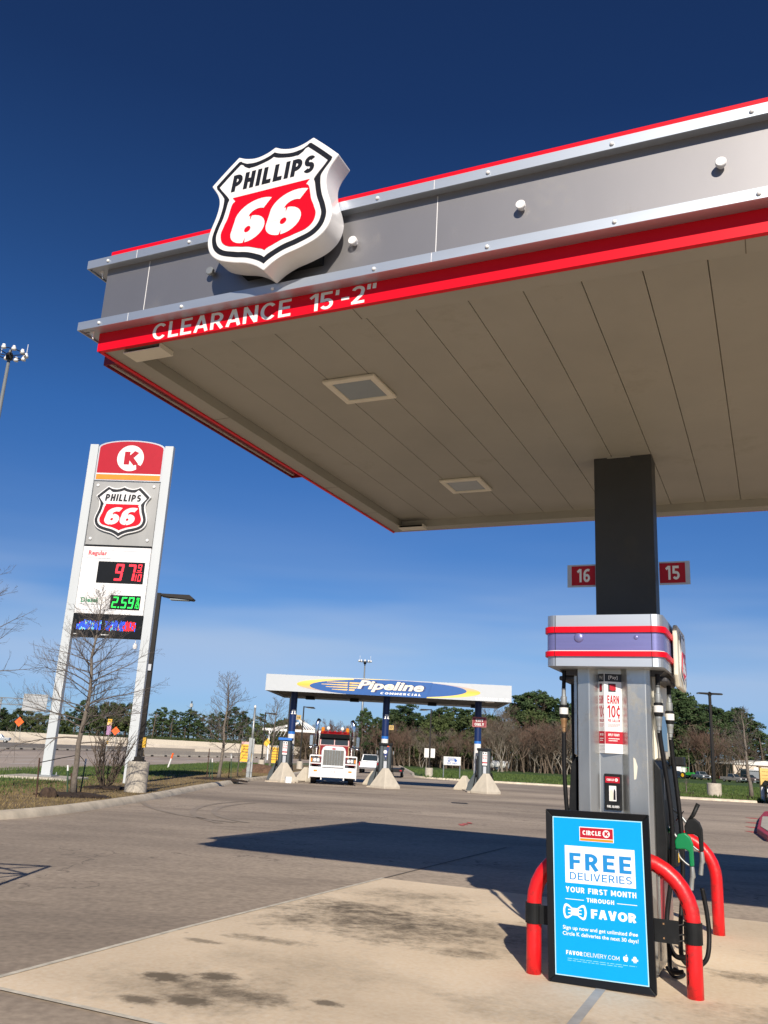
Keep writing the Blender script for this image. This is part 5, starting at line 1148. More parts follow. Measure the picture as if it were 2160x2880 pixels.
def high_mast(label, base, H, s=1.0):
    t = thing('high_mast_light', label, 'mast light', base, 0, 'highway mast lights')
    MB().tube([(0, 0, 0), (0, 0, H)], [.55 * s, .22 * s], 12).build('mast', galv, t, smooth=True)
    R0 = 2.25 * s
    b = MB(); P = [(R0 * cos(2 * pi * i / 24), R0 * sin(2 * pi * i / 24), H - .6 * s) for i in range(25)]; b.tube(P, .07 * s, 5)
    for i in range(6): w = 2 * pi * i / 6; b.tube([(0, 0, H - .9 * s), (R0 * cos(w), R0 * sin(w), H - .6 * s)], .07 * s, 5)
    b.lathe((0, 0, H - 1.5 * s), [(.5 * s, 0), (.55 * s, .5 * s), (.4 * s, 1.0 * s)], 10); b.build('lamp_ring', bronze, t)
    for i in range(10):
        w = 2 * pi * (i + .5) / 10; c = (R0 * cos(w), R0 * sin(w), H - .75 * s)
        b = MB(); b.lathe(c, [(.36 * s, 0), (.34 * s, .28 * s), (.22 * s, .48 * s), (.20 * s, .66 * s), (0, .68 * s)], 10); b.build('mast_lamp', white, t, smooth=True)
    for w in (.5, 2.6): MB().tube([(R0 * cos(w), R0 * sin(w), H), (R0 * cos(w), R0 * sin(w), H + 1.6 * s)], .05 * s, 4).build('lightning_rod', white, t)
q = aty(30, 985, 92); high_mast('very tall highway mast light with a lamp ring, cut by the left edge', Vector((q.x, 92, gz(92))), q.z - gz(92), .78)
q = aty(1027, 1856, 330); high_mast('distant highway mast light rising above the truck canopy', Vector((q.x, 330, -1.7)), q.z + 1.7, 1.05)

# ================================================================== TRUCK CANOPY
A2 = radians(2.5); TB = gp(*(700 + 790 / 2.07375, 1850 + 755 / 2.07375)); YF = 49.0
TO = Vector((.813 * YF / 48.43, YF, gz(YF)))
kz = YF / 48.43
tc_ = thing('truck_canopy', 'long white and blue truck fuel canopy on three navy columns reading Pipeline', 'canopy', TO, -A2)
zf = lambda z: (CAMH + (z - CAMH) * kz) - TO.z
xf = lambda x: x * kz
z0, z1 = zf(4.385), zf(5.29); XL, XR = xf(-6.935), xf(6.80); CD = 7.6
b = MB(); b.box((XL, .0, z0), (XR, .04, z1)); b.box((XL, CD - .04, z0), (XR, CD, z1)); b.box((XL, .0405, z0), (XL + .04, CD - .0405, z1)); b.box((XR - .04, .0405, z0), (XR, CD - .0405, z1)); b.build('fascia', mat('pale_grey_fascia', (.50, .53, .555), .4, var=.03), tc_)
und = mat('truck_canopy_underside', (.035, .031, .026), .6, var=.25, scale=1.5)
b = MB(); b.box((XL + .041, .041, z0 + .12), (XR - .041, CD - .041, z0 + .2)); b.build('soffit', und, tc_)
b = MB(); b.box((XL + .05, .05, z0 + .5), (XR - .05, CD - .05, z0 + .56)); b.build('roof_deck', galv, tc_)
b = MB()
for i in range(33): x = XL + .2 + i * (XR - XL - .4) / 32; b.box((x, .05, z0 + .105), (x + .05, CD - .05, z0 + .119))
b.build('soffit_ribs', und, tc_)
for i, x in enumerate((-5.4, -2.6, 2.3, 5.0)):
    b = MB(); b.box((xf(x), CD - 1.3, z0 - .08), (xf(x) + .55, CD - .75, z0 + .104)); b.build('canopy_lamp', blackp, tc_)
b = MB(); b.box((XR - 1.4, .5, z0 - .03), (XR - .9, .9, z0 + .104)); b.build('canopy_lamp', whitep, tc_)
fT = Frame((0, -.004, 0))
def ell(cx, cz, rx, rz, n=48, a0=0.0, a1=2 * pi): return [(cx + rx * cos(a0 + (a1 - a0) * i / n), cz + rz * sin(a0 + (a1 - a0) * i / n)) for i in range(n)]
def clipz(P, lo, hi): return [(x, min(max(z, lo), hi)) for x, z in P]
cxm = xf(-.05); czm = zf(4.80)
# yellow flash ellipse and blue oval, both running off the top and bottom of the fascia
M = bpy.data.materials.new('yellow_to_white_print'); M.use_nodes = True; nt = M.node_tree; pr = nt.nodes['Principled BSDF']; pr.inputs['Roughness'].default_value = .45
tcn = nt.nodes.new('ShaderNodeTexCoord'); sp_ = nt.nodes.new('ShaderNodeSeparateXYZ'); ml = nt.nodes.new('ShaderNodeMath'); ml.operation = 'MULTIPLY_ADD'; ml.inputs[1].default_value = .16; ml.inputs[2].default_value = .5
sx_ = nt.nodes.new('ShaderNodeMath'); sx_.operation = 'SIGN'; mm_ = nt.nodes.new('ShaderNodeMath'); mm_.operation = 'MULTIPLY'; zz_ = nt.nodes.new('ShaderNodeMath'); zz_.operation = 'MULTIPLY_ADD'; zz_.inputs[1].default_value = 1.25; zz_.inputs[2].default_value = -czm * 1.25
rr = nt.nodes.new('ShaderNodeValToRGB'); rr.color_ramp.elements[0].position = .12; rr.color_ramp.elements[0].color = (.42, .36, .42, 1); rr.color_ramp.elements[1].position = .48; rr.color_ramp.elements[1].color = (.86, .52, .05, 1)
q = rr.color_ramp.elements.new(.85); q.color = (.88, .66, .18, 1)
ad_ = nt.nodes.new('ShaderNodeMath'); ad_.operation = 'ADD'; ad_.inputs[1].default_value = .5
for a_, b_ in ((tcn.outputs['Object'], sp_.inputs[0]), (sp_.outputs[0], sx_.inputs[0]), (sp_.outputs[2], zz_.inputs[0]), (zz_.outputs[0], mm_.inputs[0]), (sx_.outputs[0], mm_.inputs[1]), (mm_.outputs[0], ad_.inputs[0])): nt.links.new(a_, b_)
inv = nt.nodes.new('ShaderNodeMath'); inv.operation = 'SUBTRACT'; inv.inputs[0].default_value = 1.0
nt.links.new(ad_.outputs[0], inv.inputs[1]); nt.links.new(inv.outputs[0], rr.inputs[0]); nt.links.new(rr.outputs[0], pr.inputs['Base Color'])
def tilt(P, k): return [(x, z + k * (x - cxm)) for x, z in P]
lo, hi = z0 + .012, z1 - .012
plate(fT, clipz(tilt(ell(cxm, zf(4.815), xf(5.13), .47, 64), .0), lo, hi), 0, .004, 'yellow_swoosh', M, tc_)
plate(fT, clipz(tilt(ell(xf(-.07), zf(4.81), xf(4.385), .455, 64), .012), lo + .003, hi - .003), .0045, .009, 'blue_oval', blue_log, tc_)
pan = plate(fT, [(xf(-2.36), z0 + .0), (xf(2.09), z0 + .0), (xf(2.40), zf(5.235)), (xf(-1.98), zf(5.235))], .0095, .07, 'logo_panel', blue_log, tc_)
gold = mat('pale_gold_print', (.80, .55, .20), .45, var=.1); pale = mat('pale_cream_print', (.86, .78, .60), .45)
b = MB()
for z, l, r in ((4.99, -3.5, -1.72), (4.86, -3.8, -1.78), (4.73, -3.55, -1.86), (4.60, -3.2, -1.93)):
    for (l_, r_, n) in ((l, min(r, -2.32), .012),): b.add([fT.p(xf(l_), zf(z), n), fT.p(xf(r_) - .03, zf(z - .02), n), fT.p(xf(r_) + .02, zf(z + .055), n), fT.p(xf(l_), zf(z + .03), n)], [(0, 1, 2, 3)])
obj('gold_stripes', b.mesh('gold_stripes'), gold, tc_)
b = MB()
for z, r in ((4.99, -1.66), (4.86, -1.75), (4.73, -1.84), (4.60, -1.95)):
    b.add([fT.p(xf(-2.24), zf(z - .02), .0715), fT.p(xf(r), zf(z - .02), .0715), fT.p(xf(r) + .05, zf(z + .055), .0715), fT.p(xf(-2.22), zf(z + .055), .0715)], [(0, 1, 2, 3)])
obj('gold_stripes', b.mesh('gold_stripes'), gold, pan)
navy = mat('dark_navy_print', (.008, .03, .16), .5)
text('Pipeline', fT, xf(-1.72), zf(4.55), xf(3.76), .64, .0712, navy, pan, 'name_outline', bold=.06, shear=.26)
text('Pipeline', fT, xf(-1.78), zf(4.57), xf(3.72), .62, .0725, pale, pan, 'name_lettering', bold=.035, shear=.26)
sans('COMMERCIAL', fT, xf(-.48), zf(4.475), xf(2.26), .115, .0725, txt_white, pan, 'name_lettering', t=.24, shear=.25, gap=.2)
sans("CLEARANCE 16'-2\"", fT, xf(4.80), z0 + .055, xf(1.88), .14, .002, mat('bright_white_lettering', (.88, .88, .88), .4), tc_, 'clearance_lettering', t=.17)
COLX = [-5.53, -.16, 5.13]
for i, x in enumerate(COLX):
    cx = xf(x); cy = 2.0; r_ = .20
    o = MB().cyl((cx, cy, zf(2.25)), (cx, cy, z0 + .105), r_, n=24).build('column', blue_deep, tc_); smooth_by_angle(o)
    c = MB().cyl((cx, cy, zf(2.10)), (cx, cy, zf(2.249)), r_ + .002, n=24).build('blue_ring', blue_lt, o); smooth_by_angle(c)
    c = MB().cyl((cx, cy, -.1), (cx, cy, zf(2.099)), r_, n=24).build('white_foot', whitep, o); smooth_by_angle(c)
    if i < 2:
        fr_ = Frame((cx + .03, cy - r_ - .012, zf(3.26)))
        b = MB()
        for (a0, c0, a1, c1) in ((-.08, .12, .13, .20), (-.08, .0, -.02, .11), (.07, .0, .13, .11), (-.12, -.05, -.01, -.005), (.05, -.05, .16, -.005)): b.add([fr_.p(a0, c0), fr_.p(a1, c0), fr_.p(a1, c1), fr_.p(a0, c1)], [(0, 1, 2, 3)])
        obj('white_symbol', b.mesh('white_symbol'), txt_white, o)
def tpt(x, y, z=0.0):
    return TO + Vector((cos(A2) * x + sin(A2) * y, -sin(A2) * x + cos(A2) * y, 0)) + Vector((0, 0, z))
for n, x, z, lab in (('16', xf(COLX[0]) + .215, zf(2.92), 'small tan plate numbered 16 on the left navy column'), ('17', xf(COLX[1]) + .215, zf(2.62), 'small tan plate numbered 17 on the middle navy column')):
    t = thing('number_plate', lab, 'number plate', tpt(x, 2.0, z), -A2, 'tan number plates on the navy columns'); fr_ = Frame((0, 0, 0))
    rect(fr_, 0, 0, .27, .26, -.02, 0, 'plate', tan_plate, t); text(n, fr_, .06, .07, .15, .12, .002, txt_blk, t, 'numeral', bold=.02)
t = thing('exit_sign', 'dark red EXIT ONLY sign on the right navy column', 'sign', tpt(xf(4.79), 1.77, zf(3.02)), -A2); fr_ = Frame((0, 0, 0))
ew, eh = xf(.80), .57
rect(fr_, 0, 0, ew, eh, -.03, 0, 'sign_plate', maroon, t)
pk_ = mat('pinkish_border', (.62, .30, .28), .5)
b = MB()
for q in ((.015, .015, ew - .015, .03), (.015, eh - .03, ew - .015, eh - .015), (.015, .03, .03, eh - .03), (ew - .03, .03, ew - .015, eh - .03)): b.add([fr_.p(q[0], q[1], .002), fr_.p(q[2], q[1], .002), fr_.p(q[2], q[3], .002), fr_.p(q[0], q[3], .002)], [(0, 1, 2, 3)])
obj('border', b.mesh('border'), pk_, t)
sl_ = mat('silver_lettering', (.60, .58, .56), .5)
sans('EXIT', fr_, ew * .24, eh * .53, ew * .54, eh * .28, .003, sl_, t, 'lettering', t=.24); sans('ONLY', fr_, ew * .15, eh * .13, ew * .68, eh * .28, .003, sl_, t, 'lettering', t=.24)

# --- truck-lane dispensers
def truck_pump(x, label, top_m, kind):
    t = thing('truck_pump', label, 'fuel pump', tpt(x, .95), -A2, 'grey dispensers under the truck canopy'); H = 2.30; w = .33
    b = MB(); b.prism([(-w, 0), (-w, -.25), (-w + .06, -.32), (-.14, -.32), (-.10, -.27), (.12, -.27), (.16, -.32), (w - .06, -.32), (w, -.25), (w, .35), (-w, .35)], 2, .05, H - .10); b.build('body', grey_pump, t, bevel=.008)
    b = MB(); b.box((-w - .05, -.38, H - .10), (w + .05, .40, H + .04)); b.build('cap', top_m, t, bevel=.015)
    fr_ = Frame((0, -.325, 0))
    if kind == 'earn':
        lf = rect(fr_, -.11, 1.42, .15, 2.14, 0, .008, 'leaflet', white, t)
        for a in (-.10, .025):
            rect(fr_, a + .02, 2.02, a + .075, 2.11, .0085, .010, 'black_patch', txt_blk, lf)
            sans('EARN', fr_, a + .01, 1.90, .10, .07, .010, red_vinyl, lf, 'offer_lettering', t=.2); sans('10¢', fr_, a + .01, 1.74, .10, .12, .010, red_vinyl, lf, 'offer_lettering', t=.18)
        rect(fr_, -.11, 1.53, .15, 1.60, .0085, .010, 'red_footer', red_vinyl, lf)
    else:
        lf = plate(fr_, [(-.09, 1.75), (.06, 1.42), (.20, 2.12), (.10, 2.14), (.06, 1.98), (-.02, 2.0)], 0, .006, 'blue_decal', navy, t); rect(fr_, .10, 2.14, .20, 2.22, 0, .006, 'orange_decal', hiviz, t)
        plate(fr_, ell(.0, 1.86, .10, .10, 20), .0065, .009, 'white_badge', whitep, lf); plate(fr_, ell(.03, 1.62, .035, .035, 16), .0065, .009, 'white_badge', whitep, lf)
    rect(fr_, -.06, .98, .11, 1.36, 0, .012, 'notice_panel', sign_grey, t)
    g = rect(fr_, -.035, .60, .085, .92, 0, .03, 'glove_dispenser', blackp, t); rect(fr_, -.025, .82, .075, .89, .0305, .033, 'red_label', red_vinyl, g); rect(fr_, .01, .68, .06, .78, .0305, .033, 'paper_slot', cream, g)
    for sg in (-1, 1):
        b = MB(); b.prism([(-.10, .10), (-.10, 1.9), (.30, 1.9), (.30, .10)], 0, sg * (w + .001), sg * (w + .05)); b.build('side_panel', blackp, t)
        b = MB(); b.tube(spline([(sg * (w + .12), -.12, 1.95), (sg * (w + .10), -.15, 1.3), (sg * (w + .16), -.2, .7), (sg * (w + .24), -.15, .28), (sg * (w + .2), 0, .2), (sg * (w + .16), .1, .6), (sg * (w + .1), .1, 1.0)]), .022, 8); b.build('hose', rubber, t, smooth=True)
        b = MB(); b.lathe((sg * (w + .12), -.12, 1.72), [(.02, 0), (.035, .03), (.035, .16), (.02, .2)], 8); b.build('hose_coupling', galv, t)
        b = MB(); b.prism([(-.12, .9), (-.05, 1.02), (.1, 1.0), (.1, .8), (.0, .78)], 0, sg * (w + .052), sg * (w + .11)); b.build('nozzle', blackp, t)
    b = MB(); b.prism([(-w - .62, 0.02), (-w - .5, .45), (-w - .08, 1.12), (-w - .055, 1.12), (-w - .055, .02)], 1, .05, .32); b.build('side_skirt', grey_pump, t, bevel=.01)
    return t
truck_pump(xf(-5.67), 'grey truck-lane dispenser with a bright blue cap left of the lorry', blue_lt, 'earn')
truck_pump(xf(-.06), 'grey truck-lane dispenser with a blue and orange decal right of the lorry', black, 'decal')
truck_pump(xf(5.42), 'grey truck-lane dispenser under the EXIT ONLY sign', black, 'earn')

# --- concrete wedge guards
guard_m = mat('cream_cast_concrete', (.58, .52, .42), .85, var=.10, scale=3, bump=.12)
def guard(p, label, s=1.0, rz=0.0):
    t = thing('guard_block', label, 'guard block', p, rz, 'concrete guards at the truck islands')
    b = MB(); W_, H = .80 * s, 1.0 * s
    b.add([(-W_, .35 * s, -.02), (0, -.62 * s, -.02), (W_, .35 * s, -.02), (.0, .75 * s, -.02), (-W_, .35 * s, .10 * s), (0, -.62 * s, .10 * s), (W_, .35 * s, .10 * s), (0, .75 * s, .10 * s), (-.17 * s, .18 * s, H), (0, .02 * s, H), (.17 * s, .18 * s, H), (0, .26 * s, H)],
                [(3, 2, 1, 0), (0, 1, 5, 4), (1, 2, 6, 5), (2, 3, 7, 6), (3, 0, 4, 7), (4, 5, 9, 8), (5, 6, 10, 9), (6, 7, 11, 10), (7, 4, 8, 11), (8, 9, 10, 11)])
    b.build('wedge', guard_m, t, bevel=.02)
for i, (a, c, lab) in enumerate(((189, 727, 'cream concrete wedge guard before the blue-capped dispenser, white box at its foot'), (793, 764, 'cream concrete wedge guard before the middle dispenser'), (1393, 796, 'cream concrete wedge guard before the dispenser under EXIT ONLY'))):
    p = gp(700 + a / 2.07375, 1850 + c / 2.07375); guard(p + Vector((0, .62, 0)), lab, 1.0, -A2)
for a, lab in ((xf(-4.72), 'far cream wedge guard showing right of the blue-capped dispenser'), (xf(-.72), 'far cream wedge guard showing left of the middle dispenser'), (xf(4.58), 'far cream wedge guard showing left of the dispenser under EXIT ONLY')):
    p = tpt(a, 3.6); p.z = gz(p.y); guard(p, lab, .8, -A2 + .2)
isl = mat('island_concrete', (.50, .43, .34), .85, var=.15, scale=2)
for i, x in enumerate(COLX):
    p0 = tpt(xf(x) - .75, -1.6); b = MB()
    pts = [tpt(xf(x) + dx, dy) for dx, dy in ((-.75, -1.5), (.85, -1.5), (.85, 4.6), (-.75, 4.6))]
    b.add([(q.x, q.y, gz(q.y) - .02) for q in pts] + [(q.x, q.y, gz(q.y) + .045) for q in pts], [(0, 3, 2, 1), (4, 5, 6, 7), (0, 1, 5, 4), (1, 2, 6, 5), (2, 3, 7, 6), (3, 0, 4, 7)])
    tag(b.build('pump_island', isl), kind='structure')
p = gp(700 + 217 / 2.07375, 1850 + 729 / 2.07375)
t = thing('carton', 'small white carton standing against the left concrete wedge', 'box', p + Vector((.1, -.05, 0)), .3)
b = MB(); b.box((-.16, -.12, 0), (.16, .12, .30)); b.build('carton_body', whitep, t); MB().box((.1605, -.06, .06), (.162, .08, .22)).build('blue_label', blue_log, t); MB().box((-.17, -.13, .3005), (.17, .13, .32)).build('lid', white, t)

# ================================================================== LORRY
LK = gp((875 + 991) / 2, 2207.5); lor = thing('semi_truck', 'white-nosed dark red lorry with tall chrome stacks facing the camera', 'lorry', LK, radians(2.3))
S_ = 1.03
def lz(z): return z * S_
def wheel(par, x, y, r_, w, nm='wheel', rim=chrome):
    o = MB().cyl((x - w / 2, y, r_), (x + w / 2, y, r_), r_, n=24).build(nm, tyre_m, par, bevel=.03 * r_ / .5); smooth_by_angle(o, 40)
    for sg in (-1, 1):
        q = MB().cyl((x + sg * (w / 2 + .001), y, r_), (x + sg * (w / 2 + .015), y, r_), r_ * .56, r_ * .45, n=16).build('rim', rim, o)
    return o
for x in (-1.02, 1.02): wheel(lor, x, 1.05, .50, .30)
for y in (6.2, 7.5):
    for x in (-.95, .95): wheel(lor, x, y, .51, .58)
b = MB(); b.box((-.42, .5, .62), (-.30, 8.3, .90)); b.box((.30, .5, .62), (.42, 8.3, .90)); b.box((-.2995, 8.0, .62), (.2995, 8.2, .88)); b.build('chassis', blackp, lor)
b = MB(); b.lathe((0, 6.6, .92), [(.5, 0), (.55, .06), (.5, .12)], 14); b.build('fifth_wheel', blackp, lor)
# bumper and guard
b = MB(); b.prism([(-1.27, .36), (1.27, .36), (1.27, .90), (-1.27, .90)], 1, -.06, .10); bp = b.build('bumper', car_white, lor, bevel=.03)
b = MB()
for sg in (-1, 1):
    b.box((min(sg * .64, sg * 1.22), -.14, 1.44), (max(sg * .64, sg * 1.22), -.07, 1.52)); b.box((min(sg * .64, sg * 1.22), -.14, 1.05), (max(sg * .64, sg * 1.22), -.07, 1.11))
    b.box((min(sg * 1.2201, sg * 1.28), -.14, .28), (max(sg * 1.2201, sg * 1.28), -.07, 1.50)); b.box((min(sg * .57, sg * .6399), -.16, .24), (max(sg * .57, sg * .6399), -.07, 1.55))
b.box((-.5699, -.15, .90), (.5699, -.08, 1.0)); b.build('grille_guard', car_white, lor, bevel=.01)
for sg in (-1, 1): MB().box((sg * .93 - .09, -.078, .66), (sg * .93 + .09, -.0605, .74)).build('amber_marker', amber, bp)
MB().box((-.19, -.075, .56), (.19, -.0605, .80)).build('number_plate', whitep, bp); text('LX17M', Frame((0, -.0755, 0)), -.15, .62, .30, .10, .002, txt_grey, bp, 'plate_lettering', bold=.02)
# bonnet
b = MB(); b.prism([(-.66, .80), (.66, .80), (.66, 1.72), (.60, 1.90), (.46, 1.99), (-.46, 1.99), (-.60, 1.90), (-.66, 1.72)], 1, .12, 1.2); b.build('bonnet', car_white, lor, bevel=.03)
b = MB(); b.prism([(-.66, .80), (.66, .80), (.68, 1.75), (.62, 1.95), (.46, 2.03), (-.46, 2.03), (-.62, 1.95), (-.68, 1.75)], 1, 1.2005, 2.0); b.build('bonnet_rear', truck_red, lor)
gr = MB().box((-.545, .085, .92), (.545, .1195, 1.78)).build('grille', mat('grille_mesh', (.15, .15, .14), .45, .5, var=.2, scale=30), lor)
b = MB()
for x in (-.36, -.22, -.08, .08, .22, .36): b.box((x - .012, .03, .74), (x + .012, .0845, 1.80))
b.build('grille_bars', chrome, gr)
b = MB(); b.box((-.60, .07, 1.785), (.60, .118, 1.90)); b.box((-.60, .07, .80), (.60, .118, .915)); b.box((-.60, .07, .9155), (-.5455, .118, 1.7845)); b.box((.5455, .07, .9155), (.60, .118, 1.7845)); b.build('grille_surround', car_white, lor, bevel=.01)
plate(Frame((0, .068, 1.86)), ell(0, 0, .11, .04, 20), 0, .012, 'red_emblem', red_vinyl, lor)
# wings and lamps
for sg in (-1, 1):
    b = MB(); b.prism([(.15, 1.02), (.25, 1.22), (.55, 1.33), (1.5, 1.33), (1.75, 1.1), (1.75, .95), (1.55, 1.05), (.62, 1.05), (.40, .98)], 0, sg * .69, sg * 1.20); b.build('wing', truck_red, lor, bevel=.02)
    h = MB().box((min(sg * .72, sg * 1.14), .02, 1.12), (max(sg * .72, sg * 1.14), .149, 1.38)).build('headlamp', chrome, lor, bevel=.03)
    for x in (.82, 1.0): plate(Frame((sg * x, .018, 1.25)), ell(0, 0, .075, .085, 16), 0, .006, 'lamp_glass', whitep, h)
    MB().box((min(sg * 1.141, sg * 1.21), .06, 1.15), (max(sg * 1.141, sg * 1.21), .16, 1.36)).build('indicator', amber, h)
    o = MB().lathe((sg * .98, 1.95, 1.02), [(.16, 0), (.17, .02), (.17, .75), (.19, .78), (.19, .92), (.12, .98)], 16).build('air_cleaner', chrome, lor); smooth_by_angle(o)
    q = MB().cyl((sg * .82, 1.72, 1.1), (sg * .82, 1.72, 1.92), .02, n=8)
    pf = MB(); pf.box((sg * .84 - .05, 1.84, 1.35), (sg * .84 + .05, 1.86, 2.0)); pf.build('perforated_guard', mat('gold_perforated_panel', (.45, .30, .16), .4, .6, var=.7, scale=26), lor)
    P = [(sg * 1.06, 2.95, 1.05), (sg * 1.06, 2.95, 3.05), (sg * 1.06, 2.97, 3.2), (sg * 1.00, 3.03, 3.36), (sg * .96, 3.08, 3.42)]
    o = MB().tube(P, [.11, .11, .11, .12, .13], 16).build('exhaust_stack', chrome, lor, smooth=True)
    sh_ = MB().cyl((sg * 1.06, 2.95, 1.05), (sg * 1.06, 2.95, 2.05), .145, n=16).build('heat_shield', chrome, o); smooth_by_angle(sh_)
    m_ = MB().box((min(sg * 1.22, sg * 1.40), 1.95, 1.98), (max(sg * 1.22, sg * 1.40), 2.02, 2.55)).build('mirror', chrome, lor, bevel=.02)
    MB().tube([(sg * .88, 2.1, 2.56), (sg * 1.31, 2.0, 2.58)], .014, 6).build('mirror_arm', chrome, m_); MB().tube([(sg * .88, 2.1, 1.93), (sg * 1.31, 2.0, 1.94)], .014, 6).build('mirror_arm', chrome, m_)
    MB().ball((sg * 1.31, 1.97, 1.87), .09, 12, (1, .6, 1)).build('spot_mirror', chrome, m_, smooth=True)
    o = MB().cyl((sg * 1.0, 2.4, .72), (sg * 1.0, 4.6, .72), .31, n=20).build('fuel_tank', chrome, lor); smooth_by_angle(o)
    MB().box((min(sg * .75, sg * 1.2), 2.35, 1.05), (max(sg * .75, sg * 1.2), 3.0, 1.09)).build('step_plate', galv, lor)
# cab
cb = MB(); cb.add([(-.86, 2.0, 1.05), (.86, 2.0, 1.05), (.88, 4.2, 1.05), (-.88, 4.2, 1.05), (-.86, 2.0, 2.03), (.86, 2.0, 2.03), (.84, 2.22, 2.68), (-.84, 2.22, 2.68), (.82, 2.5, 2.80), (-.82, 2.5, 2.80), (.82, 4.2, 2.80), (-.82, 4.2, 2.80), (.88, 4.2, 2.03), (-.88, 4.2, 2.03)],
                  [(3, 2, 1, 0), (0, 1, 5, 4), (4, 5, 6, 7), (7, 6, 8, 9), (9, 8, 10, 11), (1, 2, 12, 5), (5, 12, 10, 8, 6), (3, 0, 4, 13), (13, 4, 7, 9, 11), (2, 3, 13, 12), (12, 13, 11, 10)])
cab = cb.build('cab', truck_red, lor, bevel=.03)
for x0_, x1_ in ((-.77, -.025), (.025, .77)):
    MB().add([(x0_, 1.985 + .01, 2.07), (x1_, 1.985 + .01, 2.07), (x1_ * .98, 2.165, 2.56), (x0_ * .98, 2.165, 2.56), (x0_, 2.03, 2.07), (x1_, 2.03, 2.07), (x1_ * .98, 2.20, 2.56), (x0_ * .98, 2.20, 2.56)], [(0, 1, 2, 3), (7, 6, 5, 4), (0, 4, 5, 1), (1, 5, 6, 2), (2, 6, 7, 3), (3, 7, 4, 0)]).build('windscreen', glass, cab)
MB().prism([(1.93, 2.44), (2.17, 2.66), (2.19, 2.66), (1.96, 2.43)], 0, -.84, .84).build('sun_visor', blackp, cab)
for sg in (-1, 1): MB().box((min(sg * .872, sg * .88), 2.5, 2.05), (max(sg * .872, sg * .88), 3.4, 2.58)).build('side_window', glass, cab)
for x in (-.62, -.32, 0, .32, .62): MB().box((x - .05, 2.36, 2.785), (x + .05, 2.46, 2.84)).build('roof_marker', red_vinyl, cab)
for x in (-.70, .70):
    o = MB().lathe((x, 2.6, 2.805), [(.09, 0), (.10, .02), (.10, .17), (.06, .22), (0, .225)], 12).build('amber_beacon', amber, cab)
for x in (-.40, .40):
    o = MB().ball((x, 2.5, 2.97), .105, 14, (1, .7, 1)).build('roof_lamp', whitep, cab, smooth=True); MB().cyl((x, 2.52, 2.80), (x, 2.52, 2.88), .03, n=8).build('lamp_stem', chrome, o)
    MB().tube([(x * 2.0, 3.0, 2.80), (x * 2.0, 3.0, 3.15)], .02, 6).build('air_horn', chrome, cab)
for sg in (-1, 1): MB().box((min(sg * .60, sg * 1.25), 8.25, .3), (max(sg * .60, sg * 1.25), 8.28, 1.0)).build('mud_flap', rubber, lor)

# ================================================================== SMALLER VEHICLES
def pickup(label, loc, rz, paint, L_=5.7, tail_to_cam=False, s=1.0, trim=True, group='parked and passing vehicles'):
    t = thing('pickup_truck', label, 'pickup truck', loc, rz, group); h = L_ / 2      # nose towards -y
    b = MB(); b.prism([(-h, .45), (-h + .05, .95), (-h + .25, 1.08), (-h + 1.55, 1.15), (h, 1.15), (h, .55), (h - .6, .5)], 0, -.97, .97); bo = b.build('body', paint, t, bevel=.05)
    b = MB(); b.add([(-.92, -h + 1.5, 1.13), (.92, -h + 1.5, 1.13), (.92, .85, 1.13), (-.92, .85, 1.13), (-.76, -h + 2.25, 1.86), (.76, -h + 2.25, 1.86), (.78, .62, 1.86), (-.78, .62, 1.86)], [(3, 2, 1, 0), (4, 5, 6, 7), (0, 1, 5, 4), (1, 2, 6, 5), (2, 3, 7, 6), (3, 0, 4, 7)]); cbn = b.build('cabin', paint, t, bevel=.05)
    L4 = lambda a, c, f: a + (c - a) * f
    def pane(A, B, C_, D, off):
        A, B, C_, D = map(Vector, (A, B, C_, D)); c = (A + B + C_ + D) / 4; n_ = (B - A).cross(D - A).normalized()
        if n_.dot(c - Vector((0, -.4, 1.4))) < 0: n_ = -n_
        P = [c + (q - c) * .86 + n_ * off for q in (A, B, C_, D)]; MB().add(P + [q - n_ * .03 for q in P], [(0, 1, 2, 3), (7, 6, 5, 4), (0, 4, 5, 1), (1, 5, 6, 2), (2, 6, 7, 3), (3, 7, 4, 0)]).build('window', glass, cbn)
    pane((-.92, -h + 1.5, 1.16), (.92, -h + 1.5, 1.16), (.76, -h + 2.25, 1.86), (-.76, -h + 2.25, 1.86), .012)
    pane((.92, .85, 1.2), (-.92, .85, 1.2), (-.78, .62, 1.86), (.78, .62, 1.86), .012)
    for sg in (-1, 1): pane((sg * .92, -h + 1.6, 1.16), (sg * .92, .85, 1.16), (sg * .78, .62, 1.86), (sg * .76, -h + 2.25, 1.86), .012)
    MB().box((-.85, .95, .9), (.85, h - .1, 1.152)).build('load_bed', blackp, t)
    b = MB(); b.box((-.60, -h - .012, .72), (.60, -h + .03, .98)); b.build('grille', blackp, bo); b = MB(); b.box((-.98, -h - .06, .45), (.98, -h + .02, .66)); b.build('bumper', chrome, bo, bevel=.02); b = MB(); b.box((-.98, h - .02, .45), (.98, h + .08, .64)); b.build('bumper', chrome, bo, bevel=.02)
    for sg in (-1, 1):
        MB().box((min(sg * .62, sg * .95), -h - .012, .76), (max(sg * .62, sg * .95), -h + .06, .97)).build('headlamp', whitep, bo); MB().box((min(sg * .84, sg * .975), h - .08, .74), (max(sg * .84, sg * .975), h + .01, 1.12)).build('tail_lamp', red_vinyl, bo)
        MB().box((min(sg * .96, sg * 1.15), -h + 1.75, 1.16), (max(sg * .96, sg * 1.15), -h + 1.87, 1.36)).build('mirror', blackp, bo)
        for y in (-h + 1.0, h - 1.15): wheel(t, sg * .84, y, .38, .26, 'wheel', galv)
    t.scale = (s, s, s)
    return t
q = gp(548, 2103); pickup('white pickup driving on the far highway lanes', Vector((q.x * .93, q.y * .93, gz(200))), radians(-78), car_white)
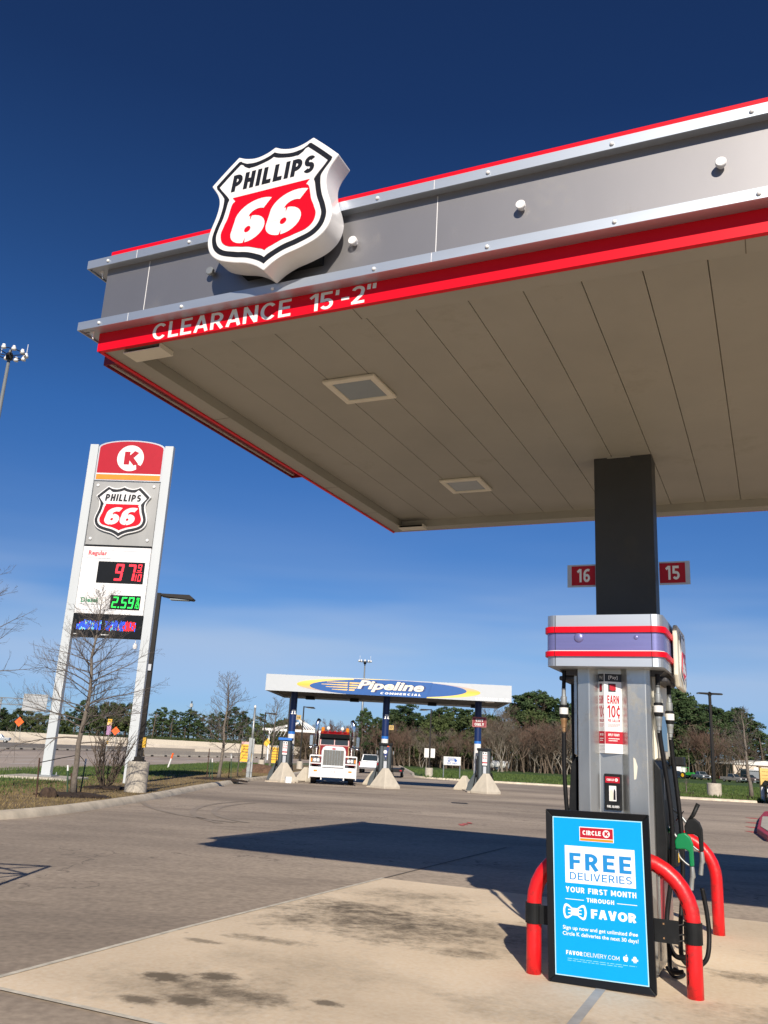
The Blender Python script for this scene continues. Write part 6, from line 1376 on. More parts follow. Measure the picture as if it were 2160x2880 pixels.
q = gp(6, 2088); pickup('silver and dark pickup entering the left edge on the highway', Vector((aty(6, 2088, 205).x - 1.2, 205, gz(205))), radians(102), car_silver)
q = aty(1056, 2175, 88); pickup('white pickup seen from behind beyond the middle dispenser, towing a flatbed', Vector((q.x - .55, 93, gz(93))), pi + radians(-4), car_white)
q = aty(1972, 2191, 205); pickup('silver car-nosed pickup facing the camera in the grass right of the near pump', Vector((q.x, 205, -1.7)), radians(6), car_silver)
q = aty(2062, 2199, 190); pickup('dusty grey old pickup parked before the beige shed', Vector((q.x, 190, gz(190))), radians(28), car_grey, s=.95)
q = aty(2106, 2199, 192); pickup('dusty brown-grey pickup partly behind the bare tree by the shed', Vector((q.x, 192, gz(192))), radians(20), mat('dusty_brown_paint', (.17, .13, .12), .5, var=.2), s=.95)
q = aty(1906, 2186, 212); pickup('dark old vehicle just right of the near pump in the yard', Vector((q.x, 212, -1.7)), radians(60), car_dark, s=.9)
q = aty(686, 2099, 268); pickup('dark car passing behind the highway wall', Vector((q.x, 268, -1.7 + 1.25)), radians(-80), car_dark, s=.9)
q = aty(2152, 2262, 58); t = pickup('dark blue vehicle cut by the right edge beside a white bollard', Vector((q.x + 2.35, 60.5, gz(60))), radians(-24), car_dark)
# flatbed trailer behind the pickup
q = aty(1108, 2186, 82); tr_ = thing('flatbed_trailer', 'low dark flatbed trailer behind the white pickup, right of the middle dispenser', 'trailer', Vector((q.x - .3, 82, gz(82))), radians(-4))
b = MB(); b.box((-1.15, -3, .62), (1.15, 3.4, .74)); b.build('deck', blackp, tr_); b = MB(); b.box((-1.2, -3.06, .5), (1.2, -3.001, .80)); b.build('tail_beam', blackp, tr_); b = MB(); b.box((-.05, 3.4, .6), (.05, 5.2, .68)); b.build('drawbar', blackp, tr_)
for sg in (-1, 1):
    for y in (-.2, .75): wheel(tr_, sg * 1.02, y, .36, .24)
    b = MB(); b.prism([(-.9, .74), (-.7, .86), (1.2, .86), (1.4, .74)], 0, sg * .9, sg * 1.15); b.build('mudguard', blackp, tr_); MB().box((sg * 1.0 - .09, -3.075, .60), (sg * 1.0 + .09, -3.061, .70)).build('tail_lamp', red_vinyl, tr_)
# yard clutter behind the meadow
q = aty(1404, 2153, 172); tk = thing('tank_trailer', 'small white tank trailer at the foot of the brown trees', 'tank trailer', Vector((q.x, 172, gz(172))), radians(70))
o = MB().tube([(0, -1.9, 1.15), (0, -1.8, 1.15), (0, 1.8, 1.15), (0, 1.9, 1.15)], [.4, .75, .75, .4], 18).build('tank', whitep, tk); smooth_by_angle(o)
b = MB(); b.box((-.6, -2.6, .4), (.6, 2.4, .52)); b.build('frame', rust, tk)
for sg in (-1, 1): wheel(tk, sg * .75, .3, .36, .22)
q = aty(1919, 2186, 214); cont = thing('white_container', 'white ribbed container standing behind the yard vehicles', 'container', Vector((q.x, 216, -1.7)), .1)
b = MB(); b.box((-1.2, -1.2, .1), (1.2, 4.8, 2.6)); o = b.build('container_body', whitep, cont); b = MB()
for i in range(9): b.box((-1.15 + i * .27, -1.26, .15), (-1.05 + i * .27, -1.201, 2.55))
b.build('ribs', whitep, o); MB().box((-1.22, -1.22, 2.601), (1.22, 4.82, 2.66)).build('roof', galv, cont)
q = aty(1945, 2189, 208); trac = thing('green_tractor', 'green tractor beside the white container', 'tractor', Vector((q.x, 210, -1.7)), .6)
gt = mat('tractor_green', (.03, .30, .05), .4)
b = MB(); b.box((-.4, -1.6, .8), (.4, .2, 1.5)); b.build('bonnet', gt, trac, bevel=.05); b = MB(); b.box((-.7, .2, .9), (.7, 1.3, 1.2)); b.build('platform', gt, trac); b = MB()
for x in (-.6, .6): b.box((x - .04, .3, 1.2), (x + .04, .38, 2.5)); b.box((x - .04, 1.2, 1.2), (x + .04, 1.28, 2.5))
b.box((-.75, .2, 2.5), (.75, 1.4, 2.6)); b.build('canopy_frame', gt, trac)
for sg in (-1, 1): wheel(trac, sg * .8, .9, .75, .4, rim=yellow); wheel(trac, sg * .6, -1.3, .4, .25, rim=yellow)
q0 = aty(2060, 2150, 228); q1 = aty(2175, 2150, 228); shd = thing('beige_shed', 'long beige metal shed with a pale roof at the far right', 'shed', Vector((q0.x, 228, -1.7)), 0)
w = q1.x - q0.x + 6; hh = aty(2060, 2149, 228).z + 1.7
b = MB(); b.box((0, 0, 0), (w, 14, hh)); b.build('wall', beige, shd); b = MB(); b.prism([(-.4, hh + .001), (w + .4, hh + .001), (w + .4, hh + .05), (w * .5, hh + 1.2), (-.4, hh + .05)], 1, -.4, 14.4); b.build('roof', mat('pale_metal_roof', (.74, .72, .66), .5), shd)
MB().box((w * .33, -.06, hh * .52), (w * .75, -.002, hh * .86)).build('white_canopy_panel', whitep, shd); b = MB(); b.box((w * .05, -3, hh * .42), (w * .9, -.07, hh * .47)); b.build('lean_to_roof', mat('rusty_roof', (.16, .08, .06), .8, var=.4), shd)
b = MB()
for i in range(5): b.box((w * (.06 + .2 * i), -2.95, 0), (w * (.06 + .2 * i) + .15, -2.8, hh * .42))
b.build('lean_to_post', rust, shd)
q = aty(2140, 2185, 205); b2_ = thing('grey_shed', 'small grey corrugated shed left of the yellow wall', 'shed', Vector((q.x, 207, -1.7)), .1)
MB().box((-1.9, 0, 0), (1.9, 4, 2.6)).build('wall', mat('grey_corrugated', (.20, .22, .24), .6, var=.2, scale=4, stretch=(6, 1, .2)), b2_); MB().prism([(-2.1, 2.601), (2.1, 2.601), (2.1, 2.66), (-2.1, 2.95)], 1, -.3, 4.3).build('roof', mat('grey_roof', (.45, .45, .45), .6), b2_)
# yellow boarded wall and bollard at the right edge
q = aty(2141, 2235, 62); yb = thing('yellow_enclosure', 'yellow horizontally boarded enclosure at the right edge', 'enclosure', Vector((q.x, 62, gz(62))), radians(3)); hy = aty(2145, 2158, 62).z - gz(62)
b = MB()
nb = 9
for i in range(nb): b.box((.12, .02, .15 + i * (hy - .2) / nb), (5.5, .10, .15 + (i + 1) * (hy - .2) / nb - .018))
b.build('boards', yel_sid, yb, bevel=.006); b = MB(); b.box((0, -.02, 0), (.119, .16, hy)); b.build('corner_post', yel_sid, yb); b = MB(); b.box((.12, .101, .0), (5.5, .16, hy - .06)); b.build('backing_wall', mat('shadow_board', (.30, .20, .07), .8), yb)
MB().box((-.12, -.08, hy + .001), (5.6, .24, hy + .09)).build('coping', mat('brown_coping', (.16, .10, .06), .7), yb)
q = gp(2148, 2258); t = thing('white_bollard', 'white pipe bollard before the yellow enclosure', 'bollard', q); o = MB().lathe((0, 0, -.1), [(.13, 0), (.13, 1.05), (.11, 1.10), (.06, 1.14), (0, 1.15)], 18).build('post', whitep, t); smooth_by_angle(o); MB().box((-.3, -.3, -.1), (.3, .3, .02)).build('collar', concrete_old, t)
# red kerbed island at the right edge
ri = [gp(2130, 2345), gp(2137, 2310), gp(2150, 2292), gp(2180, 2290), gp(2300, 2300), gp(2300, 2385), gp(2160, 2368)]
b = MB(); n = len(ri); b.add([(p.x, p.y, p.z - .05) for p in ri] + [(p.x, p.y, p.z + .15) for p in ri], [tuple(range(n)), tuple(range(n, 2 * n))] + [(i, (i + 1) % n, n + (i + 1) % n, n + i) for i in range(n)])
rk_ = tag(b.build('red_kerb', red_dull, None, bevel=.02), kind='structure'); c = sum((Vector(p) for p in ri), Vector()) / n
b = MB(); b.add([(c.x + (p.x - c.x) * .86, c.y + (p.y - c.y) * .86, p.z + .154) for p in ri], [tuple(range(n))]); tag(b.build('island_infill', concrete_old), kind='structure')
b = MB()
for i in range(4): p = gp(2120 + i * 2.2, 2302 + i * 13); b.box((p.x - .22, p.y - .3, p.z + .006), (p.x + .16, p.y + .3, p.z + .0068))
tag(b.build('red_zone_paint', redmark), kind='structure')

# ================================================================== SIGNS BESIDE THE ROADS
q0 = gp(1247, 2187, .12); q1 = gp(1293, 2189, .12); ws = (q1 - q0).length
t = thing('exit_board', 'white board with a blue truck picture and EXIT ONLY on two posts', 'sign', q0, math.atan2(q1.y - q0.y, q1.x - q0.x)); zt = aty(1247, 2127, q0.y).z - q0.z; zb = aty(1247, 2151, q0.y).z - q0.z
for x in (0, ws): MB().box((x - .04, 0, 0), (x + .04, .08, zt - .02)).build('post', galv, t)
fr_ = Frame((0, -.004, 0)); rect(fr_, -.04, zb, ws + .04, zt, -.003, .03, 'board', whitep, t)
h_ = zt - zb; b = MB()
def rq(bb, a, c, d, e): bb.add([fr_.p(ws * a, zb + h_ * c, .033), fr_.p(ws * d, zb + h_ * c, .033), fr_.p(ws * d, zb + h_ * e, .033), fr_.p(ws * a, zb + h_ * e, .033)], [(0, 1, 2, 3)])
rq(b, .22, .52, .62, .56); rq(b, .22, .84, .62, .88); rq(b, .22, .561, .24, .839); rq(b, .60, .561, .62, .839); rq(b, .63, .52, .80, .66); rq(b, .63, .661, .72, .80)
for x in (.27, .34, .68, .74): b.add([fr_.p(ws * x + .06 * cos(2 * pi * i / 12), zb + h_ * .46 + .06 * sin(2 * pi * i / 12), .034) for i in range(12)], [tuple(range(12))])
obj('truck_picture', b.mesh('truck_picture'), txt_blue, t); sans('TRUCK', fr_, ws * .26, zb + h_ * .62, ws * .32, h_ * .16, .034, txt_blue, t, 'lettering', t=.22); sans('EXIT ONLY', fr_, ws * .18, zb + h_ * .12, ws * .64, h_ * .20, .034, txt_blue, t, 'lettering', t=.15)
# orange roadworks diamonds
def diamond(label, px, py, Y, size, legs):
    q = aty(px, py, Y); t = thing('roadworks_sign', label, 'road sign', Vector((q.x, Y, gz(Y))), 0, 'orange roadworks diamonds'); zc = q.z - gz(Y); r_ = size / 2
    fr_ = Frame((0, 0, zc)); plate(fr_, [(-r_, 0), (0, -r_), (r_, 0), (0, r_)], -.03, 0, 'diamond', hiviz, t)
    micro(fr_, -.32 * r_, .25 * r_, .62 * r_, 3, .26 * r_, .10 * r_, .004, txt_blk, t, 'lettering', random.Random(8))
    for x in legs: MB().tube([(x * .45, .1, zc - r_ * .3), (x * .65, .1, 0)], .045, 5).build('leg', galv, t)
    b = MB(); b.tube([(-.5, .1, zc - 1.5 * r_), (.5, .1, zc - 2.1 * r_)], .035, 5); b.build('brace', galv, t)
diamond('orange roadworks diamond on tall legs at the far left before the highway wall', 54, 2030, 200, 2.1, (-1, 1))
diamond('orange roadworks diamond showing between the two pylon legs', 325, 2056, 185, 1.8, (-.5, .5))
q = aty(305, 2062, 150); t = thing('marker_post', 'roadside post with yellow top plate and purple and white patterned panels', 'road sign', Vector((q.x, 150, gz(150)))); zt = aty(305, 2022, 150).z - gz(150)
MB().tube([(0, .05, 0), (0, .05, zt)], .05, 5).build('post', galv, t)
fr_ = Frame((0, 0, 0)); hp = zt / 6
rect(fr_, -.36, zt - .55, .36, zt, 0, .02, 'yellow_plate', yellow, t); micro(fr_, -.22, zt - .28, .44, 1, .1, .14, .024, txt_blk, t, 'numeral')
rect(fr_, -.40, zt - 1.0, .38, zt - .56, 0, .02, 'orange_panel', mat('pale_orange_panel', (.80, .50, .25), .5), t); rect(fr_, -.38, zt - 2.6, .36, zt - 1.01, 0, .02, 'patterned_panel', mat('purple_white_pattern', (.36, .20, .34), .5, var=.95, scale=9), t); rect(fr_, -.2, zt - 4.1, .16, zt - 3.6, 0, .02, 'small_yellow_plate', yellow, t)
q = gp(472, 2159, .12); t = thing('delineator', 'white roadside marker post with an orange top, leaning right', 'marker post', q, 0); b = MB(); b.tube([(0, 0, 0), (.18, 0, .66)], .06, 8); b.build('white_post', whitep, t); MB().tube([(.181, 0, .665), (.27, 0, 1.05)], .065, 8).build('orange_top', hiviz, t)
for (px, py, Y, w, h, lab, face) in ((693, 2118, 104, 1.35, 1.95, 'yellow notice board with brown lines left of the bare steel pole', yellow), (776, 2124, 106, 1.5, 1.8, 'yellow notice board half hidden behind the blue-capped dispenser', yellow)):
    q = aty(px, py, Y); t = thing('notice_board', lab, 'notice board', Vector((q.x, Y, gz(Y) + .1)), .08); zc = q.z - gz(Y) - .1; fr_ = Frame((0, 0, zc))
    rect(fr_, -w / 2, -h / 2, w / 2, h / 2, -.04, 0, 'board', face, t); micro(fr_, -w * .36, h * .36, w * .72, 5, h * .17, h * .06, .004, mat('brown_lettering', (.25, .10, .02), .6), t, 'lettering', random.Random(4))
    if px == 693: rect(fr_, -w / 2, h / 2 + .002, w / 2, h / 2 + .30, -.04, 0, 'pink_header', mat('faded_pink', (.75, .42, .38), .6), t)
    for x in (-w * .4, w * .4): MB().box((x - .04, -.12 + .08, -.2), (x + .04, .0, zc - h / 2)).build('post', galv, t)
# bare steel pole on a heavier base post
q = gp(700, 2187, .13); t = thing('steel_pole', 'bare galvanised pole on a thicker post at the kerb left of the truck canopy', 'pole', q, 0); zt = aty(716, 1990, q.y).z - q.z; zm = aty(708, 2075, q.y).z - q.z
b = MB(); b.box((-.16, -.08, -.1), (.02, .1, zm)); b.box((.05, -.05, -.1), (.14, .05, zm * .98)); b.build('base_post', galv, t); MB().tube([(0, 0, zm * .6), (.0, 0, zt)], [.075, .06], 8).build('tube', galv, t, smooth=True)
MB().tube([(0, 0, zt + .001), (0, 0, zt + .12)], .062, 8).build('cap', whitep, t)
q = aty(808, 2033, 130); t = thing('warning_sign', 'small yellow diamond road sign behind the bare trees left of the truck canopy', 'road sign', Vector((aty(751, 2090, 125).x, 125, gz(125)))); zc = aty(751, 2089, 125).z - gz(125)
plate(Frame((0, 0, zc)), [(-.55, -.1), (-.05, -.6), (.45, .05), (.1, .65)], -.03, 0, 'diamond', yellow, t); MB().tube([(0, .04, 0), (0, .04, zc)], .04, 6).build('post', galv, t)
# sign gantry over the highway
Y = 196; q = aty(-6, 1980, Y); t = thing('sign_gantry', 'steel truss highway gantry carrying the back of a big sign, far left', 'gantry', Vector((q.x, Y, gz(Y)))); z0_ = aty(30, 1981, Y).z - gz(Y); z1_ = aty(30, 1963, Y).z - gz(Y); x1_ = aty(140, 1975, Y).x - q.x
MB().tube([(0.6, 0, 0), (.6, 0, z1_)], .22, 8).build('mast', galv, t)
b = MB()
for y in (-.5, .5):
    for z in (z0_, z1_): b.tube([(-14, y, z), (x1_, y, z)], .075, 5)
    n = 20; w = (x1_ + 14) / n
    for i in range(n): b.tube([(-14 + i * w, y, z0_ if i % 2 else z1_), (-14 + (i + 1) * w, y, z1_ if i % 2 else z0_)], .05, 4)
b.build('truss', galv, t); s0 = aty(68, 1975, Y).x - q.x; s1 = aty(136, 1975, Y).x - q.x
sg_ = MB().box((s0, -.75, aty(68, 1999, Y).z - gz(Y)), (s1, -.66, aty(68, 1951, Y).z - gz(Y))).build('sign_back', mat('sign_back_aluminium', (.40, .41, .41), .5, .3, var=.12, scale=.8, stretch=(.3, 1, 3)), t)
b = MB()
for i in range(6): z = aty(68, 1998 - i * 9, Y).z - gz(Y); b.box((s0 + .1, -.80, z), (s1 - .1, -.751, z + .12))
b.build('stiffeners', galv, sg_)
# white steel roof frame beyond the road
q = aty(738, 2055, 150); t = thing('white_roof_frame', 'white open steel roof frame with slanting struts behind the left blue column', 'roof frame', Vector((q.x, 150, gz(150)))); zr_ = aty(760, 2052, 150).z - gz(150); W_ = aty(905, 2060, 150).x - q.x
b = MB(); b.box((0, 0, zr_ - .15), (W_, .5, zr_ + .25)); b.prism([(W_ * .15, zr_ + .251), (W_ * .6, zr_ + 1.5), (W_ * .6, zr_ + 1.2), (W_ * .3, zr_ + .251)], 1, .1, .4); b.build('roof_beam', whitep, t)
b = MB()
for i in range(6): b.tube([(W_ * (.70 + .045 * i), .2, zr_ + .25), (W_ * (.52 + .012 * i), .2, zr_ + 3.2 - .2 * i)], .08, 5)
for i in range(7): b.tube([(W_ * (.12 + .06 * i), -.1, zr_ - 1.0), (W_ * (.2 + .06 * i), -.1, zr_ + .5 + .1 * i)], .05, 4)
b.build('strut', whitep, t); b = MB()
for f in (.12, .45, .97): b.box((W_ * f - .1, .1, 0), (W_ * f + .1, .4, zr_ - .151))
b.build('post', whitep, t)
# overhead pole at the far right and a slim mast on the tree line
q = aty(2146, 2090, 230); t = thing('utility_pole', 'leaning wooden utility pole with a lamp behind the beige shed', 'utility pole', Vector((q.x, 232, -1.7))); b = MB(); b.tube([(1.2, 0, 0), (0, 0, q.z + 3)], [.2, .14], 7); b.build('pole', bark_d, t); MB().ball((.6, -.2, q.z + 1.6), .4, 8, (1, 1, .6)).build('lamp', galv, t)
q = aty(540, 1972, 300); t = thing('phone_mast', 'thin dark mast standing on the pine skyline left of the truck canopy', 'mast', Vector((q.x, 300, -1.7))); MB().tube([(0, 0, 0), (0, 0, q.z + 1.7)], [.35, .2], 6).build('mast', bronze, t); b = MB(); b.cbox((0, 0, q.z + .3), (.9, .9, 1.2)); b.cbox((0, 0, q.z - 1.6), (.7, .7, .8)); b.build('antenna', galv, t)
q = aty(440, 2005, 270); t = thing('utility_pole', 'dark wooden utility pole in the pines right of the lamp post', 'utility pole', Vector((q.x, 270, -1.7))); MB().tube([(-.6, 0, 0), (0, 0, q.z + 1.7)], [.22, .15], 6).build('pole', bark_d, t); MB().cbox((0, 0, q.z + .8), (1.9, .15, .15)).build('crossarm', bark_d, t)

# ================================================================== TREES
def branch_tree(seed, H, spread, r0, nprim, clear=.28, up=.5, sub=5, subsub=3, leader=True, tw=.006, nside=3):
    rng = random.Random(seed); tr, br = MB(), MB()
    # leader
    n = 12; P = []; x = y = 0.0
    for i in range(n + 1):
        f = i / n; P.append(Vector((x, y, H * f * (1.0 if leader else .62)))); x += rng.gauss(0, .012) * H * (.4 + f * .6); y += rng.gauss(0, .012) * H * (.4 + f * .6)
    rad = [r0 * (1.25 - f if f < .08 else (1 - f) ** .8 * 1.02) + tw for f in [i / n for i in range(n + 1)]]
    tr.tube(P, rad, 8)
    def at(f):
        f = min(max(f, 0), .999) * n; i = int(f); return P[i].lerp(P[i + 1], f - i), rad[i] * (1 - (f - i)) + rad[i + 1] * (f - i)
    def limb(p, d, L_, r_, lev, bb, droop):
        k = 6 if lev < 2 else 3; Q = [p]; dd = d.normalized()
        for i in range(k):
            dd = (dd + Vector((rng.gauss(0, .13), rng.gauss(0, .13), rng.gauss(0, .10) + droop))).normalized(); Q.append(Q[-1] + dd * L_ / k)
        bb.tube(Q, [max(tw * .55, r_ * (1 - .85 * i / k)) for i in range(k + 1)], 5 if lev == 0 else nside, cap=False)
        if lev < 2:
            m_ = sub if lev == 0 else subsub
            for j in range(m_):
                f = .22 + .76 * (j + rng.random()) / m_; i = min(int(f * k), k - 1); s_ = Q[i].lerp(Q[i + 1], f * k - i); t_ = (Q[i + 1] - Q[i]).normalized()
                a = t_.cross(Vector((rng.gauss(0, 1), rng.gauss(0, 1), rng.gauss(0, 1)))).normalized()
                limb(s_, t_ * .85 + a * rng.uniform(.45, .85) + Vector((0, 0, .12)), L_ * (1 - f * .55) * rng.uniform(.28, .55), r_ * (1 - f * .7) * .55, lev + 1, bb, droop + .02)
    for j in range(nprim):
        f = clear + (.97 - clear) * ((j + rng.random() * .8) / nprim) ** .9; p, r_ = at(f); w = j * 2.39996 + rng.gauss(0, .35)
        L_ = spread * (1.05 - .85 * ((f - clear) / (1 - clear)) ** 1.1) * rng.uniform(.7, 1.15); e = up + .55 * f + rng.gauss(0, .12)
        limb(p, Vector((cos(w) * cos(e), sin(w) * cos(e), sin(e))), L_, min(r_ * .42, .006 + L_ * .0072), 0, br, .015)
    return tr, br
def young_tree(label, base, seed, H, spread, r0, nprim, **k):
    t = thing('bare_young_tree', label, 'tree', base, 0, 'bare young trees in the planting strips'); a, b_ = branch_tree(seed, H, spread, r0, nprim, **k)
    a.build('trunk', bark, t, smooth=True); obj('crown', b_.mesh('crown'), bark_y, t)
    return t
def hgt(px, py, base): return aty(px, py, base.y).z - base.z
p1 = gp(206, 2240, .13); young_tree('bare staked young tree in front of the tall price pylon', p1, 5, hgt(270, 1668, p1), 2.2, .078, 58, clear=.25, up=.14, sub=14, subsub=6, tw=.0036); bpy.data.objects['bare_young_tree'].rotation_euler = (0, radians(.5), 0)
p2 = gp(614, 2193, .13); young_tree('bare staked young tree midway between the pylon and the truck canopy', p2, 8, hgt(626, 1898, p2), 2.1, .085, 46, clear=.25, up=.32, sub=9, subsub=5, tw=.006)
p3 = gp(668, 2184, .13); young_tree('small thin bare tree beside the staked one, left of the steel pole', p3, 12, hgt(672, 2055, p3), 1.2, .03, 14, clear=.3, up=.5, sub=4, subsub=3, tw=.009)
p4 = gp(757, 2170, .13); young_tree('bare young tree with a soil mound behind the left concrete wedge', p4, 15, hgt(776, 1972, p4), 2.5, .10, 40, clear=.25, up=.45, sub=8, subsub=4, tw=.008)
p5 = gp(2114, 2243, .13); young_tree('bare young tree with a dark lower trunk before the beige shed', p5, 19, hgt(2096, 2000, p5), 3.0, .15, 36, clear=.30, up=.5, sub=8, subsub=4, tw=.010)
p6 = gp(1930, 2233, .13); young_tree('tiny bare sapling on a mulch patch right of the near pump', p6, 22, hgt(1926, 2190, p6), .6, .03, 10, clear=.3, up=.5, sub=3, subsub=2, tw=.014)
q = aty(-215, 2290, 22); young_tree('bare tree just outside the left edge with twigs reaching in', Vector((q.x, 22, gz(22) + .1)), 27, 6.2, 2.25, .08, 34, clear=.46, up=.1, sub=8, subsub=5, tw=.004)
# multi-stemmed bare shrub
p = gp(297, 2219, .13); t = thing('bare_shrub', 'leafless many-stemmed shrub in dark mulch between pylon and lamp base', 'shrub', p, 0, ); rng = random.Random(3); b = MB(); b2 = MB()
for j in range(16):
    w = 2 * pi * j / 16 + rng.gauss(0, .2); d = Vector((cos(w) * .55, sin(w) * .55, 1)); q = Vector((cos(w) * .08, sin(w) * .08, 0)); Q = [q]; L_ = rng.uniform(1.3, 1.95)
    for i in range(6): d = (d + Vector((rng.gauss(0, .16), rng.gauss(0, .16), .12))).normalized(); Q.append(Q[-1] + d * L_ / 6)
    b.tube(Q, [.024 * (1 - .75 * i / 6) for i in range(7)], 5, cap=False)
    for k in range(9):
        i = rng.randint(1, 5); d2 = ((Q[i + 1] - Q[i]).normalized() + Vector((rng.gauss(0, .5), rng.gauss(0, .5), .25))).normalized(); R = [Q[i]]
        for m_ in range(4): d2 = (d2 + Vector((rng.gauss(0, .18), rng.gauss(0, .18), .08))).normalized(); R.append(R[-1] + d2 * rng.uniform(.12, .2))
        b2.tube(R, [.011, .010, .008, .006, .005], 3, cap=False)
b.build('stems', bark_d, t); obj('twigs', b2.mesh('twigs'), bark_d, t)
# mulch beds, rock, stakes
def bed(label, p, rx, ry, seed):
    rng = random.Random(seed); b = MB(); n = 26
    for ring, (f, z) in enumerate(((1.0, -.02), (.8, .05), (.45, .09), (.12, .10))):
        for i in range(n): w = 2 * pi * i / n; k = 1 + (.12 * sin(3 * w + seed) + rng.gauss(0, .05)) * (f > .3); b.v.append((rx * f * k * cos(w), ry * f * k * sin(w), z + rng.gauss(0, .012)))
    for r_ in range(3):
        for i in range(n): b.f.append((r_ * n + i, r_ * n + (i + 1) % n, (r_ + 1) * n + (i + 1) % n, (r_ + 1) * n + i))
    b.f.append(tuple(3 * n + i for i in range(n)))
    for _ in range(160):
        w = rng.uniform(0, 2 * pi); f = math.sqrt(rng.random()) * 1.05; x, y = rx * f * cos(w), ry * f * sin(w); z = .10 - .10 * f; a = rng.uniform(0, pi); l = rng.uniform(.02, .07)
        b.add([(x - cos(a) * l, y - sin(a) * l, z), (x + cos(a) * l, y + sin(a) * l, z + .015), (x - sin(a) * .015, y + cos(a) * .015, z + rng.uniform(.02, .06))], [(0, 1, 2)])
    o = obj('mulch_bed', b.mesh('mulch_bed'), mulch); o.location = p
    return tag(o, label, 'mulch bed')
bed('dark mulch bed round the staked tree before the pylon', p1, .95, .75, 1); bed('dark mulch bed under the leafless shrub', p, .85, .6, 2); bed('dark mulch bed round the second staked tree', p2, 1.4, 1.0, 3); bed('dark mulch patch round the tiny sapling', p6, 1.4, .7, 4)
bed('dark mulch bed round the tree behind the left concrete wedge', p4, 1.5, 1.0, 7)
def lump(label, p, s, seed, nm, m_):
    rng = random.Random(seed); bm = bmesh.new(); bmesh.ops.create_icosphere(bm, subdivisions=3, radius=1)
    for v in bm.verts: k = 1 + .16 * sin(v.co.x * 3 + seed) * cos(v.co.y * 4) + rng.gauss(0, .04); v.co = Vector((v.co.x * s[0], v.co.y * s[1], max(v.co.z, -.3) * s[2])) * k
    me = bpy.data.meshes.new(nm); bm.to_mesh(me); bm.free(); o = obj(nm, me, m_); o.location = p; return tag(o, label, nm.replace('_', ' '))
q = gp(126, 2243, .13); lump('brown heap of soil left of the staked tree trunk', q + Vector((0, .2, .02)), (.20, .18, .24), 5, 'soil_heap', mat('dark_soil', (.06, .038, .025), .95, var=.4, scale=9, bump=.6))
q = gp(740, 2174, .13); lump('low brown soil mound behind the left concrete wedge', q, (1.6, 1.0, .55), 9, 'soil_mound', rock_m)
def stake(label, px, py, topx, topy, m_, tip=None, dz=.13):
    q = gp(px, py, dz); tq = aty(topx, topy, q.y); t = thing('tree_stake', label, 'tree stake', q, 0, 'stakes round the young trees'); tv = tq - q
    MB().tube([(0, 0, -.05), tuple(tv * (.82 if tip else 1))], .022, 5).build('stake_post', m_, t)
    if tip: MB().tube([tuple(tv * .8201), tuple(tv)], .026, 5).build('white_tip', whitep, t)
    return q, tq
d_ = lambda x, y: (x / 4.608, 1960 + y / 4.608)
s1 = stake('rusty stake standing left of the staked tree', *d_(470, 1300), *d_(512, 790), rust)
stake('green stake with a white tip just left of the tree trunk', *d_(872, 1290), *d_(880, 885), post_green, True)
stake('short dark stake against the trunk of the staked tree', *d_(915, 1285), *d_(925, 990), rust)
s4 = stake('dark stake with a white tip leaning right of the staked tree', *d_(1035, 1275), *d_(1118, 800), post_green, True)
c5 = lambda x, y: (x / 2.183, 1850 + y / 2.183)
for (a, c, e, g, m_, tip, lab) in ((1268, 745, 1286, 557, rust, None, 'tall rusty stake left of the second staked tree'), (1284, 747, 1292, 625, post_green, None, 'short green stake left of the second staked tree'), (1302, 750, 1304, 618, post_green, True, 'white-tipped green stake beside the second staked tree trunk'), (1418, 750, 1420, 590, post_green, True, 'white-tipped stake right of the second staked tree'), (1403, 740, 1412, 640, rust, None, 'dark leaning stake right of the second staked tree')):
    stake(lab, *c5(a, c), *c5(e, g), m_, tip)
tr_at = Vector((p1.x, p1.y, p1.z + 1.05)); t = thing('tie_wire', 'dark guy wires tying the staked tree to its stakes', 'wire', p1)
b = MB()
for tq in (s1[1], s4[1]): b.tube([tuple(tr_at - p1), tuple((tr_at - p1).lerp(tq - p1, .5) + Vector((0, 0, -.05))), tuple(tq - p1 + Vector((0, 0, -.12)))], .011, 4)
b.build('wire', blackp, t)

